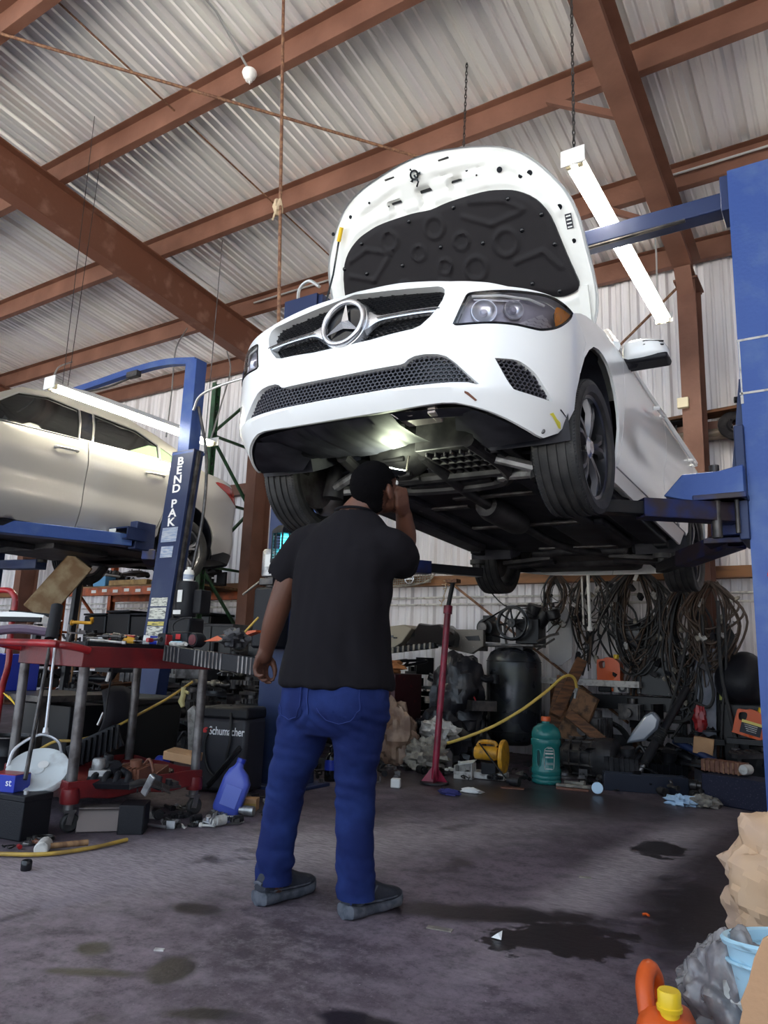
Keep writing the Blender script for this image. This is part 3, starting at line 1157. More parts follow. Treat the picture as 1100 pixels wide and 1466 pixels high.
M['mesh_plastic'] = mat('grey_mesh_plastic', (.045, .043, .055), .42)
panel(INTAKE, d=.06, rim=0, off=.046).build('intake_backing', 'gloss_black', car)
honeycomb(INTAKE, .022, 'intake_mesh')
for sg in (1, -1):
    v = VENT if sg > 0 else mir(VENT)
    panel(v, d=.05, rim=0, off=.03).build('vent_backing', 'gloss_black', car)
    honeycomb(v, .014, 'vent_mesh')
    # headlamp
    h = HEAD if sg > 0 else mir(HEAD)
    hl = panel(h, d=.03, rim=.01, off=-.004).build('headlamp', 'lens', car, smooth=50)
    shrink = lambda poly, k: [(sum(p[0] for p in poly) / len(poly) * (1 - k) + a * k, sum(p[1] for p in poly) / len(poly) * (1 - k) + b * k) for a, b in poly]
    panel(shrink(h, .985), d=.03, rim=0, off=.05).build('lamp_housing', 'lamp_inner', hl, smooth=30)
    # black bezel line
    mb = MB()
    mb.tube([skin(a, b, .002) for a, b in resample(h, .02)], .006, 6, closed=True)
    mb.build('lamp_seal', 'gloss_black', hl)
    q = lambda u, z, o: skin(sg * u, z, o)
    # two reflector bowls, a ribbed dividing wedge and the faceted outer reflector
    for uu, zz, rr in ((.655, .618, .050), (.785, .640, .040)):
        n_ = (skin(sg * uu, zz, 0) - skin(sg * uu, zz, .03)).normalized()
        x_ = (skin(sg * (uu + .01), zz, 0) - skin(sg * (uu - .01), zz, 0)).normalized()
        fr_ = frame(q(uu, zz, .034), x_, n_.cross(x_))
        if fr_.col[2].xyz.dot(n_) < 0:
            fr_ = frame(q(uu, zz, .034), x_, x_.cross(n_))
        MB().lathe([(0, -.010), (rr * .5, -.006), (rr * .85, .004), (rr, .014), (rr * 1.06, .014), (rr * 1.1, .004)], n=30, mtx=fr_).build('reflector_bowl', 'lamp_bowl', hl)
        MB().lathe([(0, .012), (.012, .010), (.016, .0), (.016, -.01)], n=18, mtx=fr_).build('bulb_shield', 'lamp_inner', hl)
    MB().add([q(.60, .69, .016), q(.82, .70, .016), q(.80, .675, .020), q(.61, .668, .020)], [(0, 1, 2, 3)]).build('inner_brow', 'lamp_bowl', hl, smooth=0)
    mb = MB()
    tri = [(.80, .575), (.925, .650), (.97, .63), (.982, .60), (.93, .575), (.86, .569)]
    k_ = 6
    for i in range(k_):
        for jj in range(4):
            def tp(f, g):
                x0, z0 = .80 + .125 * f, .575 + .075 * f
                x1, z1 = .86 + .122 * f, .569 + .031 * f
                return q(x0 + (x1 - x0) * g, z0 + (z1 - z0) * g, .018 + .006 * ((i + jj) % 2))
            mb.add([tp(i / k_, jj / 4), tp((i + 1) / k_, jj / 4), tp((i + 1) / k_, (jj + 1) / 4), tp(i / k_, (jj + 1) / 4)], [(0, 1, 2, 3)])
    mb.build('reflector', 'lamp_bowl', hl, smooth=0)
    am = smooth_loop([(.99, .70), (1.06, .705), (1.088, .70), (1.05, .655), (1.0, .62), (.985, .60), (.975, .65)], 3)
    panel(am if sg > 0 else mir(am), d=.02, rim=0, off=.006).build('indicator', 'amber', hl, smooth=40)
    MB().torus((0, 0, 0), .02, .006, 'z', 20, 8, mtx=frame(q(1.0, .655, .012), q(1.0, .66, .012) - q(1.0, .65, .012), q(1.01, .655, .012) - q(.99, .655, .012))).build('indicator_ring', 'alloy_dark', hl)
    mb = MB()
    mb.tube([q(.60, .682, .012), q(.72, .690, .012), q(.85, .695, .014), (q(.93, .69, .02))], .006, 6)
    mb.build('light_strip', 'white_plastic', hl)
    # white brow over the intake wing and over the vent
    # mirror
    mbm = MB()
    c0 = Vector((-.66, sg * .945, .975))
    outl = [(-.10, -.065), (-.04, -.078), (.06, -.075), (.13, -.055), (.14, -.01), (.12, .035), (.05, .062), (-.04, .066), (-.10, .05)]
    n = len(outl)
    vs = []
    for k, (dx, sc_) in enumerate(((-.055, .93), (-.045, 1.0), (.02, .96), (.065, .78), (.085, .45))):
        for (py, pz_) in smooth_loop(outl, 3):
            vs.append((c0.x + dx, c0.y + sg * py * sc_, c0.z + pz_ * sc_))
    kk = n * 3
    fs = [(i * kk + j, i * kk + (j + 1) % kk, (i + 1) * kk + (j + 1) % kk, (i + 1) * kk + j) for i in range(4) for j in range(kk)]
    fs += [tuple(range(kk)), tuple(range(4 * kk, 5 * kk))]
    mbm.add(vs, fs)
    mir_o = mbm.build('wing_mirror', 'white_paint', car, smooth=50)
    mb = MB()
    mb.box((c0.x, c0.y + sg * .015, c0.z - .062), (.13, .25, .035), taper=1.05)
    mb.tube([(c0.x + .01, c0.y - sg * .02, c0.z - .06), (c0.x + .03, sg * .86, c0.z - .06)], [.035, .045], 8)
    mb.build('mirror_foot', 'black_plastic', mir_o, bevel=.012)
    mb = MB()
    for dz in (.008, .028):
        mb.tube([(c0.x + .085 - .3 * abs(dy - .02), c0.y + sg * dy, c0.z + dz - .05 * max(dy, 0)) for dy in (-.02, .03, .08, .125)], .005, 6)
    mb.build('mirror_indicator', 'gloss_black', mir_o)
    MB().add([(c0.x - .056, c0.y + sg * py * .85, c0.z + pz_ * .85) for py, pz_ in outl], [tuple(range(n))]).build('mirror_glass', 'chrome', mir_o, smooth=0)

# dark chin behind the lip, slam panel and scuttle, so nothing is hollow from another side
pts = [(u, z) for u, z in BZ]
chin = MB()
vs, fs = [], []
us = [u for u in np.linspace(-1.0, 1.0, 41)]
bz = lambda u: np.interp(abs(u), [p[0] for p in BZ], [p[1] for p in BZ])
for u in us:
    p = skin(u, bz(u), .004)
    b_ = Vector((p.x - .05 - .06 * abs(p.y), p.y * .97, max(p.z, .195) + .012))
    vs += [p, b_]
fs = [(2 * i, 2 * i + 2, 2 * i + 3, 2 * i + 1) for i in range(len(us) - 1)]
chin.add(vs, fs).build('chin_flap', 'black_plastic', car)
mb = MB()
vs, fs = [], []
for i, u in enumerate(np.linspace(-.95, .95, 39)):
    z = np.interp(abs(u), [p[0] for p in TZ] + [.85, .95], [p[1] for p in TZ] + [.735, .738])
    p = skin(u, z, .012)
    vs += [p, Vector((p.x - .07, p.y * .94, p.z - .005)), Vector((p.x - .11, p.y * .92, p.z - .08))]
for i in range(38):
    for k in range(2):
        fs.append((3 * i + k, 3 * i + 3 + k, 3 * i + 4 + k, 3 * i + 1 + k))
mb.add(vs, fs).build('slam_panel', 'white_paint', car, smooth=50)
mb = MB()
mb.box((.22, 0, .72), (.7, 1.3, .10)).box((.2, .1, .80), (.45, .5, .08)).box((-.15, -.4, .8), (.3, .3, .12)).box((.35, .45, .78), (.22, .18, .16)).cyl((.4, -.4, .7), (.4, -.4, .86), .09)
mb.build('engine_cover', 'dark_plastic', car, bevel=.015)
for sg in (1, -1):
    pts_ = [(1.11, .722), (1.2, .765), (1.3, .80), (1.5, .85), (1.75, .90), (1.98, .925)]
    mb = MB()
    vs = []
    for a, b in pts_:
        p = skin(sg * a, b, .01)
        vs += [p, Vector((p.x, p.y - sg * .13, p.z - .02)), Vector((p.x, p.y - sg * .14, p.z - .12))]
    fs = [(3 * i + k, 3 * i + 3 + k, 3 * i + 4 + k, 3 * i + 1 + k) for i in range(len(pts_) - 1) for k in range(2)]
    mb.add(vs, fs).build('fender_rail', 'white_paint', car, smooth=50)

# greenhouse
gh = [(-.42, .80, .95), (-1.15, .62, 1.40), (-1.75, .60, 1.43), (-2.35, .60, 1.38), (-3.0, .66, 1.03)]
vs, fs = [], []
for x, y, z in gh:
    vs += [(x, -y, z), (x, -y * .5, z + .025), (x, 0, z + .035), (x, y * .5, z + .025), (x, y, z)]
for i in range(4):
    for k in range(4):
        fs.append((5 * i + k, 5 * i + k + 1, 5 * i + 6 + k, 5 * i + 5 + k))
MB().add(vs, fs[4:12]).build('roof_skin', 'white_paint', car, smooth=60, subsurf=1)
MB().add(vs, fs[0:4]).build('windscreen', 'glass_dark', car)
MB().add(vs, fs[12:16]).build('rear_window', 'glass_dark', car)
for sg in (1, -1):
    pl_ = [(-.48, .955), (-1.15, 1.385), (-1.75, 1.415), (-2.35, 1.365), (-2.98, 1.0)]
    vs = [(x, sg * (.845 - (z - .95) * .52), z) for x, z in pl_]
    MB().add(vs, [(0, 1, 2, 3, 4)]).build('side_window', 'glass_dark', car, smooth=0)
    mb = MB()
    mb.tube([vs[0], vs[1], vs[2], vs[3], vs[4]], [.03, .028, .026, .03, .045], 8)
    mb.build('roof_pillar', 'white_paint', car)
    MB().tube([(-.50, sg * .825, .955), (-2.98, sg * .825, .965)], .008, 6).build('belt_trim', 'rubber', car)
vs, fs = [], []
for i, (x, y, z) in enumerate([(-2.98, .68, 1.02), (-3.3, .70, 1.02), (-3.56, .66, 1.0), (-3.62, .6, .92)]):
    vs += [(x, -y, z), (x, 0, z + .02), (x, y, z)]
for i in range(3):
    for k in range(2):
        fs.append((3 * i + k, 3 * i + k + 1, 3 * i + 4 + k, 3 * i + 3 + k))
MB().add(vs, fs).build('boot_lid', 'white_paint', car)
# scuttle
MB().box((-.42, 0, .92), (.14, 1.5, .08)).build('scuttle', 'black_plastic', car, bevel=.01)

# ---- bonnet, raised on its rear hinges
TH = R(53)
hinge = Vector((-.40, 0, .97))
hax = Vector((math.cos(TH), 0, math.sin(TH)))
hn = Vector((-math.sin(TH), 0, math.cos(TH)))                          # outer face normal


def hood_pt(rho, y, h=0):
    # crown: bulges outward in the middle
    cr = .035 * (1 - (y / .8) ** 2) + .02 * math.sin(min(max(rho / 1.15, 0), 1) * PI) - .05 * max(0, rho - .95) ** 1.2 * 4
    return hinge + hax * rho + Vector((0, y, 0)) + hn * (h + cr)


hood = bpy.data.objects.new('bonnet', None)
COL.objects.link(hood)
hood.parent = car
HO = [(.07, .77), (.19, .81), (.33, .815), (.51, .80), (.63, .79), (.76, .755), (.87, .69), (.98, .60), (1.05, .51), (1.105, .38), (1.15, .17), (1.165, 0)]
HOUT = smooth_loop([(b, a) for a, b in HO], 3)
HO2 = [(b, a) for a, b in HO] + [(-b, a) for a, b in HO[:-1]][::-1]        # (y, rho)
HO2 = smooth_loop(HO2, 3, (0, len(HO2) - 1))
INS = [(0, .885), (.12, .895), (.31, .892), (.41, .875), (.50, .845), (.59, .78), (.65, .68), (.69, .51), (.73, .35), (.735, .315), (.72, .285), (.66, .27), (.60, .275), (.53, .30), (.40, .335), (.2, .34), (0, .34)]
INS2 = [(a, b) for a, b in INS] + [(-a, b) for a, b in INS[1:-1]][::-1]
INS2 = smooth_loop(INS2, 3)
hf = lambda off0: (lambda y, rho, off=0.0: hood_pt(rho, y, off0 - off))
panel(HO2, d=.05, fn=hf(0), rim=.02).build('outer_skin', 'white_paint', hood, smooth=50)


def inner_h(y, rho):
    """Depth of the inner pressing under the skin: raised rim and channels."""
    ed = 1.0
    pts_ = HOARR
    dd = np.sqrt(((pts_ - np.array([y, rho])) ** 2).sum(1)).min()
    di = np.sqrt(((INARR - np.array([y, rho])) ** 2).sum(1)).min()
    h = -.016
    h -= .022 * max(0, min(1, (dd - .035) / .05))
    h -= .012 * max(0, 1 - abs(di - .035) / .03)
    ang = math.atan2(rho - .55, y)
    for (cy_, cr_, ry, rr_) in WELLS:
        q = max(abs(y - cy_) / ry, abs(rho - cr_) / rr_)
        if q < 1.15:
            h += .040 * min(1, (1.15 - q) / .2)
    for (y0, r0, y1, r1, w_) in RIBS:
        a = np.array([y0, r0])
        b = np.array([y1, r1])
        p = np.array([y, rho])
        t = max(0, min(1, (p - a) @ (b - a) / ((b - a) @ (b - a))))
        q = np.linalg.norm(p - a - (b - a) * t) / w_
        if q < 1:
            h += .012 * (1 - q * q)
    return h


HOARR = np.array(resample(HO2, .02))
INARR = np.array(resample(INS2, .02))
WELLS = [(-.21, .945, .035, .040), (-.02, .955, .04, .042), (.17, .955, .035, .040)]
RIBS = [(.06, 1.035, .36, 1.01, .018), (-.42, .96, -.18, 1.03, .018), (.46, .96, .63, .78, .03), (.70, .66, .765, .30, .025), (-.52, .93, -.70, .70, .025), (-.72, .62, -.77, .35, .02)]
SHR = [(a * .985, (b - .55) * .985 + .55) for a, b in HO2]
panel(SHR, d=.02, fn=lambda y, rho, off=0: hood_pt(rho, y, inner_h(y, rho)), rim=0).build('inner_frame', 'hood_inner', hood, smooth=60)

CIRC = [(0, .79, .055), (.14, .68, .042), (-.13, .68, .04), (.01, .57, .04), (.19, .52, .06), (.39, .61, .065), (-.29, .79, .05), (-.38, .62, .0), (-.27, .50, .05), (-.03, .46, .045)]


def liner_h(y, rho):
    h = -.056 - .012 * min(1, np.sqrt(((INARR - np.array([y, rho])) ** 2).sum(1)).min() / .03)
    for cy_, cr_, r_ in CIRC:
        if r_:
            q = math.hypot(y - cy_, rho - cr_) / r_
            h -= .012 * max(0, 1 - abs(q - 1) / .26)
    for pts_ in (((.18, .80), (.33, .72), (.50, .74)), ((.24, .86), (.42, .82), (.52, .75)), ((.42, .50), (.58, .52), (.66, .42)), ((-.60, .66), (-.45, .60), (-.33, .70)), ((-.58, .74), (-.45, .78), (-.30, .72))):
        for a, b in zip(pts_[:-1], pts_[1:]):
            a, b, p = np.array(a), np.array(b), np.array([y, rho])
            t = max(0, min(1, (p - a) @ (b - a) / ((b - a) @ (b - a))))
            h -= .010 * max(0, 1 - np.linalg.norm(p - a - (b - a) * t) / .018)
    return h


panel(INS2, d=.014, fn=lambda y, rho, off=0: hood_pt(rho, y, liner_h(y, rho) + off), rim=.03).build('sound_liner', 'liner', hood, smooth=60)
for y, rho in [(-.47, .82), (-.14, .86), (.14, .86), (.45, .82), (.61, .70), (.49, .65), (.26, .64), (.01, .68), (-.25, .64), (-.49, .65), (-.63, .71), (.65, .54), (.49, .37), (.63, .30), (-.3, .37)]:
    p = hood_pt(rho, y, liner_h(y, rho) - .002)
    MB().lathe([(0, -.007), (.007, -.006), (.012, -.002), (.013, 0)], n=14, mtx=frame(p, hax, (0, 1, 0)) @ Matrix.Rotation(PI if frame(p, hax, (0, 1, 0)).col[2].xyz.dot(hn) < 0 else 0, 4, 'X')).build('liner_clip', 'gloss_black', hood)
mb = MB()
for y, rho, r_ in [(-.51, .98, .011), (-.66, .92, .011), (-.61, .92, .009), (.43, .97, .015), (.53, .91, .012), (.58, .91, .015), (.70, .71, .015), (.74, .53, .012), (.25, 1.02, .008), (-.36, 1.02, .007), (-.25, .97, .005), (.3, .98, .005), (.74, .20, .008), (.71, .13, .01)]:
    p = hood_pt(rho, y, inner_h(y, rho) - .0015)
    mb.lathe([(0, 0), (r_, 0), (r_, .001), (0, .001)], n=14, mtx=frame(p, (0, 1, 0), hax))
mb.build('access_holes', 'gloss_black', hood)
for y, rho in ((-.20, 1.105), (.14, 1.108)):
    p = hood_pt(rho, y, inner_h(y, rho) - .003)
    MB().beam(p - Vector((0, .03, 0)), p + Vector((0, .03, 0)), .01, .006).build('buffer_slot', 'gloss_black', hood)
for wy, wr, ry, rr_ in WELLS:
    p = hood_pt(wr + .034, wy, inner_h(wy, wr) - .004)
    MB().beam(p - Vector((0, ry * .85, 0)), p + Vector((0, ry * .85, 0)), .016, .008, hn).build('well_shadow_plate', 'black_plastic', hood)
p = hood_pt(1.08, -.04, inner_h(-.04, 1.08) - .01)
mb = MB()
fr = frame(p, (0, 1, 0), hax)
mb.torus((0, 0, 0), .022, .006, 'z', 16, 6, mtx=fr)
for a in (0, 2, 4):
    mb.add([(.008 * math.cos(a) - .004, .02 * math.sin(a), -.006), (.04 * math.cos(a + .2), .04 * math.sin(a + .2), -.004), (.04 * math.cos(a - .2), .04 * math.sin(a - .2), .004)], [(0, 1, 2)], fr)
mb.tube([fr @ Vector((0, 0, 0)), fr @ Vector((.02, -.04, .01)), fr @ Vector((.0, -.06, .0))], .005, 6)
mb.build('latch_striker', 'gloss_black', hood)
p = hood_pt(.63, .735, inner_h(.735, .63) - .004)
fr = frame(p, (-.25, .05, -.3), (0, 1, 0))
fr = frame(p, hax, (0, 1, 0))
if fr.col[2].xyz.dot(hn) > 0:
    fr = frame(p, hax, (0, -1, 0))
lb = MB().box((0, 0, 0), (.075, .034, .002)).build('bonnet_sticker', 'txt_dark', hood)
lb.data.transform(fr)
mb = MB()
for k in range(4):
    mb.box((-.028 + .018 * k, .0, .0016), (.007, .024, .0004))
l2 = mb.build('sticker_print', 'lbl_white', lb)
l2.data.transform(fr)
pr = [hood_pt(.94, -.575, -.05), hood_pt(.87, -.615, -.06)]
q0 = hood_pt(.72, -.77, -.03)
MB().tube([pr[1], hood_pt(.70, -.69, -.10), Vector((.15, -.72, 1.02)), Vector((.18, -.73, .78))], .006, 8).build('prop_rod', 'gloss_black', hood)
MB().tube(pr, .012, 8).build('prop_grip', 'yellow', hood)
for sg in (1, -1):
    mb = MB()
    mb.beam((-.42, sg * .72, .90), hood_pt(.12, sg * .74, -.03), .03, .05).beam(hood_pt(.10, sg * .74, -.035), hood_pt(.30, sg * .75, -.035), .05, .02)
    mb.build('bonnet_hinge', 'hood_inner', hood)


# ---- wheels
def tyre_profile(Ro, Ri, W):
    h = W / 2
    p = [(Ri, -h * .80), (Ri + .012, -h * .93), (Ri + .045, -h * 1.0), (Ro - .035, -h * .98), (Ro - .012, -h * .90), (Ro - .004, -h * .80)]
    gr = []
    for c in (-.55, -.19, .19, .55):
        gr += [(Ro + .0 - abs(c) * .004, h * (c - .07)), (Ro - .008, h * (c - .06)), (Ro - .008, h * (c + .06)), (Ro - abs(c) * .004, h * (c + .07))]
    p += gr
    p += [(Ro - .004, h * .80), (Ro - .012, h * .90), (Ro - .035, h * .98), (Ri + .045, h), (Ri + .012, h * .93), (Ri, h * .80)]
    return p


def make_wheel(name, parent, loc, ry_out, steer, Ro=.322, Ri=.236, W=.225, rim_mat='alloy_dark', spokes=5, style=0, camber=0):
    """Wheel axis is y; ry_out +1: outer face toward +y."""
    w_ = bpy.data.objects.new(name, None)
    COL.objects.link(w_)
    w_.parent = parent
    w_.location = loc
    w_.rotation_euler = (camber, 0, steer + (0 if ry_out > 0 else PI))
    MB().lathe(tyre_profile(Ro, Ri, W), axis='y', n=72).build('tyre', 'rubber', w_, smooth=30)
    mb = MB()
    n = 130
    for k in range(n):                                                 # shoulder sipes
        a = 2 * PI * k / n
        for sgn in (-1, 1):
            mb.beam((math.cos(a) * (Ro - .004), sgn * W * .33, math.sin(a) * (Ro - .004)), (math.cos(a + .03) * (Ro - .008), sgn * W * .44, math.sin(a + .03) * (Ro - .008)), .003, .004)
    mb.build('tread_grooves', 'black_plastic', w_, smooth=0)
    h = W / 2
    MB().lathe([(Ri + .006, h * .86), (Ri + .006, h * .80), (Ri - .014, h * .74), (Ri - .02, h * .2), (Ri - .02, -h * .7), (Ri + .004, -h * .84)], axis='y', n=56).build('rim', rim_mat, w_, smooth=50)
    MB().lathe([(.0, -h * .1), (Ri * .72, -h * .1), (Ri * .72, -h * .25), (0, -h * .25)], axis='y', n=40).build('brake_disc', 'grey_steel', w_)
    MB().box((-.12, -h * .05, .06), (.10, .06, .14)).build('brake_caliper', 'dark_steel', w_, bevel=.012)
    for k in range(spokes):
        a = 2 * PI * k / spokes + PI / 2
        mb = MB()
        for tw in ((-.16, .16) if style == 0 else (-.2, .2)):
            vs = []
            for (r_, wd, yy, th) in ((.045, .020, .62, .03), (.10, .016, .72, .028), (.16, .017, .76, .024), (Ri - .008, .024, .66, .03)):
                aa = a + tw * (r_ / Ri) * (1.25 if style == 0 else .9)
                cx, cz = r_ * math.cos(aa), r_ * math.sin(aa)
                tx, tz = -math.sin(aa), math.cos(aa)
                for (s1, yo) in ((-1, -th), (-.55, 0), (.55, 0), (1, -th)):
                    vs.append((cx + tx * wd * s1, h * yy + yo, cz + tz * wd * s1))
            fs = [(4 * i + j, 4 * i + (j + 1) % 4, 4 * i + 4 + (j + 1) % 4, 4 * i + 4 + j) for i in range(3) for j in range(4)]
            mb.add(vs, fs + [(0, 1, 2, 3), (12, 13, 14, 15)])
        mb.build('spoke', 'chrome' if (style == 0 and k == 4 and False) else rim_mat, w_, smooth=25)
    MB().lathe([(0, h * .74), (.03, h * .73), (.036, h * .68), (.05, h * .62), (.05, h * .3)], axis='y', n=28).build('hub_cap', 'satin_silver' if style == 0 else rim_mat, w_)
    mb = MB()
    for k in range(5):
        a = 2 * PI * (k + .5) / 5 + PI / 2
        mb.cyl((.056 * math.cos(a), h * .5, .056 * math.sin(a)), (.056 * math.cos(a), h * .6, .056 * math.sin(a)), .009, n=8)
    mb.build('wheel_bolts', 'dark_steel', w_)
    return w_


ZC = .318 - .0881
make_wheel('front_wheel', car, (0, .7745, ZC), 1, .0, Ri=.245)
make_wheel('front_wheel', car, (0, -.7745, ZC), -1, .0, Ri=.245)
make_wheel('rear_wheel', car, (-2.7, .7745, ZC), 1, 0, Ri=.245)
make_wheel('rear_wheel', car, (-2.7, -.7745, ZC), -1, 0, Ri=.245)

# ---- underside
mb = MB()
vs, fs = [], []
xs = [.40, .0, -.35, -1.0, -1.6, -2.2, -2.45]
for x in xs:
    vs += [(x, -.80 if x < -.35 and x > -2.4 else -.52, .225), (x, -.3, .215), (x, -.12, .235), (x, .12, .235), (x, .3, .215), (x, .80 if x < -.35 and x > -2.4 else .52, .225)]
for i in range(len(xs) - 1):
    for k in range(5):
        fs.append((6 * i + k, 6 * i + k + 1, 6 * i + 7 + k, 6 * i + 6 + k))
mb.add(vs, fs[10:]).build('floor_pan', 'dark_plastic', car)
mb = MB()                                                              # side members
for sg in (1, -1):
    mb.box((-1.25, sg * .69, .20), (1.7, .16, .05)).box((-1.2, sg * .42, .205), (1.9, .09, .05))
mb.build('side_member', 'dark_plastic', car, bevel=.01)
for sg in (1, -1):
    MB().box((-.46, sg * .72, .185), (.10, .09, .05)).build('jacking_pad', 'black_plastic', car, bevel=.008)
    MB().box((-2.18, sg * .72, .185), (.10, .09, .05)).build('jacking_pad', 'black_plastic', car, bevel=.008)
# front under-tray behind the lip (ribbed, torn on its left side)
mb = MB()
vs, fs = [], []
ys = np.linspace(-.56, .22, 40)
for y in ys:
    rb = .010 * (1 if int((y + 1) / .11) % 2 else 0)
    fx = skin(y, .212, .03).x
    vs += [(fx - .01, y, .218), (fx - .10, y, .205 - rb), (fx - .24, y, .205 - rb), (fx - .42 + .04 * math.sin(9 * y), y, .212 - rb * .5)]
for i in range(len(ys) - 1):
    for k in range(3):
        fs.append((4 * i + k, 4 * i + 4 + k, 4 * i + 5 + k, 4 * i + 1 + k))
mb.add(vs, fs).build('undertray', 'dark_plastic', car, smooth=25)
mb = MB()
vs, fs = [], []
ys = np.linspace(.24, .56, 14)
for y in ys:
    fx = skin(y, .212, .03).x
    vs += [(fx - .01, y, .215), (fx - .07, y, .20), (fx - .13 - .10 * (y - .24), y, .225)]
for i in range(len(ys) - 1):
    for k in range(2):
        fs.append((3 * i + k, 3 * i + 3 + k, 3 * i + 4 + k, 3 * i + 1 + k))
mb.add(vs, fs).build('undertray', 'dark_plastic', car, smooth=25)
for sg in (1, -1):                                                     # deflectors ahead of the front wheels
    mb = MB()
    a = [skin(sg * u, z, .02) for u, z in ((.63, .205), (.76, .178), (.90, .152), (1.02, .138))]
    b = [(p.x - .03 - .0 * k, p.y - sg * (.10 + .05 * k), p.z + .0) for k, p in enumerate(a)]
    c_ = [(p.x - .16 + .05 * k, p.y - sg * (.16 + .05 * k), .19) for k, p in enumerate(a)]
    vs = []
    for k in range(4):
        vs += [a[k], b[k], c_[k]]
    fs = [(3 * i + k, 3 * i + 3 + k, 3 * i + 4 + k, 3 * i + 1 + k) for i in range(3) for k in range(2)]
    mb.add(vs, fs).build('wheel_deflector', 'dark_plastic', car, smooth=40)
# crash beam ends seen through the torn tray
mb = MB().box((.70, .40, .24), (.10, .035, .075), rot=(0, 0, .1)).box((.66, .31, .215), (.09, .17, .012)).box((.70, .28, .235), (.10, .07, .03), rot=(0, .3, 0))
mb.build('crash_bracket', mat('bare_bracket_metal', (.52, .46, .44), .4, .5), car, bevel=.004)
# engine, sump, gearbox
mb = MB()
mb.box((.05, .28, .33), (.42, .46, .22))
for k in range(9):
    mb.box((.05, .10 + .045 * k, .215), (.36 - .02 * (k % 3), .014, .03))
for k in range(4):
    mb.box((-.10 + .09 * k, .28, .212), (.012, .38, .026))
mb.build('engine_sump', 'soot', car, bevel=.006)
mb = MB()
mb.lathe([(0, -.16), (.12, -.15), (.165, -.08), (.165, .03), (.14, .08), (.09, .16), (0, .17)], (-.02, -.18, .34), 'y', 24)
for k in range(10):
    a = 2 * PI * k / 10
    mb.cyl((-.02 + .16 * math.cos(a), -.10, .34 + .16 * math.sin(a)), (-.02 + .16 * math.cos(a), -.22, .34 + .16 * math.sin(a)), .014, n=8)
mb.build('gearbox', 'soot', car)
mb = MB()                                                              # subframe
mb.tube(spline([(.30, -.36, .23), (.0, -.40, .20), (-.2, -.36, .19), (-.3, -.2, .19), (-.3, .2, .19), (-.2, .36, .19), (.0, .40, .20), (.30, .36, .23)], 5), .034, 8)
mb.tube([(-.12, -.36, .2), (-.12, .36, .2)], .03, 8).box((-.30, 0, .2), (.16, .5, .03))
mb.build('subframe', 'soot', car)
for sg in (1, -1):
    mb = MB()
    mb.tube(spline([(-.18, sg * .34, .20), (-.10, sg * .48, .17), (-.02, sg * .62, .14)], 5), [.035 - .001 * k for k in range(11)], 8)
    mb.tube([(.10, sg * .36, .215), (.02, sg * .60, .15)], .026, 8)
    mb.cyl((-.18, sg * .34, .165), (-.18, sg * .34, .235), .034).cyl((.0, sg * .62, .12), (.0, sg * .62, .20), .028)
    mb.build('control_arm', 'alu', car)
    mb = MB()
    mb.tube([(.0, sg * .17, .30), (.0, sg * .34, .275)], .018, 8)
    mb.tube([(0, sg * (.34 + .0), .275), (0, sg * .62, .235)], .013, 8)
    for k in range(6):
        mb.lathe([(.02, -.008), (.046 - .004 * abs(k - 2.5), 0), (.02, .008)], (0, sg * (.40 + .018 * k), .27 - .003 * k), 'y', 16)
    mb.build('drive_shaft', 'black_plastic', car)
    mb = MB()
    mb.tube([(0, sg * .62, .10), (0, sg * .60, .35), (-.02, sg * .57, .75)], [.06, .045, .03], 12)
    for k in range(7):
        mb.torus((-.01, sg * .585, .45 + .035 * k), .062, .008, 'z', 18, 6)
    mb.build('strut', 'soot', car)
    MB().tube([(-.14, sg * .30, .28), (-.14, sg * .62, .23)], .010, 7).build('tie_rod', 'grey_steel', car)
    mb = MB()                                                          # rear arms
    mb.tube([(-2.7, sg * .25, .20), (-2.7, sg * .66, .15)], [.05, .035], 10).box((-2.62, sg * .45, .17), (.12, .42, .03), rot=(sg * -.08, 0, 0))
    mb.tube([(-2.35, sg * .55, .25), (-2.7, sg * .64, .18)], .03, 8)
    mb.build('rear_arm', 'soot', car)
mb = MB()
mb.tube(spline([(.12, .02, .25), (-.15, .04, .20), (-.5, .02, .185), (-1.2, .0, .185), (-2.0, .0, .185), (-2.35, .12, .19), (-2.7, .2, .22)], 5), .032, 10)
mb.lathe([(0, -.3), (.07, -.28), (.085, -.2), (.085, .2), (.07, .28), (0, .3)], (-1.0, 0, .185), 'x', 18)
mb.build('exhaust_pipe', 'soot', car)
MB().box((-3.05, -.1, .24), (.30, .95, .16)).build('silencer', 'soot', car, bevel=.05)
MB().box((-2.68, 0, .25), (.32, .8, .12)).build('rear_subframe', 'soot', car, bevel=.03)
MB().box((-1.75, .35, .205), (.75, .36, .05)).build('fuel_tank_shield', 'dark_plastic', car, bevel=.02)
for (x, y, dx, dy) in ((-.55, .12, .05, .5), (-.75, -.3, .05, .35), (-1.35, .0, .045, .85), (-2.2, .1, .05, .6)):
    MB().box((x, y, .19), (dx, dy, .014)).build('cross_brace', 'grey_steel', car, bevel=.003)
# scrapes on the white corner
M['scuff_yellow'] = mat('yellow_scuff', (.80, .72, .08), .6)
def decal(pts_, off=-.0015):
    return panel(pts_, d=.02, rim=0, off=off)


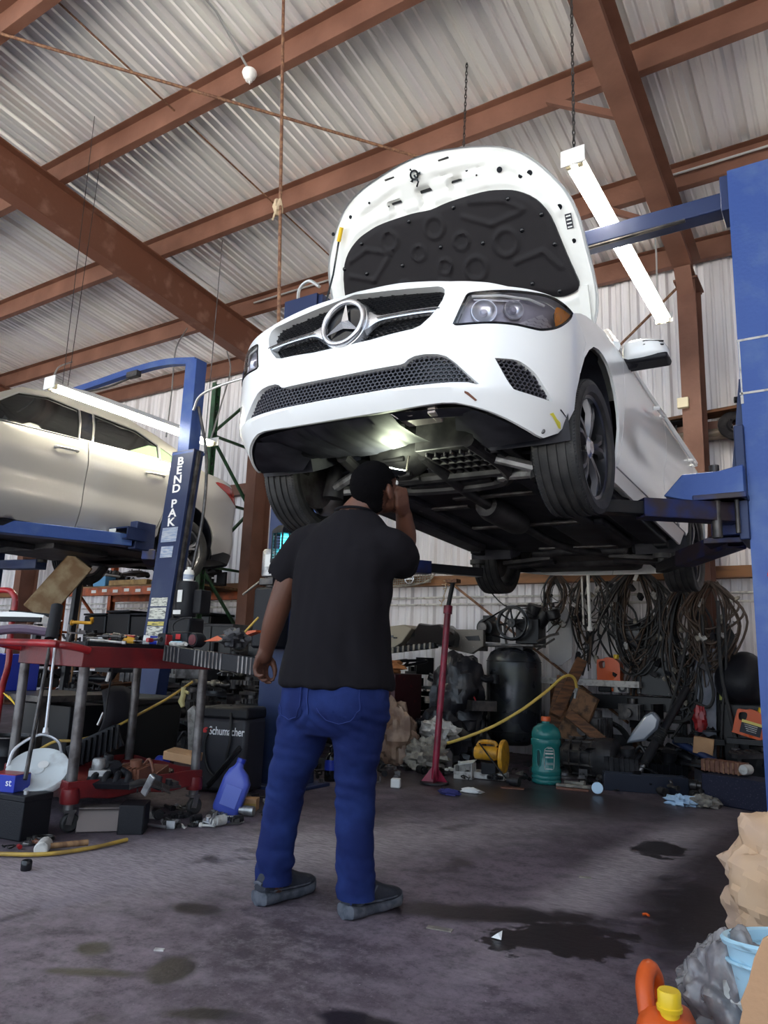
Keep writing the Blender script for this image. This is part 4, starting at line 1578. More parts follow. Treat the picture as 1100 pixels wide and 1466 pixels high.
decal([(1.00, .232), (1.02, .228), (1.10, .20), (1.125, .202), (1.10, .222), (1.06, .228), (1.02, .242)]).build('paint_scuff', 'scuff_yellow', car)
decal([(1.06, .268), (1.15, .25), (1.15, .247), (1.06, .262)]).build('paint_crack', 'txt_dark', car)
decal([(.585, .262), (.60, .258), (.64, .232), (.632, .228), (.60, .247), (.585, .255)]).build('paint_crack', 'rust_dark', car)
MB().lathe([(0, .006), (.008, .005), (.011, 0)], n=12, mtx=frame(skin(1.0, .163, 0), (0, 1, 0), (0, 0, 1))).build('bumper_screw', 'grey_steel', car)
# work lamp clipped under the engine, shining up on the tray
lp = carw((.34, -.02, .105))
t = thing('work_light', 'small inspection lamp lighting up the undertray of the white car over the man', 'work light', lp)
MB().box((0, 0, 0), (.05, .13, .018), rot=(0, 0, -.5)).box((.0, .0, -.02), (.03, .05, .03), rot=(0, 0, -.5)).build('lamp_body', 'black_plastic', t, bevel=.005)
MB().box((0, 0, .0105), (.042, .12, .003), rot=(0, 0, -.5)).build('led_panel', 'work_led', t)
MB().tube([(.0, .0, -.02), (.03, .08, .02), (.03, .10, .10)], .006, 6).build('clip_arm', 'dark_steel', t)
# ================================================================== the man under the car
from mathutils import noise as mnoise
man = thing('person', 'man in black t-shirt and blue jeans seen from behind, peering up under the white car', 'person', (-1.78, 2.37, 0))
ML = man.location


def loft(mb, rings, n=28):
    """rings: (centre, rx, ry[, exponent]) horizontal superellipses from bottom to top, closed."""
    vs = []
    for r_ in rings:
        c_, rx, ry = Vector(r_[0]), r_[1], r_[2]
        e = r_[3] if len(r_) > 3 else 2.0
        for j in range(n):
            a = 2 * PI * j / n
            ca, sa = math.cos(a), math.sin(a)
            vs.append((c_.x + rx * math.copysign(abs(ca) ** (2 / e), ca), c_.y + ry * math.copysign(abs(sa) ** (2 / e), sa), c_.z))
    k = len(rings)
    fs = [(i * n + j, i * n + (j + 1) % n, (i + 1) * n + (j + 1) % n, (i + 1) * n + j) for i in range(k - 1) for j in range(n)]
    fs += [tuple(range(n))[::-1], tuple(range((k - 1) * n, k * n))]
    return mb.add(vs, fs)


def limb(mb, pts, rad, n=16, sub=4):
    P = spline(pts, sub)
    rr = [float(np.interp(i / sub, range(len(rad)), rad)) for i in range(len(P))]
    mb.tube(P, rr, n)
    for e, r_ in ((P[0], rr[0]), (P[-1], rr[-1])):
        mb.sphere(e, r_ * .98, 12)
    return mb


def fuse(mb, name, mt, parent, voxel=.008, it=6, disp=None, cut=None, fac=.5):
    """One continuous surface from overlapping closed pieces, softened and wrinkled."""
    o = mb.build('tmp', None, None, smooth=0)
    r_ = o.modifiers.new('r', 'REMESH')
    r_.mode = 'VOXEL'
    r_.voxel_size = voxel
    s_ = o.modifiers.new('s', 'SMOOTH')
    s_.iterations = it
    s_.factor = fac
    dg = bpy.context.evaluated_depsgraph_get()
    dg.update()
    me = bpy.data.meshes.new_from_object(o.evaluated_get(dg))
    bpy.data.objects.remove(o)
    if disp:
        n = len(me.vertices)
        nn = [v.normal.copy() for v in me.vertices]
        for v, q in zip(me.vertices, nn):
            v.co += q * disp(v.co)
    if cut:
        bm = bmesh.new()
        bm.from_mesh(me)
        bmesh.ops.delete(bm, geom=[f for f in bm.faces if cut(f.calc_center_median())], context='FACES')
        bm.to_mesh(me)
        bm.free()
    me.name = name
    me.shade_smooth()
    me.materials.clear()
    me.materials.append(M[mt] if isinstance(mt, str) else mt)
    me.transform(parent.matrix_basis.inverted() if parent else Matrix())
    o = bpy.data.objects.new(name, me)
    COL.objects.link(o)
    o.parent = parent
    return o


def PP(px, py, Y=2.37):
    return at(px, py, Y=Y)


MPX = 1 / 338.
headc = PP(539, 700, 2.43)
HR = Matrix.Translation(headc) @ Euler((R(24), R(6), R(-14))).to_matrix().to_4x4()
hp = lambda x, y, z: HR @ Vector((x, y, z))
# --- the body, one surface
b = MB()
nk = PP(512, 745, 2.40)
loft(b, [((PP(478, 1015, 2.36)), .19, .13), (PP(482, 960, 2.36), .19, .135), (PP(485, 900, 2.36), .18, .13), (PP(490, 850, 2.37), .178, .12), (PP(497, 800, 2.38), .175, .105), (PP(499, 772, 2.38), .15, .08), (PP(503, 752, 2.39), .11, .065), (PP(510, 735, 2.395), .075, .066)])
limb(b, [PP(505, 750, 2.395), PP(517, 728, 2.40), hp(0, -.03, -.045)], [.078, .062, .058], 18)
b.sphere((0, 0, 0), (.077, .096, .090), 24, HR @ Matrix.Translation((0, -.012, .018)))
b.sphere((0, 0, 0), (.058, .066, .066), 20, HR @ Matrix.Translation((0, .035, -.045)))
b.sphere((0, 0, 0), (.052, .05, .03), 16, HR @ Matrix.Translation((0, .052, .018)))
b.sphere((0, 0, 0), (.016, .024, .028), 12, HR @ Matrix.Translation((0, .100, -.020)))
b.sphere((0, 0, 0), (.020, .012, .011), 12, HR @ Matrix.Translation((0, .100, -.040)))
b.sphere((0, 0, 0), (.028, .016, .009), 12, HR @ Matrix.Translation((0, .090, -.062)))
b.sphere((0, 0, 0), (.026, .014, .008), 12, HR @ Matrix.Translation((0, .088, -.074)))
b.sphere((0, 0, 0), (.026, .024, .022), 12, HR @ Matrix.Translation((0, .072, -.098)))
for sg in (-1, 1):
    b.sphere((0, 0, 0), (.012, .026, .036), 14, HR @ Matrix.Translation((sg * .090, -.012, -.014)) @ Euler((0, 0, sg * .5)).to_matrix().to_4x4())
    b.sphere((0, 0, 0), (.02, .02, .016), 10, HR @ Matrix.Translation((sg * .045, .072, -.02)))
# left arm, hanging
shL, elL, wrL = PP(440, 768), PP(402, 862, 2.36), PP(382, 928, 2.40)
limb(b, [shL, PP(420, 812, 2.365), elL, PP(391, 895, 2.375), wrL, PP(378, 940, 2.405)], [.045, .054, .050, .046, .033, .034], 16)
# left hand: palm toward the thigh, fingers curling inward
kn = PP(373, 957, 2.415)
palm = [(wrL, .03), (PP(377, 940, 2.405), .03), (kn, .022)]
for fy in (-.028, -.009, .010, .029):
    b.tube([wrL + Vector((0, fy * .55, 0)), PP(376, 942, 2.405) + Vector((.002, fy, 0)), kn + Vector((0, fy * 1.15, 0))], [.017, .016, .0125], 10)
dn = Vector((0, 0, -1))
for fy, l1, l2, l3, cu in ((-.034, .030, .022, .018, .5), (-.011, .038, .027, .02, .25), (.012, .042, .030, .022, .15), (.034, .037, .026, .02, .2)):
    p0 = kn + Vector((0, fy, .004))
    a1, a2, a3 = .05 + cu * .5, .75 + cu, 1.45 + cu
    p1 = p0 + Vector((math.sin(a1) * l1, 0, -math.cos(a1) * l1))
    p2 = p1 + Vector((math.sin(a2) * l2, 0, -math.cos(a2) * l2))
    p3 = p2 + Vector((math.sin(a3) * l3, 0, -math.cos(a3) * l3))
    b.tube([p0, p1, p2, p3], [.0115, .0105, .0095, .0075], 9)
    b.sphere(p3, .0075, 8)
    b.sphere(p1, .0112, 8)
th0 = PP(381, 938, 2.43)
b.tube([th0, th0 + Vector((.022, .022, -.030)), th0 + Vector((.032, .028, -.062)), th0 + Vector((.033, .026, -.085))], [.017, .0145, .012, .009], 9)
b.sphere(th0 + Vector((.033, .026, -.086)), .009, 8)
# right arm, raised to the jaw
shR, elR, wrR = PP(553, 778), PP(566, 806, 2.64), hp(.030, .095, -.130)
limb(b, [shR, PP(566, 796, 2.49), elR, (elR + wrR) / 2 + Vector((.012, .03, 0)), wrR], [.042, .055, .052, .047, .034], 16)
hx = (hp(.075, .07, -.02) - wrR)
for k, (fy, ln) in enumerate(((-.026, .85), (-.009, .97), (.009, 1.0), (.026, .93))):
    d0 = hp(.058, .03, -.105) + (hp(0, .06, 0) - hp(0, 0, 0)) * (k / 3.0)
    e0 = hp(.070, .030 + .018 * k, -.078)
    e1 = hp(.073, .034 + .018 * k, -.078 + .036 * ln)
    e2 = hp(.066, .040 + .018 * k, -.078 + .058 * ln)
    b.tube([wrR, d0 * .5 + wrR * .5 + Vector((.006, 0, .0)), e0, e1, e2], [.018, .017, .0125, .0105, .0085], 9)
    b.sphere(e2, .0085, 8)
b.tube([wrR, hp(.045, .110, -.095), hp(.040, .112, -.068)], [.017, .013, .010], 9)
b.sphere(hp(.040, .112, -.068), .010, 8)
# legs
lg = {-1: [PP(440, 1020, 2.36), PP(425, 1075, 2.35), PP(411, 1120, 2.345), PP(403, 1165, 2.35), PP(394, 1225, 2.335), PP(391, 1268, 2.33)],
      1: [PP(514, 1015, 2.37), PP(512, 1060, 2.385), PP(509, 1110, 2.40), PP(509, 1165, 2.41), PP(508, 1225, 2.405), PP(509, 1285, 2.40)]}
for sg in (-1, 1):
    limb(b, lg[sg], [.095, .08, .06, .056, .045, .042], 14)
fuse(b, 'body', 'skin', man, .0055, 5)

# --- hair
hb = MB().sphere((0, 0, 0), (.083, .104, .098), 40, HR @ Matrix.Translation((0, -.013, .020)))
hb.sphere((0, 0, 0), (.062, .055, .06), 20, HR @ Matrix.Translation((0, -.042, -.040)))
HI = HR.inverted()


def hair_cut(p):
    q = HI @ p
    return (q.y > .060 and q.z < .075) or q.z < -.088 or (abs(q.x) > .05 and q.y > -.035 and q.z < .0) or (q.y > .02 and q.z < .03)


fuse(hb, 'hair', 'hair', man, .006, 3, disp=lambda p: .0022 * mnoise.noise(p * 160), cut=hair_cut)
for sg in (-1, 1):
    MB().sphere((0, 0, 0), .0125, 12, HR @ Matrix.Translation((sg * .031, .083, .004))).build('eye', 'white_plastic', man, world=True)
    MB().sphere((0, 0, 0), .007, 10, HR @ Matrix.Translation((sg * .031, .0905, .006))).build('iris', 'gloss_black', man, world=True)
    MB().tube([hp(sg * .015, .100, .022), hp(sg * .032, .098, .027), hp(sg * .048, .088, .022)], .004, 6).build('eyebrow', 'hair', man, world=True)

# --- t-shirt
s = MB()
loft(s, [(PP(480, 984, 2.36), .236, .165, 2.3), (PP(481, 965, 2.36), .232, .165, 2.2), (PP(483, 925, 2.36), .211, .160, 2.2), (PP(485, 885, 2.36), .206, .155, 2.2), (PP(489, 840, 2.37), .212, .15, 2.2), (PP(496, 805, 2.375), .225, .14, 2.3), (PP(499, 780, 2.38), .222, .125, 2.3), (PP(500, 762, 2.385), .195, .105, 2.2), (PP(503, 748, 2.39), .150, .088), (PP(507, 738, 2.395), .105, .078), (PP(509, 733, 2.395), .08, .072)], 40)
limb(s, [PP(462, 768), PP(440, 776), PP(423, 797, 2.365), PP(409, 822, 2.36)], [.06, .074, .072, .072], 22)
limb(s, [PP(535, 772), PP(556, 783, 2.39), PP(570, 796, 2.46), PP(576, 803, 2.58)], [.065, .080, .080, .078], 22)


def shirt_disp(p):
    q = p - ML
    f = mnoise.noise(Vector((q.x * 9, q.y * 9, q.z * 3.2))) * .010 + mnoise.noise(Vector((q.x * 22, q.y * 20, q.z * 6 + 3))) * .005
    low = max(0, min(1, (1.15 - q.z) / .3))
    f += .006 * low * mnoise.noise(Vector((q.x * 7 + q.z * 6, 2, q.z * 9)))
    # diagonal pulls toward the raised shoulder
    f += .004 * math.sin((q.x * 1.1 + q.z) * 42 + 3 * mnoise.noise(q * 5)) * max(0, 1 - abs(q.x - .22) / .16) * (1 if q.z < 1.32 else 0)
    return f


nkc = PP(509, 733, 2.395)


def shirt_cut(p):
    if (p - PP(481, 984, 2.36)).z < -.006 + 0:
        return True
    if p.z > nkc.z - .006 and (p - nkc).length < .13:
        return True
    q = p - PP(401, 826, 2.36)
    if q.dot((PP(401, 826, 2.36) - PP(418, 800, 2.365)).normalized()) > 0 and q.length < .13:
        return True
    q = p - PP(576, 803, 2.60)
    return q.dot(Vector((.0, 1, .12)).normalized()) > .0 and q.length < .16


shirt = fuse(s, 't_shirt', 'shirt', man, .009, 6, disp=shirt_disp, cut=shirt_cut)
sd = shirt.modifiers.new('thick', 'SOLIDIFY')
sd.thickness = .004
MB().tube([nkc + Vector((.083 * math.cos(a), .074 * math.sin(a) - .002, -.004 + .010 * math.sin(-a))) for a in np.linspace(0, 2 * PI, 40)[:-1]], .006, 6, closed=True).build('collar', 'shirt', man, world=True)

# --- jeans
j = MB()
loft(j, [(PP(474, 1052, 2.365), .155, .10, 2.2), (PP(477, 1036, 2.365), .205, .135, 2.3), (PP(479, 1015, 2.362), .222, .150, 2.3), (PP(480, 990, 2.36), .222, .150, 2.3), (PP(481, 955, 2.36), .205, .145, 2.3)], 36)
limb(j, lg[-1][:5] + [PP(391, 1268, 2.33)], [.116, .092, .077, .074, .071, .070], 22)
limb(j, lg[1][:5] + [PP(510, 1290, 2.40)], [.118, .096, .079, .074, .070, .071], 22)


def jean_disp(p):
    q = p - ML
    f = mnoise.noise(Vector((q.x * 8, q.y * 8, q.z * 16))) * .0055
    f += mnoise.noise(Vector((q.x * 14 + q.z * 12, q.y * 14, q.z * 30))) * .003
    kn_ = math.exp(-((q.z - .47) / .10) ** 2)
    f += .0035 * kn_ * math.sin(q.z * 95 + q.x * 40 + 9 * mnoise.noise(q * 6))
    an = math.exp(-((q.z - .15) / .06) ** 2)
    f += .011 * an * mnoise.noise(Vector((q.x * 14, q.y * 14, q.z * 34 + q.x * 20)))
    cr = math.exp(-((q.z - .70) / .05) ** 2)
    f += .004 * cr * math.sin((q.z + abs(q.x - .04) * .8) * 110)
    return f


def jean_cut(p):
    k = -1 if p.x < -1.775 else 1
    e = PP(393, 1256, 2.33) if k < 0 else PP(510, 1278, 2.40)
    return p.z < e.z - .018 + .03 * (p.y - e.y) or p.z > PP(481, 960, 2.36).z


jeans = fuse(j, 'jeans', 'denim', man, .008, 6, disp=jean_disp, cut=jean_cut)
from mathutils.bvhtree import BVHTree
jw = BVHTree.FromPolygons([man.matrix_basis @ v.co for v in jeans.data.vertices], [tuple(p.vertices) for p in jeans.data.polygons])


def onto_jeans(x, z, off=.003):
    h = jw.ray_cast(Vector((x, 1.0, z)), Vector((0, 1, 0)))
    return (h[0] if h[0] else Vector((x, 2.23, z))) - Vector((0, off, 0))


M['stitch'] = mat('denim_stitching', (.025, .04, .15), .9, spec=.2)
for cx, sg in ((-1.845, -1), (-1.615, 1)):
    pol = [(-.075, .075), (.075, .075), (.078, -.02), (.045, -.062), (0, -.075), (-.045, -.062), (-.078, -.02)]
    czp = .745
    n = 9
    vs, fs = [], []
    for i in range(n):
        for k in range(n):
            u, v = -1 + 2 * i / (n - 1), k / (n - 1)
            w_ = .078 if v > .35 else .078 * math.sqrt(max(0, 1 - ((.35 - v) / .36) ** 2)) + .003
            vs.append(onto_jeans(cx + u * w_, czp - .075 + v * .15))
    for i in range(n - 1):
        for k in range(n - 1):
            fs.append((i * n + k, (i + 1) * n + k, (i + 1) * n + k + 1, i * n + k + 1))
    pk = MB().add(vs, fs).build('back_pocket', 'denim', man, world=True)
    lp = [onto_jeans(cx + a * .96, czp + b_ * .96, .006) for a, b_ in resample(pol, .012, False)]
    MB().tube(lp, .0016, 5).build('pocket_stitching', 'stitch', man, world=True)
MB().tube([onto_jeans(-1.738 + .004 * math.sin(z * 30), z, .003) for z in np.linspace(.70, .80, 10)], .003, 5).build('seat_seam', 'stitch', man, world=True)


# --- trainers
def shoe(heel, toe, label):
    heel, toe = Vector(heel), Vector(toe)
    d = (toe - heel)
    L = d.length
    d.normalize()
    sx = Vector((d.y, -d.x, 0))
    up, so = MB(), MB()
    T = [-.025, .02, .12, .25, .4, .55, .7, .85, .95, 1.0]
    W = [.010, .036, .043, .041, .041, .045, .048, .044, .031, .013]
    H = [.075, .122, .138, .138, .125, .102, .082, .068, .054, .038]
    n = 18
    for mbx, z0, isup in ((so, 0, False), (up, .02, True)):
        vs = []
        for t, w_, h_ in zip(T, W, H):
            c_ = heel + d * (L * t)
            hh = h_ if isup else .040 + .030 * max(0, .35 - t)
            ww = w_ if isup else w_ + .007 + .004 * math.sin(t * 25)
            lift = .012 * max(0, t - .8) / .2
            for j_ in range(n):
                a = 2 * PI * j_ / n
                ca, sa = math.cos(a), math.sin(a)
                e = 2 / (3.2 if not isup else 2.4)
                x = ww * math.copysign(abs(ca) ** e, ca)
                z = z0 + lift + (hh - z0) * (.5 + .5 * math.copysign(abs(sa) ** e, sa))
                if isup:
                    x *= 1 - .35 * max(0, (z - .05) / .08)
                vs.append(c_ + sx * x + Vector((0, 0, z)))
        k = len(T)
        fs = [(i * n + q, i * n + (q + 1) % n, (i + 1) * n + (q + 1) % n, (i + 1) * n + q) for i in range(k - 1) for q in range(n)]
        fs += [tuple(range(n))[::-1], tuple(range((k - 1) * n, k * n))]
        mbx.add(vs, fs)
    o = up.build('shoe', 'shoe', man, world=True, subsurf=1)
    so.build('sole', 'sole', o, world=False).data.transform(man.matrix_basis.inverted())
    ov = MB()
    P_ = lambda t, x, z: heel + d * (L * t) + sx * x + Vector((0, 0, z))
    for s1 in (-1, 1):
        ov.tube([P_(.02, s1 * .025, .06), P_(.15, s1 * .036, .045), P_(.32, s1 * .038, .06), P_(.45, s1 * .033, .095)], .005, 6)
        ov.tube([P_(.10, s1 * .036, .085), P_(.25, s1 * .040, .05), P_(.50, s1 * .043, .045), P_(.8, s1 * .042, .045)], .004, 6)
    ov.tube([P_(-.005, -.02, .075), P_(-.012, 0, .08), P_(-.005, .02, .075)], .006, 6)
    q_ = ov.build('overlay', 'sole', o)
    q_.data.transform(man.matrix_basis.inverted())
    lc = MB()
    for k in range(5):
        t = .45 + .055 * k
        z = .100 - .007 * k
        lc.tube([P_(t, -.022, z), P_(t + .01, 0, z + .008), P_(t, .022, z)], .003, 5)
    lc.build('laces', 'gloss_black', o).data.transform(man.matrix_basis.inverted())
    return o


shoe((-1.962, 2.262, 0), (-1.925, 2.545, 0), '')
shoe((-1.628, 2.345, 0), (-1.570, 2.625, 0), '')

# ================================================================== two-post lift under the white car
lift = thing('car_lift', 'tall blue two-post lift holding up the white sedan', 'car lift', (-1.95, 4.3, 0))
LM = dict(world=True, parent=lift)
YP0, YP1 = 4.2, 4.48


def lift_post(x0, x1, inward, top=3.74):
    """Channel post; inward is +1 when the open side faces +x."""
    mb = MB()
    xo, xi = (x0, x1) if inward > 0 else (x1, x0)
    mb.box(((x0 + x1) / 2, YP0 + .006, top / 2), (x1 - x0, .012, top))
    mb.box(((x0 + x1) / 2, YP1 - .006, top / 2), (x1 - x0, .012, top))
    mb.box((xo - inward * -.006, (YP0 + YP1) / 2, top / 2), (.012, YP1 - YP0, top))
    for y in (YP0 + .04, YP1 - .04):
        mb.box((xi - inward * .006, y, top / 2), (.012, .07, top))
    p = mb.build('post', 'blue_lift', smooth=0, bevel=.004, **LM)
    MB().box(((x0 + x1) / 2, (YP0 + YP1) / 2, .012), (.50, .46, .024)).build('base_plate', 'blue_dark', bevel=.004, **LM)
    for sx_ in (-.2, .2):
        for sy in (-.19, .19):
            q = MB()
            q.lathe([(0, .05), (.018, .05), (.018, .03), (.026, .028), (.026, .024)], ((x0 + x1) / 2 + sx_, (YP0 + YP1) / 2 + sy, 0), n=6)
            q.build('anchor_bolt', 'grey_steel', **LM)
    return p


pR = lift_post(-.455, -.12, -1)
pL = lift_post(-3.76, -3.43, 1)
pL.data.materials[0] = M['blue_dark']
mb = MB()
for z in (2.69, 2.385):
    mb.box((-.29, YP0 - .001, z), (.34, .003, .012))
mb.box((-.449, YP0 - .001, 2.53), (.008, .003, .31))
mb.build('seam_line', 'dirty_white', smooth=0, **LM)
mb = MB().box((-.45, YP0 - .002, 2.35), (.014, .004, .045))
mb.build('tape_mark', 'dirty_white', smooth=0, **LM)
MB().torus((-.36, YP0 - .004, 1.40), .022, .004, 'y', 16, 6).build('red_ring_mark', 'txt_red', **LM)
mb = MB().box((-1.95, 4.32, 3.60), (3.35, .12, .11))
mb.build('overhead_beam', 'blue_dark', bevel=.008, **LM)
for x in (-.47, -3.42):
    MB().box((x, 4.32, 3.62), (.06, .2, .22)).build('beam_bracket', 'blue_dark', bevel=.005, **LM)
MB().tube([(-3.2, 4.25, 3.53), (-1.9, 4.25, 3.515), (-.7, 4.25, 3.53)], .012, 7).build('trip_bar', 'dark_steel', **LM)
mb = MB().tube(spline([(-3.66, 4.25, 3.70), (-3.66, 4.25, 3.85), (-3.56, 4.25, 3.90), (-3.45, 4.25, 3.82)], 5), .014, 7)
mb.build('hose_loop', 'galv', **LM)


def arm(P, J, nm, w=.11, h=.10, drop=0):
    """A swing arm from its pivot P to a jacking point J, the inner half sliding out of the outer."""
    P, J = Vector(P), Vector(J)
    z = J.z - .10 - drop
    A, B = Vector((P.x, P.y, z)), Vector((J.x, J.y, z))
    d = (B - A).normalized()
    L = (B - A).length
    mb = MB()
    t = .012
    # open box tube, near end of the outer arm visible
    side = Vector((-d.y, d.x, 0))
    up = Vector((0, 0, 1))
    a0, a1 = A - d * .10, A + d * L * .62
    for sgn in (1, -1):
        mb.beam(a0 + side * sgn * (w / 2 - t / 2), a1 + side * sgn * (w / 2 - t / 2), t, h)
        mb.beam(a0 + up * sgn * (h / 2 - t / 2), a1 + up * sgn * (h / 2 - t / 2), w, t)
    ar = mb.build('arm', 'blue_greasy', bevel=.003, **LM)
    MB().beam(A + d * L * .3, B + d * .03, w - .03, h - .03).build('arm_extension', 'oil', bevel=.004, **LM)
    pd = MB()
    pd.cyl(B + Vector((0, 0, -.02)), B + Vector((0, 0, .07)), .03).cyl(B + Vector((0, 0, .065)), B + Vector((0, 0, .10)), .062)
    pd.build('lift_pad', 'rubber', **LM)
    return ar


JR = {1: (carw((-.46, .72, .165)), carw((-2.18, .72, .165))), -1: (carw((-.46, -.72, .165)), carw((-2.18, -.72, .165)))}
for sg, xp in ((1, -.60), (-1, -3.28)):
    f_, r_ = JR[sg]
    arm((xp, 4.18, 0), f_, 'front')
    arm((xp, 4.50, 0), r_, 'rear', drop=.05)
    zc_ = f_.z - .10
    x_in = -.455 if sg > 0 else -3.43
    # carriage: slide plate on the post, stepped pivot housing, gusset
    mb = MB()
    mb.box((x_in - sg * .02, (YP0 + YP1) / 2, zc_ + .16), (.05, .34, .62))
    mb.build('carriage', 'blue_dark', bevel=.006, **LM)
    mb = MB()
    pr_ = [(0, .055), (-.26 * sg, .055), (-.40 * sg, .10), (-.30 * sg, .21), (-.12 * sg, .21), (0, .235)]
    mb.prism([(x_in + a, zc_ + b_) for a, b_ in pr_], 4.10, 4.30, lambda u, v, w_: (u, w_, v))
    mb.build('pivot_housing', 'blue_lift', bevel=.006, **LM)
    MB().box((x_in - sg * .12, 4.2, zc_ + .07), (.26, .24, .03)).box((x_in - sg * .12, 4.45, zc_ - .12), (.26, .22, .03)).box((x_in - sg * .10, 4.4, zc_ - .02), (.2, .2, .16)).build('pivot_plate', 'blue_greasy', bevel=.004, **LM)
    MB().cyl((xp, 4.14, zc_ - .14), (xp, 4.14, zc_ + .25), .026, n=14).cyl((xp + sg * .10, 4.14, zc_ - .12), (xp + sg * .10, 4.14, zc_ + .22), .012, n=10).build('pivot_pin', 'dark_steel', **LM)
    MB().prism([(x_in, zc_ + .2), (x_in - sg * .075, zc_ + .2), (x_in - sg * .01, zc_ + .75), (x_in, zc_ + .75)], 4.24, 4.26, lambda u, v, w_: (u, w_, v)).build('gusset', 'blue_dark', **LM)
# power unit on the far post
px_ = -3.76
g0 = at(388, 835, Y=4.15)
mb = MB().box((-3.62, 4.12, 1.18), (.22, .16, .44), taper=1.0)
mb.build('oil_tank', 'black_plastic', bevel=.02, **LM)
mb = MB().lathe([(0, -.10), (.078, -.10), (.082, -.085), (.082, .085), (.07, .10), (0, .10)], (-3.63, 4.12, 1.58), n=28)
mb.build('pump_motor', 'alu', **LM)
MB().box((-3.60, 4.035, 1.59), (.07, .004, .09)).build('motor_label', 'lbl_white', **LM)
MB().cyl((-3.63, 4.12, 1.40), (-3.63, 4.12, 1.48), .045).box((-3.63, 4.10, 1.44), (.13, .10, .05)).build('pump_valve', 'dark_steel', bevel=.005, **LM)
MB().tube([(-3.70, 4.06, 1.44), (-3.80, 4.0, 1.34)], .008, 6).build('release_lever', 'dark_steel', **LM)
# glowing lantern on the column of the far post
lan = thing('insect_lamp', 'black lantern with glowing cyan tube above the pump motor behind the man', 'insect lamp', (at(407, 782, Y=4.1).x, 4.1, at(407, 782, Y=4.1).z))
mb = MB().lathe([(0, .15), (.05, .15), (.09, .115), (.10, .10), (.10, .085), (0, .085)], n=6)
mb.build('roof', 'black_plastic', lan)
MB().lathe([(0, -.13), (.10, -.13), (.10, -.10), (0, -.10)], n=6).build('base', 'black_plastic', lan)
mb = MB()
for k in range(12):
    a = 2 * PI * k / 12
    mb.tube([(.092 * math.cos(a), .092 * math.sin(a), -.11), (.092 * math.cos(a), .092 * math.sin(a), .09)], .004 if k % 2 else .008, 5)
for k in range(8):
    mb.torus((0, 0, -.085 + .022 * k), .09, .0022, 'z', 12, 4)
mb.build('cage', 'black_plastic', lan)
MB().tube([(.0, .0, -.1), (.0, .0, .085)], .03, 14).build('glow_tube', 'uv', lan)
MB().tube(spline([(-.06, .0, .12), (-.14, .03, .05), (-.15, .05, -.15), (-.10, .05, -.28), (0, .06, -.3)], 6), .006, 6).build('power_cord', 'dirty_white', lan)
# ================================================================== the silver car on the lettered lift
SO = Vector((-6.65, 2.40, 1.70))
sil = thing('car', 'silver four-door car raised on the lettered blue lift', 'car', mtx=Matrix.Translation(SO) @ Matrix((_f, _l, Vector((0, 0, 1)))).transposed().to_4x4() if False else Matrix.Translation(SO) @ Matrix(((0, 1, 0, 0), (-1, 0, 0, 0), (0, 0, 1, 0), (0, 0, 0, 1))))
# local frame: x forward (-Y of the building), y to the car's left (+X)
W2, U0s, LS, NS = .91, 3.1, .72, 3.2
_y2 = (W2 * np.concatenate([np.linspace(0, .9, 120), .9 + .1 * (1 - (1 - np.linspace(0, 1, 200)[1:]) ** 3)]))[::-1]
SXa = np.concatenate([np.linspace(.95, -U0s, 200)[:-1], -U0s - LS * np.maximum(0, 1 - (_y2 / W2) ** NS) ** .5])
SYa = np.concatenate([np.full(199, W2), _y2])
SSa = np.concatenate([[0], np.cumsum(np.hypot(np.diff(SXa), np.diff(SYa)))]) - .95
SEND = SSa[-1]
Z2 = [0, .17, .25, .35, .45, .55, .62, .75, .86, .90, .96, 1.06, 1.25, 1.45]
E2 = [.12, .06, .03, .01, .0, .012, .02, .008, .0, .014, .02, .05, .15, .30]


def skin2(u, z, off=0.0):
    sg = 1
    x, y = np.interp(u, SSa, SXa), np.interp(u, SSa, SYa)
    h = .004
    tx = np.interp(min(u + h, SEND), SSa, SXa) - np.interp(u - h, SSa, SXa)
    ty = np.interp(min(u + h, SEND), SSa, SYa) - np.interp(u - h, SSa, SYa)
    l = math.hypot(tx, ty)
    nx, ny = ty / l, -tx / l
    e = np.interp(z, Z2, E2) + off
    return Vector((x - nx * e, y - ny * e, z))


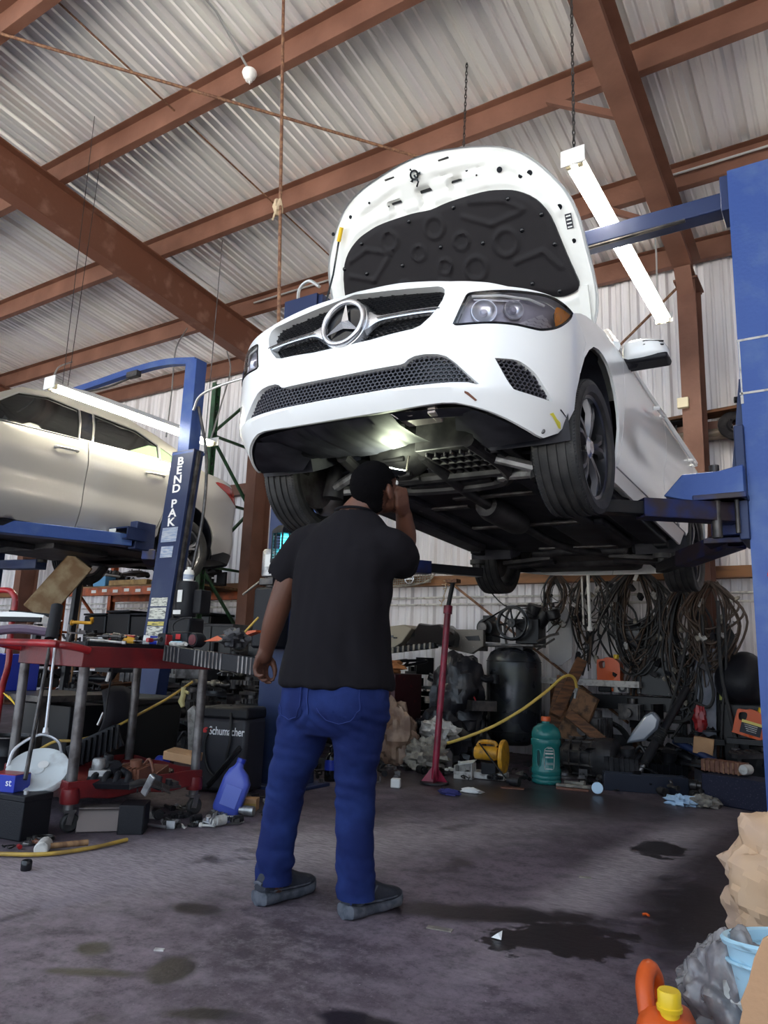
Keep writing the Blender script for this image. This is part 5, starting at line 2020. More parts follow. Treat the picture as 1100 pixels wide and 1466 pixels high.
fl = lambda fn: (lambda u, z, off=0.0: Vector((1, -1, 1)) * 0 + Vector((fn(u, z, off).x, -fn(u, z, off).y, z)))
for sg, fn in ((1, skin2), (-1, fl(skin2))):
    rear_far = sg < 0
    d = .05 if sg > 0 else .12
    FDs = [(.25, .22), (1.50, .24), (1.535, .60), (1.545, 1.06), (.25, 1.00)]
    RDs = [(1.51, .24), (2.33, .26), (2.36, .38), (2.44, .56), (2.56, .70), (2.62, 1.11), (1.555, 1.06), (1.545, .60)]
    arc = [(2.77 + .37 * math.cos(a), .345 + .37 * math.sin(a)) for a in np.linspace(PI * .96, -.03 * PI, 16)]
    QPs = [(2.34, .26)] + [(2.40, .33)] + arc + [(3.17, .24), (SEND, .22), (SEND, 1.06), (3.3, 1.10), (3.0, 1.12), (2.63, 1.11), (2.57, .70), (2.45, .56), (2.37, .38)]
    TLs = smooth_loop([(3.14, 1.035), (3.45, 1.05), (3.72, 1.03), (3.78, .98), (3.76, .88), (3.62, .86), (3.42, .92)], 4)
    panel(FDs, d=d, fn=fn).build('front_door', 'silver_paint', sil, smooth=40)
    panel(RDs, d=d, fn=fn).build('rear_door', 'silver_paint', sil, smooth=40)
    panel(QPs, [TLs], d=d, fn=fn, hrim=.02).build('rear_quarter', 'silver_paint', sil, smooth=40)
    panel(TLs, d=.04, fn=fn, off=-.004).build('tail_lamp', 'tail_red', sil, smooth=40)
    panel([(-.95, .20), (-.42, .20), (-.36, .5), (-.25, .65), (0, .72), (.25, .64), (.245, 1.0), (-.95, .9)], d=.08, fn=fn).build('fender', 'silver_paint', sil)
    panel([(.40, .17), (2.38, .17), (2.33, .255), (1.5, .235), (.40, .215)], d=.06, fn=fn, off=.01).build('sill', 'black_plastic', sil)
    panel([(3.17, .20), (SEND, .19), (SEND, .30), (3.35, .30), (3.16, .24)], d=.06, fn=fn, off=-.004).build('bumper_skirt', 'black_plastic', sil)
    # greenhouse
    FWs = [(.45, 1.0), (1.45, 1.055), (1.56, 1.40), (1.25, 1.425), (.95, 1.36)]
    RWs = [(1.60, 1.065), (2.38, 1.105), (2.42, 1.27), (2.20, 1.38), (1.72, 1.41)]
    QWs = [(2.41, 1.108), (2.58, 1.12), (2.62, 1.18), (2.45, 1.26)]
    panel(FWs, d=.12, fn=fn, rim=0, off=.012).build('front_window', 'silver_glass', sil, smooth=60)
    panel(RWs, d=.12, fn=fn, rim=0, off=.012).build('rear_window', 'silver_glass', sil, smooth=60)
    panel(QWs, d=.12, fn=fn, rim=0, off=.012).build('quarter_window', 'green_glass', sil, smooth=60)
    panel([(2.0, 1.09), (2.375, 1.11), (2.40, 1.25), (2.30, 1.24)], d=.12, fn=fn, rim=0, off=.009).build('lit_pane', 'green_glass', sil, smooth=60)  # green seen through the rear window, painted on as a pane
    panel([(.30, 1.0), (1.46, 1.056), (1.6, 1.065), (2.6, 1.115), (3.0, 1.12), (2.75, 1.28), (2.45, 1.42), (2.1, 1.50), (1.5, 1.52), (1.0, 1.44)], [FWs, RWs, QWs], d=.08, fn=fn, rim=0, hrim=.012, off=.001).build('window_frame', 'silver_paint', sil, smooth=50)
    mb = MB()
    for poly in (FWs, RWs):
        mb.tube([fn(a, b_, -.002) for a, b_ in resample(poly, .08)], .007, 6, closed=True)
    mb.build('window_trim', 'alloy' if sg > 0 else 'gloss_black', sil)
    panel([(1.47, 1.07), (1.59, 1.075), (1.70, 1.40), (1.575, 1.40)], d=.08, fn=fn, rim=0, off=-.001).build('door_pillar', 'gloss_black', sil, smooth=60)
    for uh in (1.32, 2.30):
        q = [fn(uh - .11, .915, -.004), fn(uh - .08, .918, -.035), fn(uh + .08, .928, -.035), fn(uh + .11, .93, -.004)]
        hd = MB().tube(spline(q, 4), .014, 8).build('door_handle', 'silver_paint', sil)
        panel(smooth_loop([(uh - .09, .90), (uh, .885), (uh + .07, .905), (uh + .07, .94), (uh, .955), (uh - .08, .935)], 3), d=.02, fn=fn, rim=0, off=-.001).build('handle_cup', 'alloy', hd)
    mb = MB()
    for k in range(2):
        pass
    # wheel housings
    for cx in (0, -2.77):
        vs, fs = [], []
        prof = [(.375, 0), (.40, -.12), (.40, -.4), (0, -.42)]
        n = 18
        for r_, dy in prof:
            for k in range(n + 1):
                a = R(-25) + (PI + R(50)) * k / n
                vs.append((cx + r_ * math.cos(a), sg * (.88 + dy), .345 + r_ * math.sin(a)))
        for i in range(len(prof) - 1):
            for k in range(n):
                fs.append((i * (n + 1) + k, i * (n + 1) + k + 1, (i + 1) * (n + 1) + k + 1, (i + 1) * (n + 1) + k))
        MB().add(vs, fs).build('wheel_housing', 'dark_plastic', sil)
        make_wheel('wheel', sil, (cx, sg * .79, .245), sg, 0, Ro=.325, Ri=.225, W=.215, rim_mat='alloy', style=1)
# roof, glass, boot, bonnet, floor
prof_ = [(-.85, .78, .88), (-.1, .86, .98), (.55, .72, 1.02), (1.25, .60, 1.44), (1.7, .59, 1.51), (2.15, .60, 1.49), (2.55, .62, 1.36), (3.05, .70, 1.11), (3.55, .66, 1.10), (3.80, .5, 1.02)]
vs = []
for u, hw, z in prof_:
    vs += [(-u, -hw, z - .02), (-u, -hw * .5, z + .012), (-u, 0, z + .02), (-u, hw * .5, z + .012), (-u, hw, z - .02)]
qf = lambda i0, i1: [(5 * i + k, 5 * i + k + 1, 5 * i + 6 + k, 5 * i + 5 + k) for i in range(i0, i1) for k in range(4)]
for nm, a_, b_, mt_ in (('bonnet', 0, 2, 'silver_paint'), ('windscreen', 2, 3, 'silver_glass'), ('roof_skin', 3, 6, 'silver_paint'), ('rear_screen', 6, 7, 'silver_glass'), ('boot_lid', 7, 9, 'silver_paint')):
    sub = vs[5 * a_:5 * (b_ + 1)]
    MB().add(sub, [tuple(i - 5 * a_ for i in f) for f in qf(a_, b_)]).build(nm, mt_, sil, smooth=60)
MB().box((-1.35, 0, .19), (3.6, 1.55, .06)).build('floor_pan', 'soot', sil, bevel=.02)
mb = MB()
mb.tube(spline([(-.2, .1, .17), (-1.4, .12, .14), (-2.4, .2, .16), (-3.2, .45, .2)], 4), .035, 8).box((-2.77, 0, .22), (.3, 1.0, .12)).box((-1.9, 0, .15), (.6, .9, .08)).tube([(-2.77, -.7, .25), (-2.77, .7, .25)], .035, 8)
mb.box((-.1, 0, .2), (.8, .9, .16)).box((-3.2, .1, .25), (.4, .8, .14))
mb.build('exhaust_and_axle', 'soot', sil, bevel=.01)
mb = MB().box((.5, 0, .5), (.8, 1.5, .55))
mb.build('front_end', 'silver_paint', sil, bevel=.15)

# ---- its lift
bl = thing('car_lift', 'dark blue lettered lift with a leaning post raising the silver car', 'car lift', (-5.35, 4.5, 0))
BM_ = dict(world=True, parent=bl)
lean = .094
YB0, YB1 = 4.45, 4.57
xl = lambda z: -5.49 + lean * z
mb = MB()
w_ = .285


def slab(mb, xa, xb, ya, yb, z0, z1):
    vs = [(xl(z) + x, y, z) for z in (z0, z1) for x, y in ((xa, ya), (xb, ya), (xb, yb), (xa, yb))]
    return mb.add(vs, [(0, 3, 2, 1), (4, 5, 6, 7), (0, 1, 5, 4), (1, 2, 6, 5), (2, 3, 7, 6), (3, 0, 4, 7)])


slab(mb, 0, w_, YB0, YB0 + .012, .0, 2.72)
slab(mb, w_ - .012, w_, YB0, YB1, 0, 2.72)
slab(mb, 0, w_, YB1 - .012, YB1, 0, 2.72)
slab(mb, 0, .012, YB0, YB0 + .07, 0, 2.72)
slab(mb, 0, .012, YB1 - .07, YB1, 0, 2.72)
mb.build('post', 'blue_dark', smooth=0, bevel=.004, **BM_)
mb = MB()
slab(mb, w_ + .001, w_ + .03, YB0 + .03, YB0 + .06, 1.0, 2.70)
mb.build('cable_channel', 'dark_steel', smooth=0, **BM_)
MB().box((-5.33, 4.55, .012), (.5, .46, .024)).build('base_plate', 'blue_dark', **BM_)
MB().box((-5.115, 4.53, 3.14), (.15, .13, .95)).box((-5.10, 4.52, 2.70), (.28, .14, .03)).build('post_extension', 'blue_lift', bevel=.005, **BM_)
MB().tube(spline([(-5.08, 4.5, 3.60), (-5.5, 4.5, 3.665), (-6.0, 4.5, 3.67), (-6.8, 4.5, 3.63), (-8.3, 4.5, 3.58)], 6), .045, 4).build('overhead_beam', 'blue_lift', smooth=0, **BM_)
MB().box((-5.9, 4.44, 3.60), (.16, .06, .06)).tube(spline([(-5.9, 4.44, 3.58), (-6.3, 4.44, 3.54), (-6.8, 4.44, 3.56)], 4), .012, 6).build('limit_switch', 'dark_steel', bevel=.005, **BM_)
for nm, sc_ in (('post', 1),):
    mb = MB().box((-8.25, 4.55, 1.85), (.28, .22, 3.7))
    mb.build('post', 'blue_dark', bevel=.006, **BM_)
# lettering: upright letters stacked down the post
zt_ = 2.665
letters = 'BEND PAK'
upv = Vector((lean, 0, 1))
for k, ch in enumerate(letters):
    if ch == ' ':
        continue
    z = zt_ - .047 - .0845 * k - (.0 if k < 5 else -.03)
    o_ = Vector((xl(z) + w_ * .46, YB0 - .0015, z))
    text_mesh(ch, .104, bl.matrix_basis.inverted() @ frame(o_, (1, 0, 0), upv), 'lettering', 'txt_white', bl, bold=.0025, sx=1.4)


def plate(z, hgt, mt_, wd=.8, cx=.48, name='warning_label', dy=.0015):
    mb = MB()
    a_, b_ = w_ * (cx - wd / 2), w_ * (cx + wd / 2)
    slab(mb, a_, b_, YB0 - dy - .001, YB0 - dy, z - hgt / 2, z + hgt / 2)
    return mb.build(name, mt_, smooth=0, **BM_)


M['lbl_blue'] = mat('faded_blue_label', (.22, .28, .42), .6, col2=(.42, .45, .52), scale=26, amount=(.4, .62), stretch=(.5, 1, 3.5))
M['lbl_print'] = mat('printed_label', (.62, .62, .56), .6, col2=(.15, .15, .14), scale=34, amount=(.5, .6), stretch=(.5, 1, 3))
M['lbl_print_y'] = mat('printed_yellow_label', (.62, .52, .14), .6, col2=(.12, .11, .06), scale=34, amount=(.5, .6), stretch=(.5, 1, 3))
plate(1.945, .13, 'lbl_blue', .70)
plate(1.79, .10, 'lbl_blue', .55)
for k, (z, h_, q_) in enumerate(((1.345, .075, 'lbl_print'), (1.245, .10, 'lbl_print'), (1.155, .035, 'lbl_print_y'), (1.09, .08, 'lbl_print'), (1.01, .05, 'lbl_print_y'), (.955, .05, 'lbl_print'))):
    plate(z, h_, q_, .74, .5)
# arms
zc_ = 1.90
mb = MB().box((-5.60, 4.50, 1.96), (.10, .22, .26))
mb.build('carriage', 'blue_dark', bevel=.008, **BM_)
mb = MB()
for dz, dy in ((.05, 0), (-.05, 0)):
    mb.box((-5.66, 4.36, 1.955 + dz), (.34, .22, .012))
for dx in (-.16, .16):
    mb.box((-5.66 + dx, 4.36, 1.955), (.012, .22, .10))
mb.build('pivot_housing', 'blue_dark', smooth=0, **BM_)
mb = MB().prism([(0, 0), (.62, 0), (.62, .10), (.14, .12)], 4.25, 4.40, lambda u, v, q_: (-6.42 + u, q_, 1.935 + v))
mb.build('arm_housing', 'blue_lift', bevel=.006, **BM_)
a_, b_ = Vector((-5.6, 4.36, 1.90)), Vector((-5.95, 3.0, 1.86))
MB().beam(a_, b_, .13, .11).build('arm', 'blue_lift', bevel=.006, **BM_)
MB().beam(b_ + Vector((.1, .4, .0)), Vector((-6.02, 2.75, 1.86)), .09, .07).build('arm_extension', 'dark_steel', bevel=.006, **BM_)
MB().beam((-5.55, 4.55, 1.80), (-6.0, 5.0, 1.78), .12, .10).build('arm', 'blue_greasy', bevel=.006, **BM_)
MB().beam((-8.0, 4.4, 1.80), (-7.3, 3.0, 1.78), .13, .10).build('arm', 'blue_dark', bevel=.006, **BM_)
MB().beam((-8.0, 4.6, 1.80), (-7.3, 4.6, 1.78), .13, .10).build('arm', 'blue_dark', bevel=.006, **BM_)
for p in ((-6.02, 2.75), (-6.0, 5.0), (-7.3, 3.0), (-7.3, 4.6)):
    MB().cyl((*p, 1.80), (*p, 1.90), .055).build('lift_pad', 'rubber', **BM_)
MB().box((-5.70, 4.245, 1.965), (.09, .004, .07)).build('arm_sticker', 'lbl_white', smooth=0, **BM_)
# hose from the top and power unit on the right flank
MB().tube(spline([(-5.03, 4.47, 3.1), (-4.93, 4.45, 3.22), (-4.6, 4.4, 3.25), (-4.2, 4.4, 3.27)], 6), .012, 7).build('hydraulic_hose', 'galv', **BM_)
MB().tube(spline([(-5.02, 4.52, 3.15), (-4.95, 4.60, 2.7), (-4.92, 4.60, 2.2), (-4.94, 4.56, 1.75), (-4.93, 4.50, 1.55), (-4.95, 4.44, 1.42)], 6), .015, 7).build('hydraulic_hose', 'dark_steel', **BM_)
pu = Vector((at(268, 850, Y=4.42).x, 4.42, 1.36))
mb = MB().lathe([(0, -.15), (.09, -.15), (.095, -.13), (.095, .12), (.085, .15), (0, .15)], pu, n=26)
mb.build('pump_motor', 'black_plastic', **BM_)
MB().box(pu + Vector((.13, .05, -.02)), (.10, .12, .20)).build('motor_box', 'black_plastic', bevel=.008, **BM_)
MB().box(pu + Vector((.02, -.096, .02)), (.055, .006, .10)).box(pu + Vector((0, -.096, -.115)), (.09, .006, .035)).build('motor_label', 'lbl_white', smooth=0, **BM_)
MB().box(pu + Vector((0, .02, -.24)), (.26, .18, .16)).build('oil_tank', 'black_plastic', bevel=.02, **BM_)
cn = thing('oil_bottle', 'small white can standing on the pump motor beside the lettered post', 'can', pu + Vector((0, 0, .15)))
MB().lathe([(0, 0), (.045, 0), (.045, .075), (.035, .10), (.018, .105), (.018, .125), (0, .125)], n=18).build('can_body', 'white_plastic', cn)
MB().lathe([(.0455, .02), (.0455, .06)], n=18).build('can_label', 'lbl_blue', cn)
# ================================================================== junk makers (each returns a mesh in its own frame, about size s)
def jk(kind, s, sd):
    g = random.Random(sd)
    mb = MB()
    u = g.uniform
    if kind == 'bracket':
        t = s * .08
        mb.box((0, 0, t / 2), (s, s * .55, t)).box((-s / 2 + t / 2, 0, s * .25), (t, s * .55, s * .5)).box((s * .3, 0, s * .12), (s * .25, s * .4, s * .2)).cyl((s * .1, 0, t), (s * .1, 0, s * .3), s * .12, n=12)
    elif kind == 'rotor':
        p = [(s * .16, 0), (s * .16, s * .12), (s * .28, s * .12), (s * .30, s * .05), (s * .5, s * .05), (s * .5, 0), (s * .16, 0)]
        mb.lathe(p, n=26)
        for k in range(5):
            a = k * 1.2566
            mb.cyl((s * .22 * math.cos(a), s * .22 * math.sin(a), s * .12), (s * .22 * math.cos(a), s * .22 * math.sin(a), s * .17), s * .025, n=8)
    elif kind == 'pipe':
        pts = [(-s * .5, 0, s * .1), (-s * .2, u(-.1, .1) * s, s * .12), (s * .1, u(-.15, .15) * s, s * .12), (s * .35, u(-.2, .2) * s, s * .14), (s * .45, u(-.2, .2) * s, s * .3)]
        mb.tube(spline(pts, 5), s * .07, 10).cyl(pts[0], (-s * .44, 0, s * .1), s * .12, n=14)
        mb.torus(pts[-1], s * .07, s * .025, 'z', 14, 6)
    elif kind == 'housing':
        mb.box((0, 0, s * .22), (s * .8, s * .6, s * .44)).cyl((s * .1, 0, s * .4), (s * .1, 0, s * .62), s * .16, n=16).cyl((-s * .4, 0, s * .2), (-s * .58, 0, s * .2), s * .14, n=16)
        for k in range(6):
            mb.box((-s * .3 + s * .12 * k, 0, s * .22), (s * .03, s * .66, s * .48))
        mb.tube(spline([(s * .2, s * .2, s * .44), (s * .35, s * .25, s * .6), (s * .55, s * .15, s * .3)], 5), s * .04, 8)
    elif kind == 'panel':
        n = 12
        vs = []
        a_, b_ = u(.3, .9), u(-.6, .6)
        for i in range(n + 1):
            for j in range(5):
                x, y = (i / n - .5) * s, (j / 4 - .5) * s * .45
                z = s * .18 * math.sin(i / n * PI * a_ + b_) + s * .08 * (j / 4 - .5) ** 2 * 4
                vs.append((x, y, z + s * .02))
        m_ = len(vs)
        vs2 = vs + [(x, y, z - s * .02) for x, y, z in vs]
        fs = []
        for i in range(n):
            for j in range(4):
                q = (i * 5 + j, i * 5 + j + 1, i * 5 + 6 + j, i * 5 + 5 + j)
                fs += [q, tuple(m_ + e for e in q[::-1])]
        for i in range(n):
            fs += [(i * 5, i * 5 + 5, m_ + i * 5 + 5, m_ + i * 5), (i * 5 + 4, m_ + i * 5 + 4, m_ + i * 5 + 9, i * 5 + 9)]
        for j in range(4):
            fs += [(j, m_ + j, m_ + j + 1, j + 1), (n * 5 + j, n * 5 + j + 1, m_ + n * 5 + j + 1, m_ + n * 5 + j)]
        mb.add(vs2, fs)
        for k in range(3):
            x = (-.3 + .3 * k) * s
            mb.box((x, 0, s * .12), (s * .03, s * .34, s * .1))
    elif kind == 'hose':
        pts = [(u(-.5, .5) * s, u(-.4, .4) * s, abs(u(.03, .3)) * s) for _ in range(6)]
        mb.tube(spline(pts, 6), s * .035, 7)
    elif kind == 'shaft':
        mb.lathe([(0, -s * .5), (s * .03, -s * .5), (s * .03, -s * .3), (s * .07, -s * .28), (s * .085, -s * .2), (s * .06, -s * .1), (s * .035, -s * .08), (s * .035, s * .25), (s * .07, s * .28), (s * .08, s * .36), (s * .03, s * .4), (s * .03, s * .5), (0, s * .5)], (0, 0, s * .085), 'x', 14)
    elif kind == 'gear':
        n = 18
        pol = []
        for k in range(n):
            a = 2 * PI * k / n
            for da, r_ in ((-.11, .42), (-.06, .5), (.06, .5), (.11, .42)):
                pol.append((s * r_ * math.cos(a + da), s * r_ * math.sin(a + da)))
        mb.prism(pol, 0, s * .16, lambda a, b_, w: (a, b_, w))
        mb.cyl((0, 0, 0), (0, 0, s * .28), s * .16, n=16)
    elif kind == 'bolt':
        mb.cyl((-s * .5, 0, s * .1), (s * .3, 0, s * .1), s * .09, n=8).cyl((s * .3, 0, s * .1), (s * .5, 0, s * .1), s * .17, n=6)
    elif kind == 'socket_tool':
        mb.cyl((-s * .3, 0, s * .25), (s * .3, 0, s * .25), s * .25, n=14).cyl((s * .3, 0, s * .25), (s * .5, 0, s * .25), s * .17, n=12)
    elif kind == 'spanner':
        mb.box((0, 0, s * .03), (s * .74, s * .09, s * .05)).torus((-s * .43, 0, s * .03), s * .075, s * .03, 'z', 16, 6)
        for q in (-1, 1):
            mb.box((s * .44, q * s * .06, s * .03), (s * .14, s * .045, s * .06), rot=(0, 0, q * .3))
    elif kind == 'coil':
        for k in range(4):
            mb.torus((u(-.03, .03) * s, u(-.03, .03) * s, s * (.04 + .05 * k)), s * u(.38, .48), s * .03, 'z', 26, 6)
    elif kind == 'manifold':
        mb.box((0, 0, s * .1), (s, s * .2, s * .12))
        for k in range(4):
            x = (-.36 + .24 * k) * s
            mb.tube(spline([(x, 0, s * .1), (x, s * .2, s * .16), (x * .7, s * .36, s * .1), (x * .3, s * .45, s * .12)], 4), s * .075, 10)
        mb.cyl((0, s * .45, s * .02), (0, s * .45, s * .24), s * .13, n=14)
    elif kind == 'tray':
        t = s * .03
        mb.box((0, 0, t / 2), (s, s * .6, t))
        for q in (-1, 1):
            mb.box((0, q * s * .3, s * .12), (s, t, s * .24)).box((q * s * .5, 0, s * .12), (t, s * .6, s * .24))
        mb.cyl((s * .2, 0, 0), (s * .2, 0, s * .1), s * .1, n=12)
    return mb


JNAME = dict(bracket='metal_bracket', rotor='brake_rotor', pipe='engine_pipe', housing='engine_part', panel='trim_panel', hose='rubber_hose', shaft='drive_shaft', gear='gear_wheel', bolt='bolt',
             socket_tool='socket', spanner='spanner', coil='hose_coil', manifold='intake_manifold', tray='plastic_tray')
JWORD = dict(bracket='bracket', rotor='rotor', pipe='pipe', housing='car part', panel='panel', hose='hose', shaft='shaft', gear='gear', bolt='bolt', socket_tool='socket', spanner='spanner', coil='hose', manifold='manifold', tray='tray')
JTXT = dict(bracket='greasy metal bracket', rotor='worn brake rotor', pipe='dark bent engine pipe', housing='ribbed dark engine casing', panel='dark curved plastic panel', hose='curled black hose', shaft='stepped dark shaft',
            gear='toothed metal wheel', bolt='loose dirty bolt', socket_tool='steel socket', spanner='flat steel spanner', coil='coiled black hose', manifold='four-branch black manifold', tray='shallow black plastic tray')
_cache = {}


def junk(kind, s, loc, mt_, where, rot=(0, 0, 0), sd=0, group=True):
    """One junk item; look-alikes of one heap share label and group."""
    key = (kind, round(s, 3), mt_, sd % 3)
    nm = JNAME[kind]
    if key in _cache:
        o = _cache[key].copy()
        for k in list(o.keys()):
            del o[k]
        COL.objects.link(o)
    else:
        o = jk(kind, s, sd % 3).build(nm, mt_, smooth=45)
        _cache[key] = o
    o.location = loc
    o.rotation_euler = rot
    lab = JTXT[kind] + ' ' + where
    tag(o, lab, JWORD[kind], (JTXT[kind] + 's ' + where) if group else None)
    return o


_HM = {}
KEEP = [(-1.36, 7.0, -1.0, 7.5), (-6.8, 6.9, -6.45, 7.4), (-5.65, 4.3, -5.05, 4.75), (-3.25, 6.68, -2.6, 7.35), (-4.3, 5.95, -3.66, 6.55), (-3.85, 4.0, -3.35, 4.6), (-5.2, 3.45, -4.3, 4.05)]
JH = dict(bracket=.5, rotor=.2, pipe=.3, housing=.62, panel=.26, hose=.3, shaft=.18, gear=.3, bolt=.3, socket_tool=.5, spanner=.1, coil=.28, manifold=.28, tray=.26)
JF = dict(bracket=.5, rotor=.5, pipe=.42, housing=.52, panel=.46, hose=.42, shaft=.4, gear=.5, bolt=.4, socket_tool=.4, spanner=.4, coil=.5, manifold=.5, tray=.5)
CELL = .04


def heap(where, x0, x1, y0, y1, hfun, n, kinds, sizes, mats, seed, tilt=.6, z0=0.0):
    """Items dropped one after another, each resting on what already lies under it."""
    g = random.Random(seed)
    for k in range(n):
        kd, s, mt_ = g.choice(kinds), g.choice(sizes), g.choice(mats)
        best = None
        for tr in range(14):
            x, y = g.uniform(x0, x1), g.uniform(y0, y1)
            r_ = JF[kd] * s * .92
            if any(a - r_ < x < c + r_ and b_ - r_ < y < d + r_ for a, b_, c, d in KEEP):
                continue
            cells = [(i, j) for i in range(int((x - r_) / CELL) - 1, int((x + r_) / CELL) + 1) for j in range(int((y - r_) / CELL) - 1, int((y + r_) / CELL) + 1)]
            top = max(_HM.get(c, z0) for c in cells)
            lim = hfun((x - x0) / (x1 - x0), (y - y0) / (y1 - y0)) + z0
            sc = top - lim
            if top <= max(lim - JH[kd] * s * .5, z0) and (best is None or sc < best[0]):
                best = (sc, x, y, top, cells)
                if tr > 5:
                    break
        if best is None:
            continue
        _, x, y, top, cells = best
        junk(kd, s, (x, y, top + .002), mt_, where, (0, 0, g.uniform(0, 6.28)), g.randrange(3))
        for c in cells:
            _HM[c] = top + JH[kd] * s


# ================================================================== the red cart
A_ = Vector((-3.45, 2.49, 0))
CRZ = math.atan2(.72, .13)
cart = thing('tool_cart', 'red two-shelf workshop cart piled with tools and greasy parts', 'cart', A_, CRZ)
LX, LY = .73, .765


def tray(z0, z1, lip, wav=0):
    mb = MB()
    t = .012
    mb.box((LX / 2, LY / 2, z0 + t / 2), (LX + .05, LY + .05, t))
    n = 14
    for (a, b_) in (((-.03, -.03), (LX + .03, -.03)), ((LX + .03, -.03), (LX + .03, LY + .03)), ((LX + .03, LY + .03), (-.03, LY + .03)), ((-.03, LY + .03), (-.03, -.03))):
        vs = []
        for i in range(n + 1):
            x, y = a[0] + (b_[0] - a[0]) * i / n, a[1] + (b_[1] - a[1]) * i / n
            w_ = wav * math.sin(i * 1.1)
            cx, cy = (LX / 2 - x) * .02, (LY / 2 - y) * .02
            vs += [(x, y, z0 - lip + w_), (x, y, z1 + w_ * .4), (x + cx, y + cy, z1 + .004 + w_ * .4), (x + cx, y + cy, z0 - lip + w_)]
        fs = [(4 * i + j, 4 * i + 4 + j, 4 * i + 4 + (j + 1) % 4, 4 * i + (j + 1) % 4) for i in range(n) for j in range(4)]
        mb.add(vs, fs)
    return mb


tray(.900, .922, .085).build('top_tray', 'red_paint', cart, smooth=30, bevel=.004)
tray(.185, .245, .03, .008).build('lower_tray', 'red_paint', cart, smooth=30, bevel=.004)
for x, y in ((0, 0), (LX, 0), (LX, LY), (0, LY)):
    MB().cyl((x, y, .11), (x, y, .875), .027, n=16).build('leg', 'grey_steel', cart)
    MB().lathe([(.027, .14), (.045, .14), (.05, .16), (.045, .21), (.028, .22)], (x, y, 0), n=18).build('corner_cup', 'red_paint', cart)
    cs = MB().box((x, y, .105), (.06, .06, .012)).box((x + .005, y - .022, .075), (.03, .005, .07), rot=(0, .2, 0)).box((x + .005, y + .022, .075), (.03, .005, .07), rot=(0, .2, 0)).build('caster', 'grey_steel', cart)
    MB().lathe([(.012, -.014), (.038, -.016), (.046, -.010), (.046, .010), (.038, .016), (.012, .014)], (x + .012, y, .048), 'y', 22).build('caster_wheel', 'rubber', cs)
MB().tube(spline([(0, -.03, .90), (-.07, -.035, .915), (-.15, -.01, .925), (-.19, .06, .93), (-.19, .70, .93), (-.13, .79, .92), (0, .79, .90)], 6), .020, 10).build('push_handle', 'red_bright', cart)
CM = cart.matrix_basis
cl = lambda x, y, z: CM @ Vector((x, y, z))
TZ_ = .88

# ---- on the top tray
def on(px, py, z=.90):
    return at(px, py, Z=z)


def pt_(px, py, Y):
    return at(px, py, Y=Y)


tt = thing('parts_tray', 'shallow black parts tray under the tools on the red cart', 'tray', cl(.36, .40, .9125), CRZ)
mb = MB().box((0, 0, .012), (.66, .66, .024))
for q_ in (-1, 1):
    mb.box((q_ * .33, 0, .018), (.012, .66, .036)).box((0, q_ * .33, .018), (.66, .012, .036))
mb.build('tray_shell', 'oil', tt, bevel=.003)
# long levers leaning on the cart handle
a, b_ = pt_(82, 868, 2.62), pt_(36, 1116, 2.30)
t = thing('pry_bar', 'long dark pry bar leaning on the cart with its thick black grip upward', 'bar', (b_.x, b_.y, b_.z))
MB().tube([a, a + (b_ - a) * .22], [.034, .036], 14).build('grip', 'black_plastic', t, world=True)
MB().tube(spline([a + (b_ - a) * .2, a + (b_ - a) * .85, b_], 4), .011, 8).build('shank', 'dark_steel', t, world=True)
a, b_ = pt_(80, 915, 2.50), pt_(66, 1042, 2.42)
t = thing('breaker_bar', 'thin bright steel breaker bar hanging beside the dark pry bar', 'bar', b_)
MB().tube([a, b_], .008, 8).build('shank', 'alloy', t, world=True)
MB().tube([b_, b_ + (b_ - a) * .06], [.014, .018], 8).build('head', 'alloy', t, world=True)

c_ = pt_(98, 921, 2.55)
t = thing('pliers', 'black pliers with open handles hanging over the cart corner', 'pliers', c_)
for k in (-1, 1):
    MB().tube(spline([(0, 0, .015), (.03 * k, .01, -.02), (.04 * k + .02, .01, -.06), (.03 * k + .035, .005, -.10)], 4), .009, 8).build('handle', 'black_plastic', t)
    MB().tube([(0, 0, .01), (-.012 * k, 0, .05)], [.012, .006], 8).build('jaw', 'dark_steel', t)


def along(p, q, r, name, label, cat, prof, mt_, n=16):
    """A lathe profile (radius, fraction) laid from p to q."""
    p, q = Vector(p), Vector(q)
    d = (q - p).normalized()
    fr = frame(p, d.orthogonal(), d.cross(d.orthogonal()))
    if fr.col[2].xyz.dot(d) < 0:
        fr = frame(p, d.cross(d.orthogonal()), d.orthogonal())
    L = (q - p).length
    return fr, L


# impact wrench
p, q = pt_(196, 894, 2.98), pt_(127, 892, 2.86)
t = thing('impact_wrench', 'red and silver air impact wrench lying on the cart by the lettered post', 'wrench', (p + q) / 2)
fr, L = along(p, q, 0, '', '', '', None, '')
MB().lathe([(0, 0), (.024, 0), (.027, .01), (.027, L * .42), (.03, L * .45), (.03, L * .5), (0, L * .5)], n=18, mtx=fr).build('motor_barrel', 'red_bright', t, world=True)
MB().lathe([(0, L * .5), (.030, L * .5), (.028, L * .58), (.018, L * .68), (.016, L * .74), (0, L * .74)], n=18, mtx=fr).build('hammer_case', 'alu', t, world=True)
MB().lathe([(0, L * .74), (.008, L * .74), (.008, L), (0, L)], n=10, mtx=fr).build('anvil', 'grey_steel', t, world=True)
MB().beam(p + (q - p) * .1 + Vector((0, 0, -.02)), p + (q - p) * .42 + Vector((0, 0, -.03)), .012, .012).build('lever', 'dark_steel', t, world=True)
MB().lathe([(0, -.03), (.02, -.03), (.02, 0), (0, 0)], n=12, mtx=fr).build('handle_end', 'black_plastic', t, world=True)
p, q = pt_(193, 910, 2.92), pt_(162, 903, 2.84)
t = thing('angle_drill', 'brass and black air drill lying in front of the red impact wrench', 'drill', (p + q) / 2)
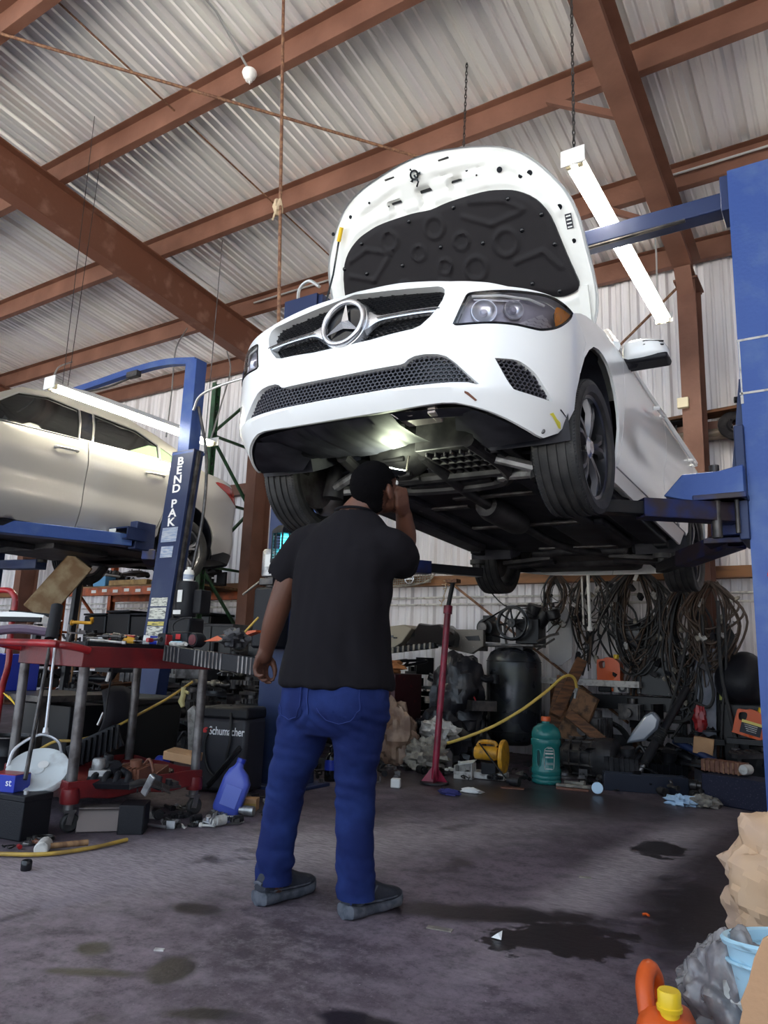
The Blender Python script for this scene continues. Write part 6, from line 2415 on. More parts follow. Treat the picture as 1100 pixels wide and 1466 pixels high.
fr, L = along(p, q, 0, '', '', '', None, '')
MB().lathe([(0, 0), (.022, 0), (.024, L * .5), (0, L * .5)], n=16, mtx=fr).build('body', 'yellow_dirty', t, world=True)
MB().lathe([(0, L * .5), (.028, L * .5), (.028, L * .6), (.022, L * .62), (.022, L * .7), (.028, L * .72), (.026, L), (0, L)], n=16, mtx=fr).build('chuck', 'dark_steel', t, world=True)
p, q = pt_(129, 914, 2.60), pt_(181, 918, 2.72)
t = thing('torque_wrench', 'long slim steel wrench lying along the red tray edge', 'wrench', (p + q) / 2)
MB().tube([p, q], .007, 8).build('shaft', 'alu', t, world=True)
MB().beam(q - (q - p) * .12, q, .02, .02).build('head', 'alu', t, bevel=.004, world=True)
p, q = pt_(206, 905, 2.92), pt_(232, 908, 3.0)
t = thing('spray_can', 'blue and white spray can lying on its side beneath the warning labels', 'can', (p + q) / 2)
fr, L = along(p, q, 0, '', '', '', None, '')
MB().lathe([(0, 0), (.026, 0), (.028, .006), (.028, L - .02), (.02, L - .006), (.012, L), (0, L)], n=20, mtx=fr).build('can_body', 'white_plastic', t, world=True)
MB().lathe([(.0285, L * .35), (.0285, L * .75)], n=20, mtx=fr).build('can_label', 'blue_plastic', t, world=True)
for (px, py, Y, kd, s, mt_, wh) in ((110, 905, 2.62, 'bracket', .10, 'grey_steel', 'near the pliers on the cart'), (118, 893, 2.75, 'pipe', .14, 'yellow_dirty', 'on the cart by the dark pry bar'), (142, 908, 2.78, 'spanner', .22, 'dark_steel', 'under the red impact wrench'),
                                  (160, 913, 2.7, 'shaft', .2, 'dark_steel', 'along the front of the top tray'), (214, 917, 2.80, 'socket_tool', .05, 'red_bright', 'at the middle of the tray front'), (205, 916, 2.8, 'spanner', .10, 'alu', 'at the middle of the tray front'), (222, 915, 2.85, 'bolt', .09, 'dark_steel', 'beside the blue and white can')):
    v = pt_(px, py, Y)
    junk(kd, s, (v.x, v.y, max(v.z - .01, .885)), mt_, wh, (0, 0, rnd.uniform(0, 3)), 1, False)
# charger, battery pack and lamp at the tray's far end
v = pt_(263, 905, 3.12)
t = thing('battery_charger', 'black battery charger with a carrying loop beside the pump motor', 'charger', v, .3)
MB().box((0, 0, .035), (.14, .11, .09), taper=.85).build('case', 'black_plastic', t, bevel=.012)
MB().tube(spline([(-.06, 0, .06), (-.075, 0, .12), (-.02, 0, .16), (.05, 0, .165)], 5), .006, 7).build('loop', 'black_plastic', t)
MB().box((.0, -.058, .05), (.03, .004, .03)).build('red_mark', 'txt_red', t)
v = pt_(282, 909, 3.05)
t = thing('work_torch', 'round black and dark red torch head in front of the battery charger', 'torch', v)
MB().lathe([(0, -.03), (.038, -.03), (.042, -.02), (.042, .03), (.03, .05), (0, .05)], axis='y', n=22).build('head', 'black_plastic', t)
MB().lathe([(0, -.034), (.030, -.034), (.030, -.029)], axis='y', n=22).build('lens', 'red_paint', t)
v = pt_(237, 900, 2.98)
t = thing('battery_pack', 'dark battery pack with a red side standing by the blue and white can', 'battery', v)
MB().box((0, 0, .0), (.07, .05, .075)).build('case', 'black_plastic', t, bevel=.008)
MB().box((.036, 0, .0), (.012, .046, .06)).build('red_side', 'red_bright', t, bevel=.004)
v = pt_(256, 918, 2.94)
t = thing('wipe_packet', 'white crumpled packet lying on the black ribbed strip', 'packet', v)
rough_blob((0, 0, 0), (.07, .03, .015), 5, amp=.3).build('wrapper', 'dirty_white', t)
MB().box((.0, -.01, .012), (.09, .02, .004)).build('packet_print', 'light_blue', t)


def settle(o, z):
    """Lower or lift a thing until its lowest point rests at z."""
    bpy.context.view_layer.update()
    st, lo_ = [o], 9e9
    while st:
        q_ = st.pop()
        st += list(q_.children)
        if q_.type == 'MESH':
            lo_ = min(lo_, min((q_.matrix_world @ Vector(c)).z for c in q_.bound_box))
    o.location.z += z - lo_


for o in list(COL.objects):
    if o.parent is None and o.name.split('.')[0] in ('impact_wrench', 'angle_drill', 'torque_wrench', 'spray_can', 'battery_charger', 'work_torch', 'battery_pack', 'wipe_packet') and o.location.z > .7:
        settle(o, .940)
# black ribbed strip reaching out beyond the cart
p0, p1 = pt_(240, 924, 2.93), pt_(372, 942, 2.80)
q0 = pt_(240, 946, 2.93)
t = thing('ribbed_strip', 'long black ribbed plastic strip lying across the cart end toward the man', 'plastic strip', p0)
hgt = (p0 - q0).length
d = (p1 - p0)
sd_ = Vector((-d.y, d.x, 0)).normalized()
MB().beam((p0 + p1) / 2 - d * .5 - Vector((0, 0, hgt / 2)), (p0 + p1) / 2 + d * .5 - Vector((0, 0, hgt / 2)), .05, hgt).build('strip_body', 'black_plastic', t, bevel=.005, world=True)
for fs_ in ([.02, .06, .10, .14, .19], [.38, .42, .46, .5, .54, .58, .62, .66], [.84, .88, .92, .96]):
    mb = MB()
    for f in fs_:
        c_ = p0 + d * f - Vector((0, 0, hgt / 2)) - sd_ * .026
        mb.beam(c_ + Vector((0, 0, hgt * .48)), c_ - Vector((0, 0, hgt * .48)), .004, .010)
    mb.build('rib', 'grey_steel', t, world=True)
v = pt_(335, 915, 2.90)
build_one('greasy_rag', 'dark crumpled greasy rag lying on the black ribbed strip', 'rag', rough_blob((v.x, v.y, v.z), (.08, .05, .045), 11, 24, .5, 4), 'soot')
p, q = pt_(298, 916, 3.1), pt_(358, 906, 3.2)
build_one('orange_trim', 'flat orange plastic strip lying behind the greasy rag', 'plastic strip', MB().prism([(0, -.01), (.1, -.022), (.22, -.02), (.31, -.004), (.31, .006), (.2, .012), (.08, .01)], -.03, .03, lambda u, v_, w_: tuple(p + (q - p).normalized() * u + Vector((0, w_, v_)))), 'orange')
p, q = pt_(344, 912, 2.95), pt_(370, 884, 3.05)
build_one('wooden_dowel', 'thin yellow stick leaning behind the greasy rag', 'stick', MB().tube([p, q], .006, 6), 'hose')
# ---- white bumper pieces and red frame at the far end of the cart
p, q = pt_(-30, 893, 2.5), pt_(72, 893, 2.75)
t = thing('bumper_piece', 'white and black bumper piece lying beyond the cart beside the red frame', 'bumper', (p + q) / 2)
d = q - p
mb = MB()
vs = []
for i in range(13):
    c_ = p + d * (i / 12) + Vector((0, 0, .02 * math.sin(i / 12 * PI)))
    for (dy, dz) in ((-.06, .0), (-.05, .05), (0, .065 - .003 * i), (.08, .05 - .002 * i), (.08, .02), (0, .0)):
        vs.append(c_ + Vector((0, dy, dz)))
mb.add(vs, [(6 * i + j, 6 * i + (j + 1) % 6, 6 * i + 6 + (j + 1) % 6, 6 * i + 6 + j) for i in range(12) for j in range(6)] + [tuple(range(6)), tuple(range(72, 78))])
mb.build('bumper_skin', 'white_plastic', t, world=True)
MB().beam(p + d * .3 + Vector((0, -.07, .025)), q + Vector((0, -.06, .02)), .03, .03).beam(p + d * .35 + Vector((0, .02, .075)), q + Vector((0, .05, .05)), .02, .02).build('black_insert', 'black_plastic', t, bevel=.004, world=True)
p, q = pt_(-20, 905, 2.4), pt_(72, 905, 2.6)
build_one('bumper_beam', 'dark lavender plastic beam lying under the white bumper piece', 'beam', MB().tube(spline([p, (p + q) / 2 + Vector((0, 0, .02)), q], 5), .028, 8), mat('lavender_grey_plastic', (.10, .07, .11), .35))
hp_ = [pt_(-25, 846, 2.7), pt_(8, 845, 2.75), pt_(18, 849, 2.75), pt_(22, 862, 2.75), pt_(16, 900, 2.75), pt_(12, 950, 2.75), pt_(2, 990, 2.75), pt_(-8, 1060, 2.75)]
build_one('engine_hoist', 'bright red bent tube frame standing at the end of the cart', 'frame', MB().tube(spline(hp_, 6), .020, 10), 'red_bright')
v = pt_(14, 975, 2.95)
t = thing('storage_crate', 'deep blue plastic crate behind the red tube frame', 'crate', (v.x - .15, v.y, .62))
mb = MB()
for s_ in (-1, 1):
    mb.box((0, s_ * .15, .12), (.45, .012, .24)).box((s_ * .22, 0, .12), (.012, .3, .24))
mb.box((0, 0, .006), (.45, .3, .012))
mb.build('crate_body', 'blue_plastic', t, bevel=.004)
mb = MB()
for k in range(5):
    mb.box((-.18 + .09 * k, -.158, .12), (.012, .006, .22))
mb.build('crate_rib', 'blue_plastic', t)
for k in range(3):
    a = pt_(5 + 4 * k, 992 + 2 * k, 2.7)
    b_ = a + Vector((.06, .03, -.05 - .01 * k))
    junk_o = build_one('cable_tie', 'bright yellow plastic strip lying in front of the blue crate', 'strip', MB().beam(a, b_, .008, .004), 'yellow', group='yellow strips by the blue crate')
# stand under those: a dark workbench / cabinet
wb = thing('work_bench', 'dark low workbench beyond the cart holding the bumper pieces', 'bench', (-4.55, 3.05, 0))
MB().box((0, 0, .60), (.62, .55, .04)).build('bench_top', 'dark_steel', wb, bevel=.004)
for x in (-.28, .28):
    for y in (-.24, .24):
        MB().box((x, y, .29), (.04, .04, .58)).build('leg', 'dark_steel', wb)
MB().box((.02, .12, .30), (.5, .3, .5)).build('drawer_box', 'oil', wb, bevel=.006)

# ---- lower tray and floor in front of the cart
lid_c = pt_(54, 1102, 2.42)
t = thing('round_cover', 'white round bucket lid with a wire bail leaning at the end of the cart', 'lid', lid_c)
nrm = Vector((.42, -.42, .80)).normalized()
fr = frame((0, 0, 0), Vector((0, 0, 1)).cross(nrm), nrm.cross(Vector((0, 0, 1)).cross(nrm)))
MB().lathe([(0, .006), (.03, .006), (.034, .0), (.12, -.002), (.128, .004), (.150, .006), (.155, .0), (.155, -.03), (.148, -.03), (.148, -.004)], n=40, mtx=fr).build('lid_disc', mat('off_white_lid', (.60, .63, .64), .45, col2=(.42, .42, .42), scale=9, amount=(.55, .75)), t)
MB().tube([fr @ Vector(p) for p in spline([(-.15, .02, 0), (-.13, .10, .05), (-.03, .17, .08), (.06, .16, .05), (.09, .12, .0)], 5)], .008, 7).build('bail', 'alloy', t)
MB().lathe([(0, .008), (.026, .008), (.026, .006)], n=20, mtx=fr @ Matrix.Translation((.02, .03, 0))).build('centre_label', 'white_plastic', t)
bt = thing('car_battery', 'black car battery standing on the floor under the bucket lid', 'battery', (pt_(20, 1198, 2.28).x - .03, 2.30, 0), .15)
MB().box((0, 0, .09), (.27, .17, .18)).build('case', 'black_plastic', bt, bevel=.006)
MB().box((0, 0, .19), (.275, .175, .03)).build('top_cover', 'black_plastic', bt, bevel=.006)
MB().cyl((-.09, -.04, .2), (-.09, -.04, .222), .012).cyl((.09, -.04, .2), (.09, -.04, .222), .012).build('terminals', 'alu', bt)
v = bt.matrix_basis @ Vector((-.07, -.01, .205))
bx = thing('parts_box', 'small blue and red printed carton on top of the car battery', 'carton', v, .3)
MB().box((0, 0, .04), (.16, .11, .08)).build('carton', 'blue_plastic', bx, bevel=.002)
MB().box((0, 0, .081), (.155, .105, .004)).build('carton_top', 'red_bright', bx)
text_mesh('st', .05, frame((.045, -.0565, .045), (1, 0, 0), (0, 0, 1)), 'carton_lettering', 'txt_white', bx)
drm = thing('drum', 'dark steel drum standing behind the bucket lid at the photo edge', 'drum', (-4.45, 2.72, 0))
MB().lathe([(0, 0), (.14, 0), (.145, .01), (.145, .12), (.15, .13), (.145, .14), (.145, .26), (.15, .27), (.145, .28), (.145, .36), (.15, .37), (.14, .375), (.135, .36), (0, .355)], n=30).build('drum_body', 'oil', drm)
MB().torus((0, 0, .372), .145, .006, 'z', 30, 6).build('rim', 'grey_steel', drm)
LZ = .197


def lo(px, py, z=LZ):
    return at(px, py, Z=z)


v = cl(.17, .045, 0)
t = thing('abs_module', 'grey metal block with a motor can on the lower shelf of the cart', 'car part', (v.x, v.y, LZ), .9)
MB().box((0, 0, .045), (.11, .09, .09)).build('valve_block', 'alu', t, bevel=.004)
MB().box((0, -.02, .03), (.115, .06, .06)).build('plastic_case', 'purple_metal', t, bevel=.004)
MB().lathe([(0, .09), (.03, .09), (.034, .10), (.034, .135), (.026, .145), (0, .145)], (-.01, .01, 0), n=20).build('motor_can', 'alu', t)
WL = 'on the lower shelf of the red cart'
for (px, py, kd, s, mt_, rz, rx) in ((158, 1118, 'manifold', .24, 'black_plastic', .6, .5), (190, 1112, 'housing', .20, 'rust_dark', .3, .1), (215, 1125, 'panel', .20, 'dark_steel', .9, .2), (238, 1118, 'bracket', .14, 'soot', 1.5, .1),
                                 (205, 1105, 'tray', .24, 'rust_dark', .4, .2), (175, 1095, 'shaft', .34, 'soot', 1.2, 0), (235, 1100, 'gear', .12, 'dark_steel', 0, .2), (150, 1100, 'housing', .17, 'soot', 2, .1)):
    v = lo(px, py, .24)
    junk(kd, s, (v.x, v.y, LZ + .01), mt_, WL, (rx, 0, rz), len(kd))
v = lo(212, 1124, .27)
build_one('metal_tag', 'bright bent metal strip with a black mark on the lower shelf', 'metal strip', MB().box((v.x, v.y, .27), (.035, .012, .12), rot=(.3, .6, .3)), 'alu', bevel=.004)
a, b_ = pt_(100, 1085, 2.9), pt_(172, 1052, 3.05)
t = thing('radiator_part', 'black finned plastic shroud leaning on the lower shelf of the cart', 'shroud', a)
MB().beam(a, b_, .04, .14).build('shroud_body', 'black_plastic', t, bevel=.008, world=True)
mb = MB()
for k in range(9):
    c_ = a + (b_ - a) * (.06 + .11 * k)
    mb.beam(c_ + Vector((.03, -.02, .07)), c_ + Vector((.03, -.02, -.07)), .012, .014)
mb.build('fins', 'gloss_black', t, world=True)
# floor strip in front of / under the cart
v = on(145, 1190, .0)
t = thing('sheet_panel', 'bent tan metal panel propped under the lower shelf of the cart', 'panel', (v.x, v.y, 0), .85)
MB().box((0, 0, .055), (.24, .012, .12), rot=(-.5, 0, 0)).box((0, .05, .11), (.24, .10, .008)).build('panel_sheet', mat('grey_tan_sheet', (.13, .105, .10), .5, .3), t, bevel=.002)
v = on(190, 1190, .0)
t = thing('speaker_box', 'open black plastic box tilted under the lower shelf of the cart', 'box', (v.x, v.y, 0), .7)
mb = MB()
for s_ in (-1, 1):
    mb.box((s_ * .06, 0, .07), (.008, .16, .14)).box((0, s_ * .08, .07), (.12, .008, .14))
mb.box((0, 0, .135), (.12, .16, .008))
mb.build('box_shell', 'black_plastic', t, bevel=.003)
p, q = on(62, 1212, .03), on(126, 1206, .03)
t = thing('mallet', 'small mallet with a grey head and wooden handle lying on the floor by the cart', 'mallet', (p + q) / 2)
d = (q - p).normalized()
MB().tube([p, q], [.012, .014], 10).build('handle', 'wood_light', t, world=True)
sx_ = Vector((-d.y, d.x, 0))
sx_ = (sx_ + d * .35).normalized()
MB().tube([p - sx_ * .055, p - sx_ * .05, p + sx_ * .05, p + sx_ * .055], [.026, .031, .031, .026], 18).build('head', 'dirty_white', t, world=True)
WF_ = 'on the floor around the front caster of the cart'
for (px, py, kd, s, mt_) in ((50, 1197, 'gear', .07, 'dark_steel'), (40, 1203, 'rotor', .07, 'grey_steel'), (58, 1200, 'rotor', .09, 'rust_dark'), (28, 1210, 'socket_tool', .04, 'red_bright'), (45, 1188, 'socket_tool', .05, 'soot'), (66, 1198, 'coil', .09, 'dark_steel'), (15, 1212, 'hose', .10, 'wire')):
    v = on(px, py, .02)
    junk(kd, s, (v.x, v.y, .004), mt_, WF_, (.0, 0, px), px)
a = [on(-20, 1222, .012), on(60, 1223, .012), on(130, 1214, .012), on(182, 1202, .012)]
build_one('floor_hose', 'thin brown hose curving along the floor in front of the cart', 'hose', MB().tube(spline(a, 8), .009, 8), 'hose')
a = [pt_(-10, 1118, 2.75), pt_(30, 1092, 2.75), pt_(75, 1063, 2.85), pt_(110, 1060, 2.95), pt_(150, 1048, 3.2), pt_(200, 1022, 3.4), pt_(240, 1000, 3.6), pt_(276, 976, 3.75)]
build_one('air_hose', 'brown air hose slanting through the cart toward the black charger', 'hose', MB().tube(spline(a, 8), .009, 8), 'hose')
a = [pt_(160, 917, 2.72), pt_(163, 935, 2.70), pt_(160, 965, 2.72), pt_(154, 1000, 2.75), pt_(150, 1030, 2.76)]
t = thing('electric_cord', 'thin black cord with pale plug hanging from the top tray', 'cord', a[0])
MB().tube(spline(a, 6), .005, 6).build('wire', 'wire', t, world=True)
MB().tube([a[2] + Vector((-.02, 0, .01)), a[2] + Vector((-.035, 0, -.04))], .010, 8).build('plug', 'white_plastic', t, world=True)
MB().tube([pt_(148, 1020, 2.75), pt_(140, 1038, 2.74)], .007, 8).build('probe', 'alloy', t, world=True)
p = [pt_(168, 985, 3.3), pt_(165, 1030, 3.3), pt_(150, 1060, 3.25), pt_(115, 1052, 3.2)]
mb = MB()
vs = []
for k, c_ in enumerate(spline(p, 5)):
    for w_ in (-.12, -.04, .04, .12):
        vs.append(c_ + Vector((.03 * math.sin(k * .4), w_, .02 * math.cos(w_ * 20))))
n_ = len(vs) // 4
mb.add(vs, [(4 * i + j, 4 * i + j + 1, 4 * i + 5 + j, 4 * i + 4 + j) for i in range(n_ - 1) for j in range(3)])
o = build_one('fender_liner', 'curved bluish plastic liner standing between the cart legs', 'liner', mb, 'purple_metal')
o.modifiers.new('t', 'SOLIDIFY').thickness = .006
# big grey storage bin behind the cart
sb = thing('storage_bin', 'large dark grey plastic bin behind the legs of the cart', 'bin', (-4.75, 3.75, 0), .15)
MB().box((0, 0, .27), (.75, .5, .54), taper=1.06).build('bin_body', mat('dark_grey_bin', (.016, .017, .017), .5), sb, bevel=.02)
MB().box((0, 0, .56), (.82, .57, .05)).build('bin_rim', mat('dark_grey_bin_rim', (.022, .023, .023), .5), sb, bevel=.015)

# ---- right of the cart: charger box, jug, boxes, bolts
v = on(328, 1135, 0)
ch = thing('battery_charger', 'black wheeled battery charger with red and white lettering beside the cart', 'charger', (-3.72, 3.92, 0), .28)
MB().box((0, 0, .25), (.36, .30, .48)).build('case', 'purple_metal', ch, bevel=.03)
MB().prism([(-.155, .48), (.155, .48), (.14, .56), (-.14, .56)], -.18, .18, lambda u, v_, w_: (w_, u, v_)).build('top_panel', 'black_plastic', ch, bevel=.02)
text_mesh('Schumacher', .075, frame((.03, -.152, .40), (1, 0, 0), (.25, 0, 1)), 'lettering', 'txt_white', ch, bold=.001, sx=.72)
mb = MB()
mb.prism([(0, .0), (.03, .022), (.055, .018), (.03, .008), (.05, -.004), (.075, .018), (.06, -.014), (.02, -.014)], -.1525, -.151, lambda u, v_, w_: (-.16 + u, w_, .40 + v_))
mb.build('red_swoosh', 'txt_red', ch, smooth=0)
MB().tube(spline([(.0, -.06, .56), (.06, -.16, .5), (.07, -.17, .35), (.05, -.165, .2), (.10, -.17, .1)], 6), .009, 7).tube(spline([(-.10, -.155, .42), (-.12, -.17, .3), (-.08, -.17, .16), (0, -.17, .1)], 6), .009, 7).build('clamp_lead', 'wire', ch)
a, b_ = pt_(298, 1128, 3.62), pt_(345, 1072, 3.72)
build_one('trim_strip', 'narrow black moulding leaning on the black charger', 'moulding', MB().beam(a, b_, .05, .02).beam(a + Vector((.01, -.02, .02)), b_ + Vector((.01, -.02, .02)), .015, .02), 'gloss_black', bevel=.004)
jb = on(322, 1165, 0)
jg = thing('oil_jug', 'blue plastic oil jug leaning among bolts beside the black charger', 'jug', (jb.x, jb.y, .005), .5)
TL = Matrix.Rotation(.30, 4, 'Y') @ Matrix.Rotation(-.1, 4, 'X')
mb = MB()
loft(mb, [((0, 0, 0), .075, .035, 3), ((0, 0, .02), .082, .042, 4), ((0, 0, .19), .082, .042, 4), ((-.01, 0, .235), .06, .036, 3), ((-.02, 0, .26), .03, .026, 2), ((-.02, 0, .285), .022, .022, 2)], 24)
o = mb.build('jug_body', mat('blue_oil_jug', (.07, .10, .46), .3), jg, smooth=50)
o.data.transform(TL)
o = MB().box((.005, -.043, .10), (.10, .004, .12)).build('jug_label', mat('blue_jug_label', (.10, .14, .50), .4), jg, bevel=.003)
o.data.transform(TL)
o = MB().cyl((-.02, 0, .285), (-.02, 0, .31), .026).build('jug_cap', 'blue_plastic', jg)
o.data.transform(TL)
v = on(356, 1152, .03)
cb = thing('small_carton', 'small brown cardboard carton lying near the blue post base', 'carton', (v.x, v.y, .0), .5)
MB().box((0, 0, .035), (.11, .09, .07)).build('carton', 'card', cb, bevel=.003)
MB().box((0, -.046, .035), (.112, .002, .02)).build('tape', 'hose', cb)
g = random.Random(5)
for k in range(64):
    px, py = g.uniform(205, 415), 0
    py = 1165 + (px - 205) * -.02 + g.uniform(-8, 22) - (14 if px > 350 else 0)
    v = on(px, py, 0)
    junk(g.choice(['bolt', 'bolt', 'socket_tool', 'bracket', 'gear', 'rotor', 'spanner']), g.choice([.06, .08, .11]), (v.x, v.y, .002), g.choice(['alu', 'alu', 'soot', 'dark_steel', 'dirty_white']), 'on the floor between the cart and the blue post', (0, 0, g.uniform(0, 6)), g.randrange(3))
v = on(302, 1178, .02)
build_one('silver_bracket', 'shiny steel mounting bracket in front of the blue oil jug', 'bracket', MB().box((v.x, v.y, .03), (.08, .05, .006), rot=(.4, .2, .4)).box((v.x + .02, v.y, .05), (.006, .05, .06), rot=(.2, .3, .4)).cyl((v.x - .02, v.y, .03), (v.x - .01, v.y - .01, .055), .015), 'alloy', bevel=.002)
v = on(206, 1180, .02)
t = thing('ratchet', 'ratchet handle with a green ring on the floor under the cart', 'ratchet', v)
MB().tube([(0, 0, .0), (.13, .03, .0)], .008, 8).build('handle', 'alloy', t)
MB().torus((-.012, 0, 0), .014, .006, 'x', 14, 6).build('green_ring', mat('green_grip', (.03, .4, .04), .5), t)
v = on(232, 1090, .22)
t = thing('oil_filter', 'blue oil filter lying on the end of the lower shelf', 'filter', v)
MB().lathe([(0, -.04), (.03, -.04), (.036, -.03), (.036, .03), (.03, .04), (0, .04)], axis='x', n=20).build('filter_can', 'blue_plastic', t)
v = pt_(262, 1082, 3.3)
build_one('torn_carton', 'torn brown cardboard piece behind the far leg of the cart', 'cardboard', MB().box(v, (.20, .12, .05), rot=(.1, .1, .3)), 'card', bevel=.003)
v = pt_(262, 995, 3.5)
t = thing('air_nozzle', 'pale yellow plastic nozzle hanging from the brown hose', 'nozzle', v)
MB().tube([(0, 0, .05), (.005, 0, 0), (-.01, 0, -.04), (.01, 0, -.075)], [.016, .018, .022, .014], 10).tube([(.0, 0, .03), (.05, 0, .015)], .010, 8).build('nozzle_body', mat('pale_yellow_plastic', (.55, .48, .22), .4), t)
v = pt_(281, 1050, 4.0)
build_one('plastic_sheet', 'folded white plastic sheet tucked beside the black charger', 'plastic sheet', MB().prism([(0, 0), (.10, .02), (.13, .30), (.09, .40), (.03, .36), (.01, .2)], 0, .03, lambda a_, b2, w_: (v.x - .07 + a_, v.y + w_ + .08 * math.sin(b2 * 12), v.z - .2 + b2)), 'dirty_white', bevel=.006)

# ================================================================== pallet rack behind the silver car
rk = thing('storage_rack', 'green and orange steel pallet rack loaded with car parts behind the silver car', 'rack', (-8.2, 6.9, 0))
for X in (-6.92, -9.7):
    for Y in (6.48, 7.32):
        mb = MB()
        mb.box((X, Y, 2.2), (.012, .08, 4.4)).box((X + .03, Y - .04, 2.2), (.07, .01, 4.4)).box((X + .03, Y + .04, 2.2), (.07, .01, 4.4))
        mb.build('upright', 'green_steel' if X > -8 else 'orange_steel', rk, smooth=0, world=True)
    mb = MB()
    z = .3
    s_ = 1
    while z < 4.0:
        y0, y1 = (6.48, 7.32) if s_ > 0 else (7.32, 6.48)
        mb.beam((X, y0, z), (X, y1, z + .85), .035, .03)
        mb.beam((X, 6.48, z), (X, 7.32, z), .035, .03)
        z += .85
        s_ = -s_
    mb.build('brace', 'green_steel' if X > -8 else 'orange_steel', rk, smooth=0, world=True)
    mb = MB()
    for k in range(40):
        mb.box((X + .066, 6.48, .3 + .1 * k), (.003, .02, .035))
    mb.build('slot_hole', 'oil', rk, smooth=0, world=True)
for z in (.72, 1.70):
    for Y in (6.46, 7.34):
        MB().box((-8.31, Y, z), (2.74, .05, .11)).build('shelf_beam', 'orange_steel', rk, bevel=.006, world=True)
    MB().box((-8.31, 6.9, z + .065), (2.74, .86, .025)).build('shelf_board', 'wood_light', rk, world=True)
mb = MB()
for k in range(7):
    mb.box((-8.9 + .23 * k, 6.432, 1.70 + .01 * (k % 2)), (.10, .003, .04))
mb.build('beam_sticker', 'lbl_white', rk, smooth=0, world=True)
_bt = ['first black bin from the column on the lower rack shelf', 'second black bin from the column on the lower rack shelf', 'third black bin from the column on the lower rack shelf', 'fourth black bin from the column on the lower rack shelf', 'black bin at the far end of the lower rack shelf']
for k in range(5):  # invented bins, added so the pale wall behind the rack reads dark
    X_ = -7.28 - .52 * k
    t = thing('storage_bin', _bt[k], 'bin', (X_, 7.05, .80), 0, 'black bins on the rack')
    MB().box((0, 0, .30 + .02 * (k % 2)), (.48, .42, .60 + .04 * (k % 2)), taper=1.04).build('bin_body', 'oil', t, bevel=.02)
    MB().box((0, 0, .62 + .04 * (k % 2)), (.51, .46, .03)).build('bin_rim', 'black_plastic', t, bevel=.008)
_bt = ['first dark crate from the column under the rack', 'second dark crate from the column under the rack', 'third dark crate from the column under the rack', 'fourth dark crate from the column under the rack']
for k in range(4):  # invented crates, added to stand in for the shade under the rack
    t = thing('storage_crate', _bt[k], 'crate', (-7.35 - .64 * k, 6.95, 0), 0, 'dark crates under the rack')
    MB().box((0, 0, .30), (.60, .62, .60)).build('crate_body', 'soot', t, bevel=.015)
    mb = MB()
    for q_ in range(4):
        mb.box((-.22 + .146 * q_, -.315, .30), (.05, .012, .56))
    mb.build('crate_rib', 'oil', t)
for k, (x_, y_, h_, lab) in enumerate(((-6.2, 6.25, 1.25, 'tall dark locker between the rack and the blue post'), (-5.55, 6.5, 1.05, 'dark steel locker beside the tall one behind the lettered post'), (-4.95, 6.75, .95, 'low dark locker nearest the maroon cabinet'))):
    t = thing('locker', lab, 'locker', (x_, y_, 0), .2)  # invented dark box, added to deepen the shade behind the cart
    MB().box((0, 0, h_ / 2), (.55, .45, h_)).build('locker_body', 'soot', t, bevel=.008)
    for q_ in (-1, 1):
        dd_ = MB().box((q_ * .137, -.23, h_ / 2), (.26, .012, h_ - .06)).build('door', 'oil', t, bevel=.004)
        MB().box((q_ * .03, -.245, h_ * .55), (.012, .02, .10)).build('door_handle', 'grey_steel', dd_)
WS = 'on the upper shelf of the rack behind the silver car'
g = random.Random(21)
for k in range(26):
    x = -9.5 + 2.5 * k / 25
    junk(g.choice(['housing', 'manifold', 'pipe', 'panel', 'rotor', 'gear', 'bracket']), g.choice([.22, .3, .36]), (x, 6.72 + g.uniform(-.15, .3), 1.78 + (.0 if k % 3 else .16)), g.choice(['soot', 'dark_steel', 'grille_grey', 'oil']), WS, (g.uniform(-.4, .4) if k % 3 == 0 else 0, 0, g.uniform(0, 6)), g.randrange(3))
WS = 'on the lower shelf of the rack behind the cart'
for k in range(30):
    x = -9.5 + 2.6 * k / 29
    junk(g.choice(['housing', 'manifold', 'pipe', 'panel', 'rotor', 'hose', 'shaft', 'coil']), g.choice([.26, .34, .42]), (x, 6.66 + g.uniform(-.12, .35), .81 + (.0 if k % 2 else .22)), g.choice(['soot', 'dark_steel', 'grille_grey', 'grey_steel', 'alu']), WS, (g.uniform(-.5, .5) if k % 2 == 0 else 0, 0, g.uniform(0, 6)), g.randrange(3))
v = at(152, 823, Y=6.6)
t = thing('plastic_tub', 'blue tub with a white lid on the rack shelf below the silver car wheel', 'tub', (v.x, 6.6, 1.778))
MB().box((0, 0, .07), (.26, .2, .14), taper=1.1).build('tub_body', mat('sky_blue_tub', (.10, .30, .52), .4), t, bevel=.012)
MB().box((0, 0, .16), (.31, .25, .03)).build('tub_lid', 'white_plastic', t, bevel=.01)
a, b_ = at(162, 826, Y=6.55), at(216, 824, Y=6.55)
build_one('timber_board', 'pale yellow board lying on the rack shelf left of the lettered post', 'board', MB().beam((a.x, 6.55, 1.82), (b_.x, 6.55, 1.82), .12, .07), mat('yellow_pine', (.42, .27, .10), .7, col2=(.25, .15, .06), scale=9), bevel=.004)
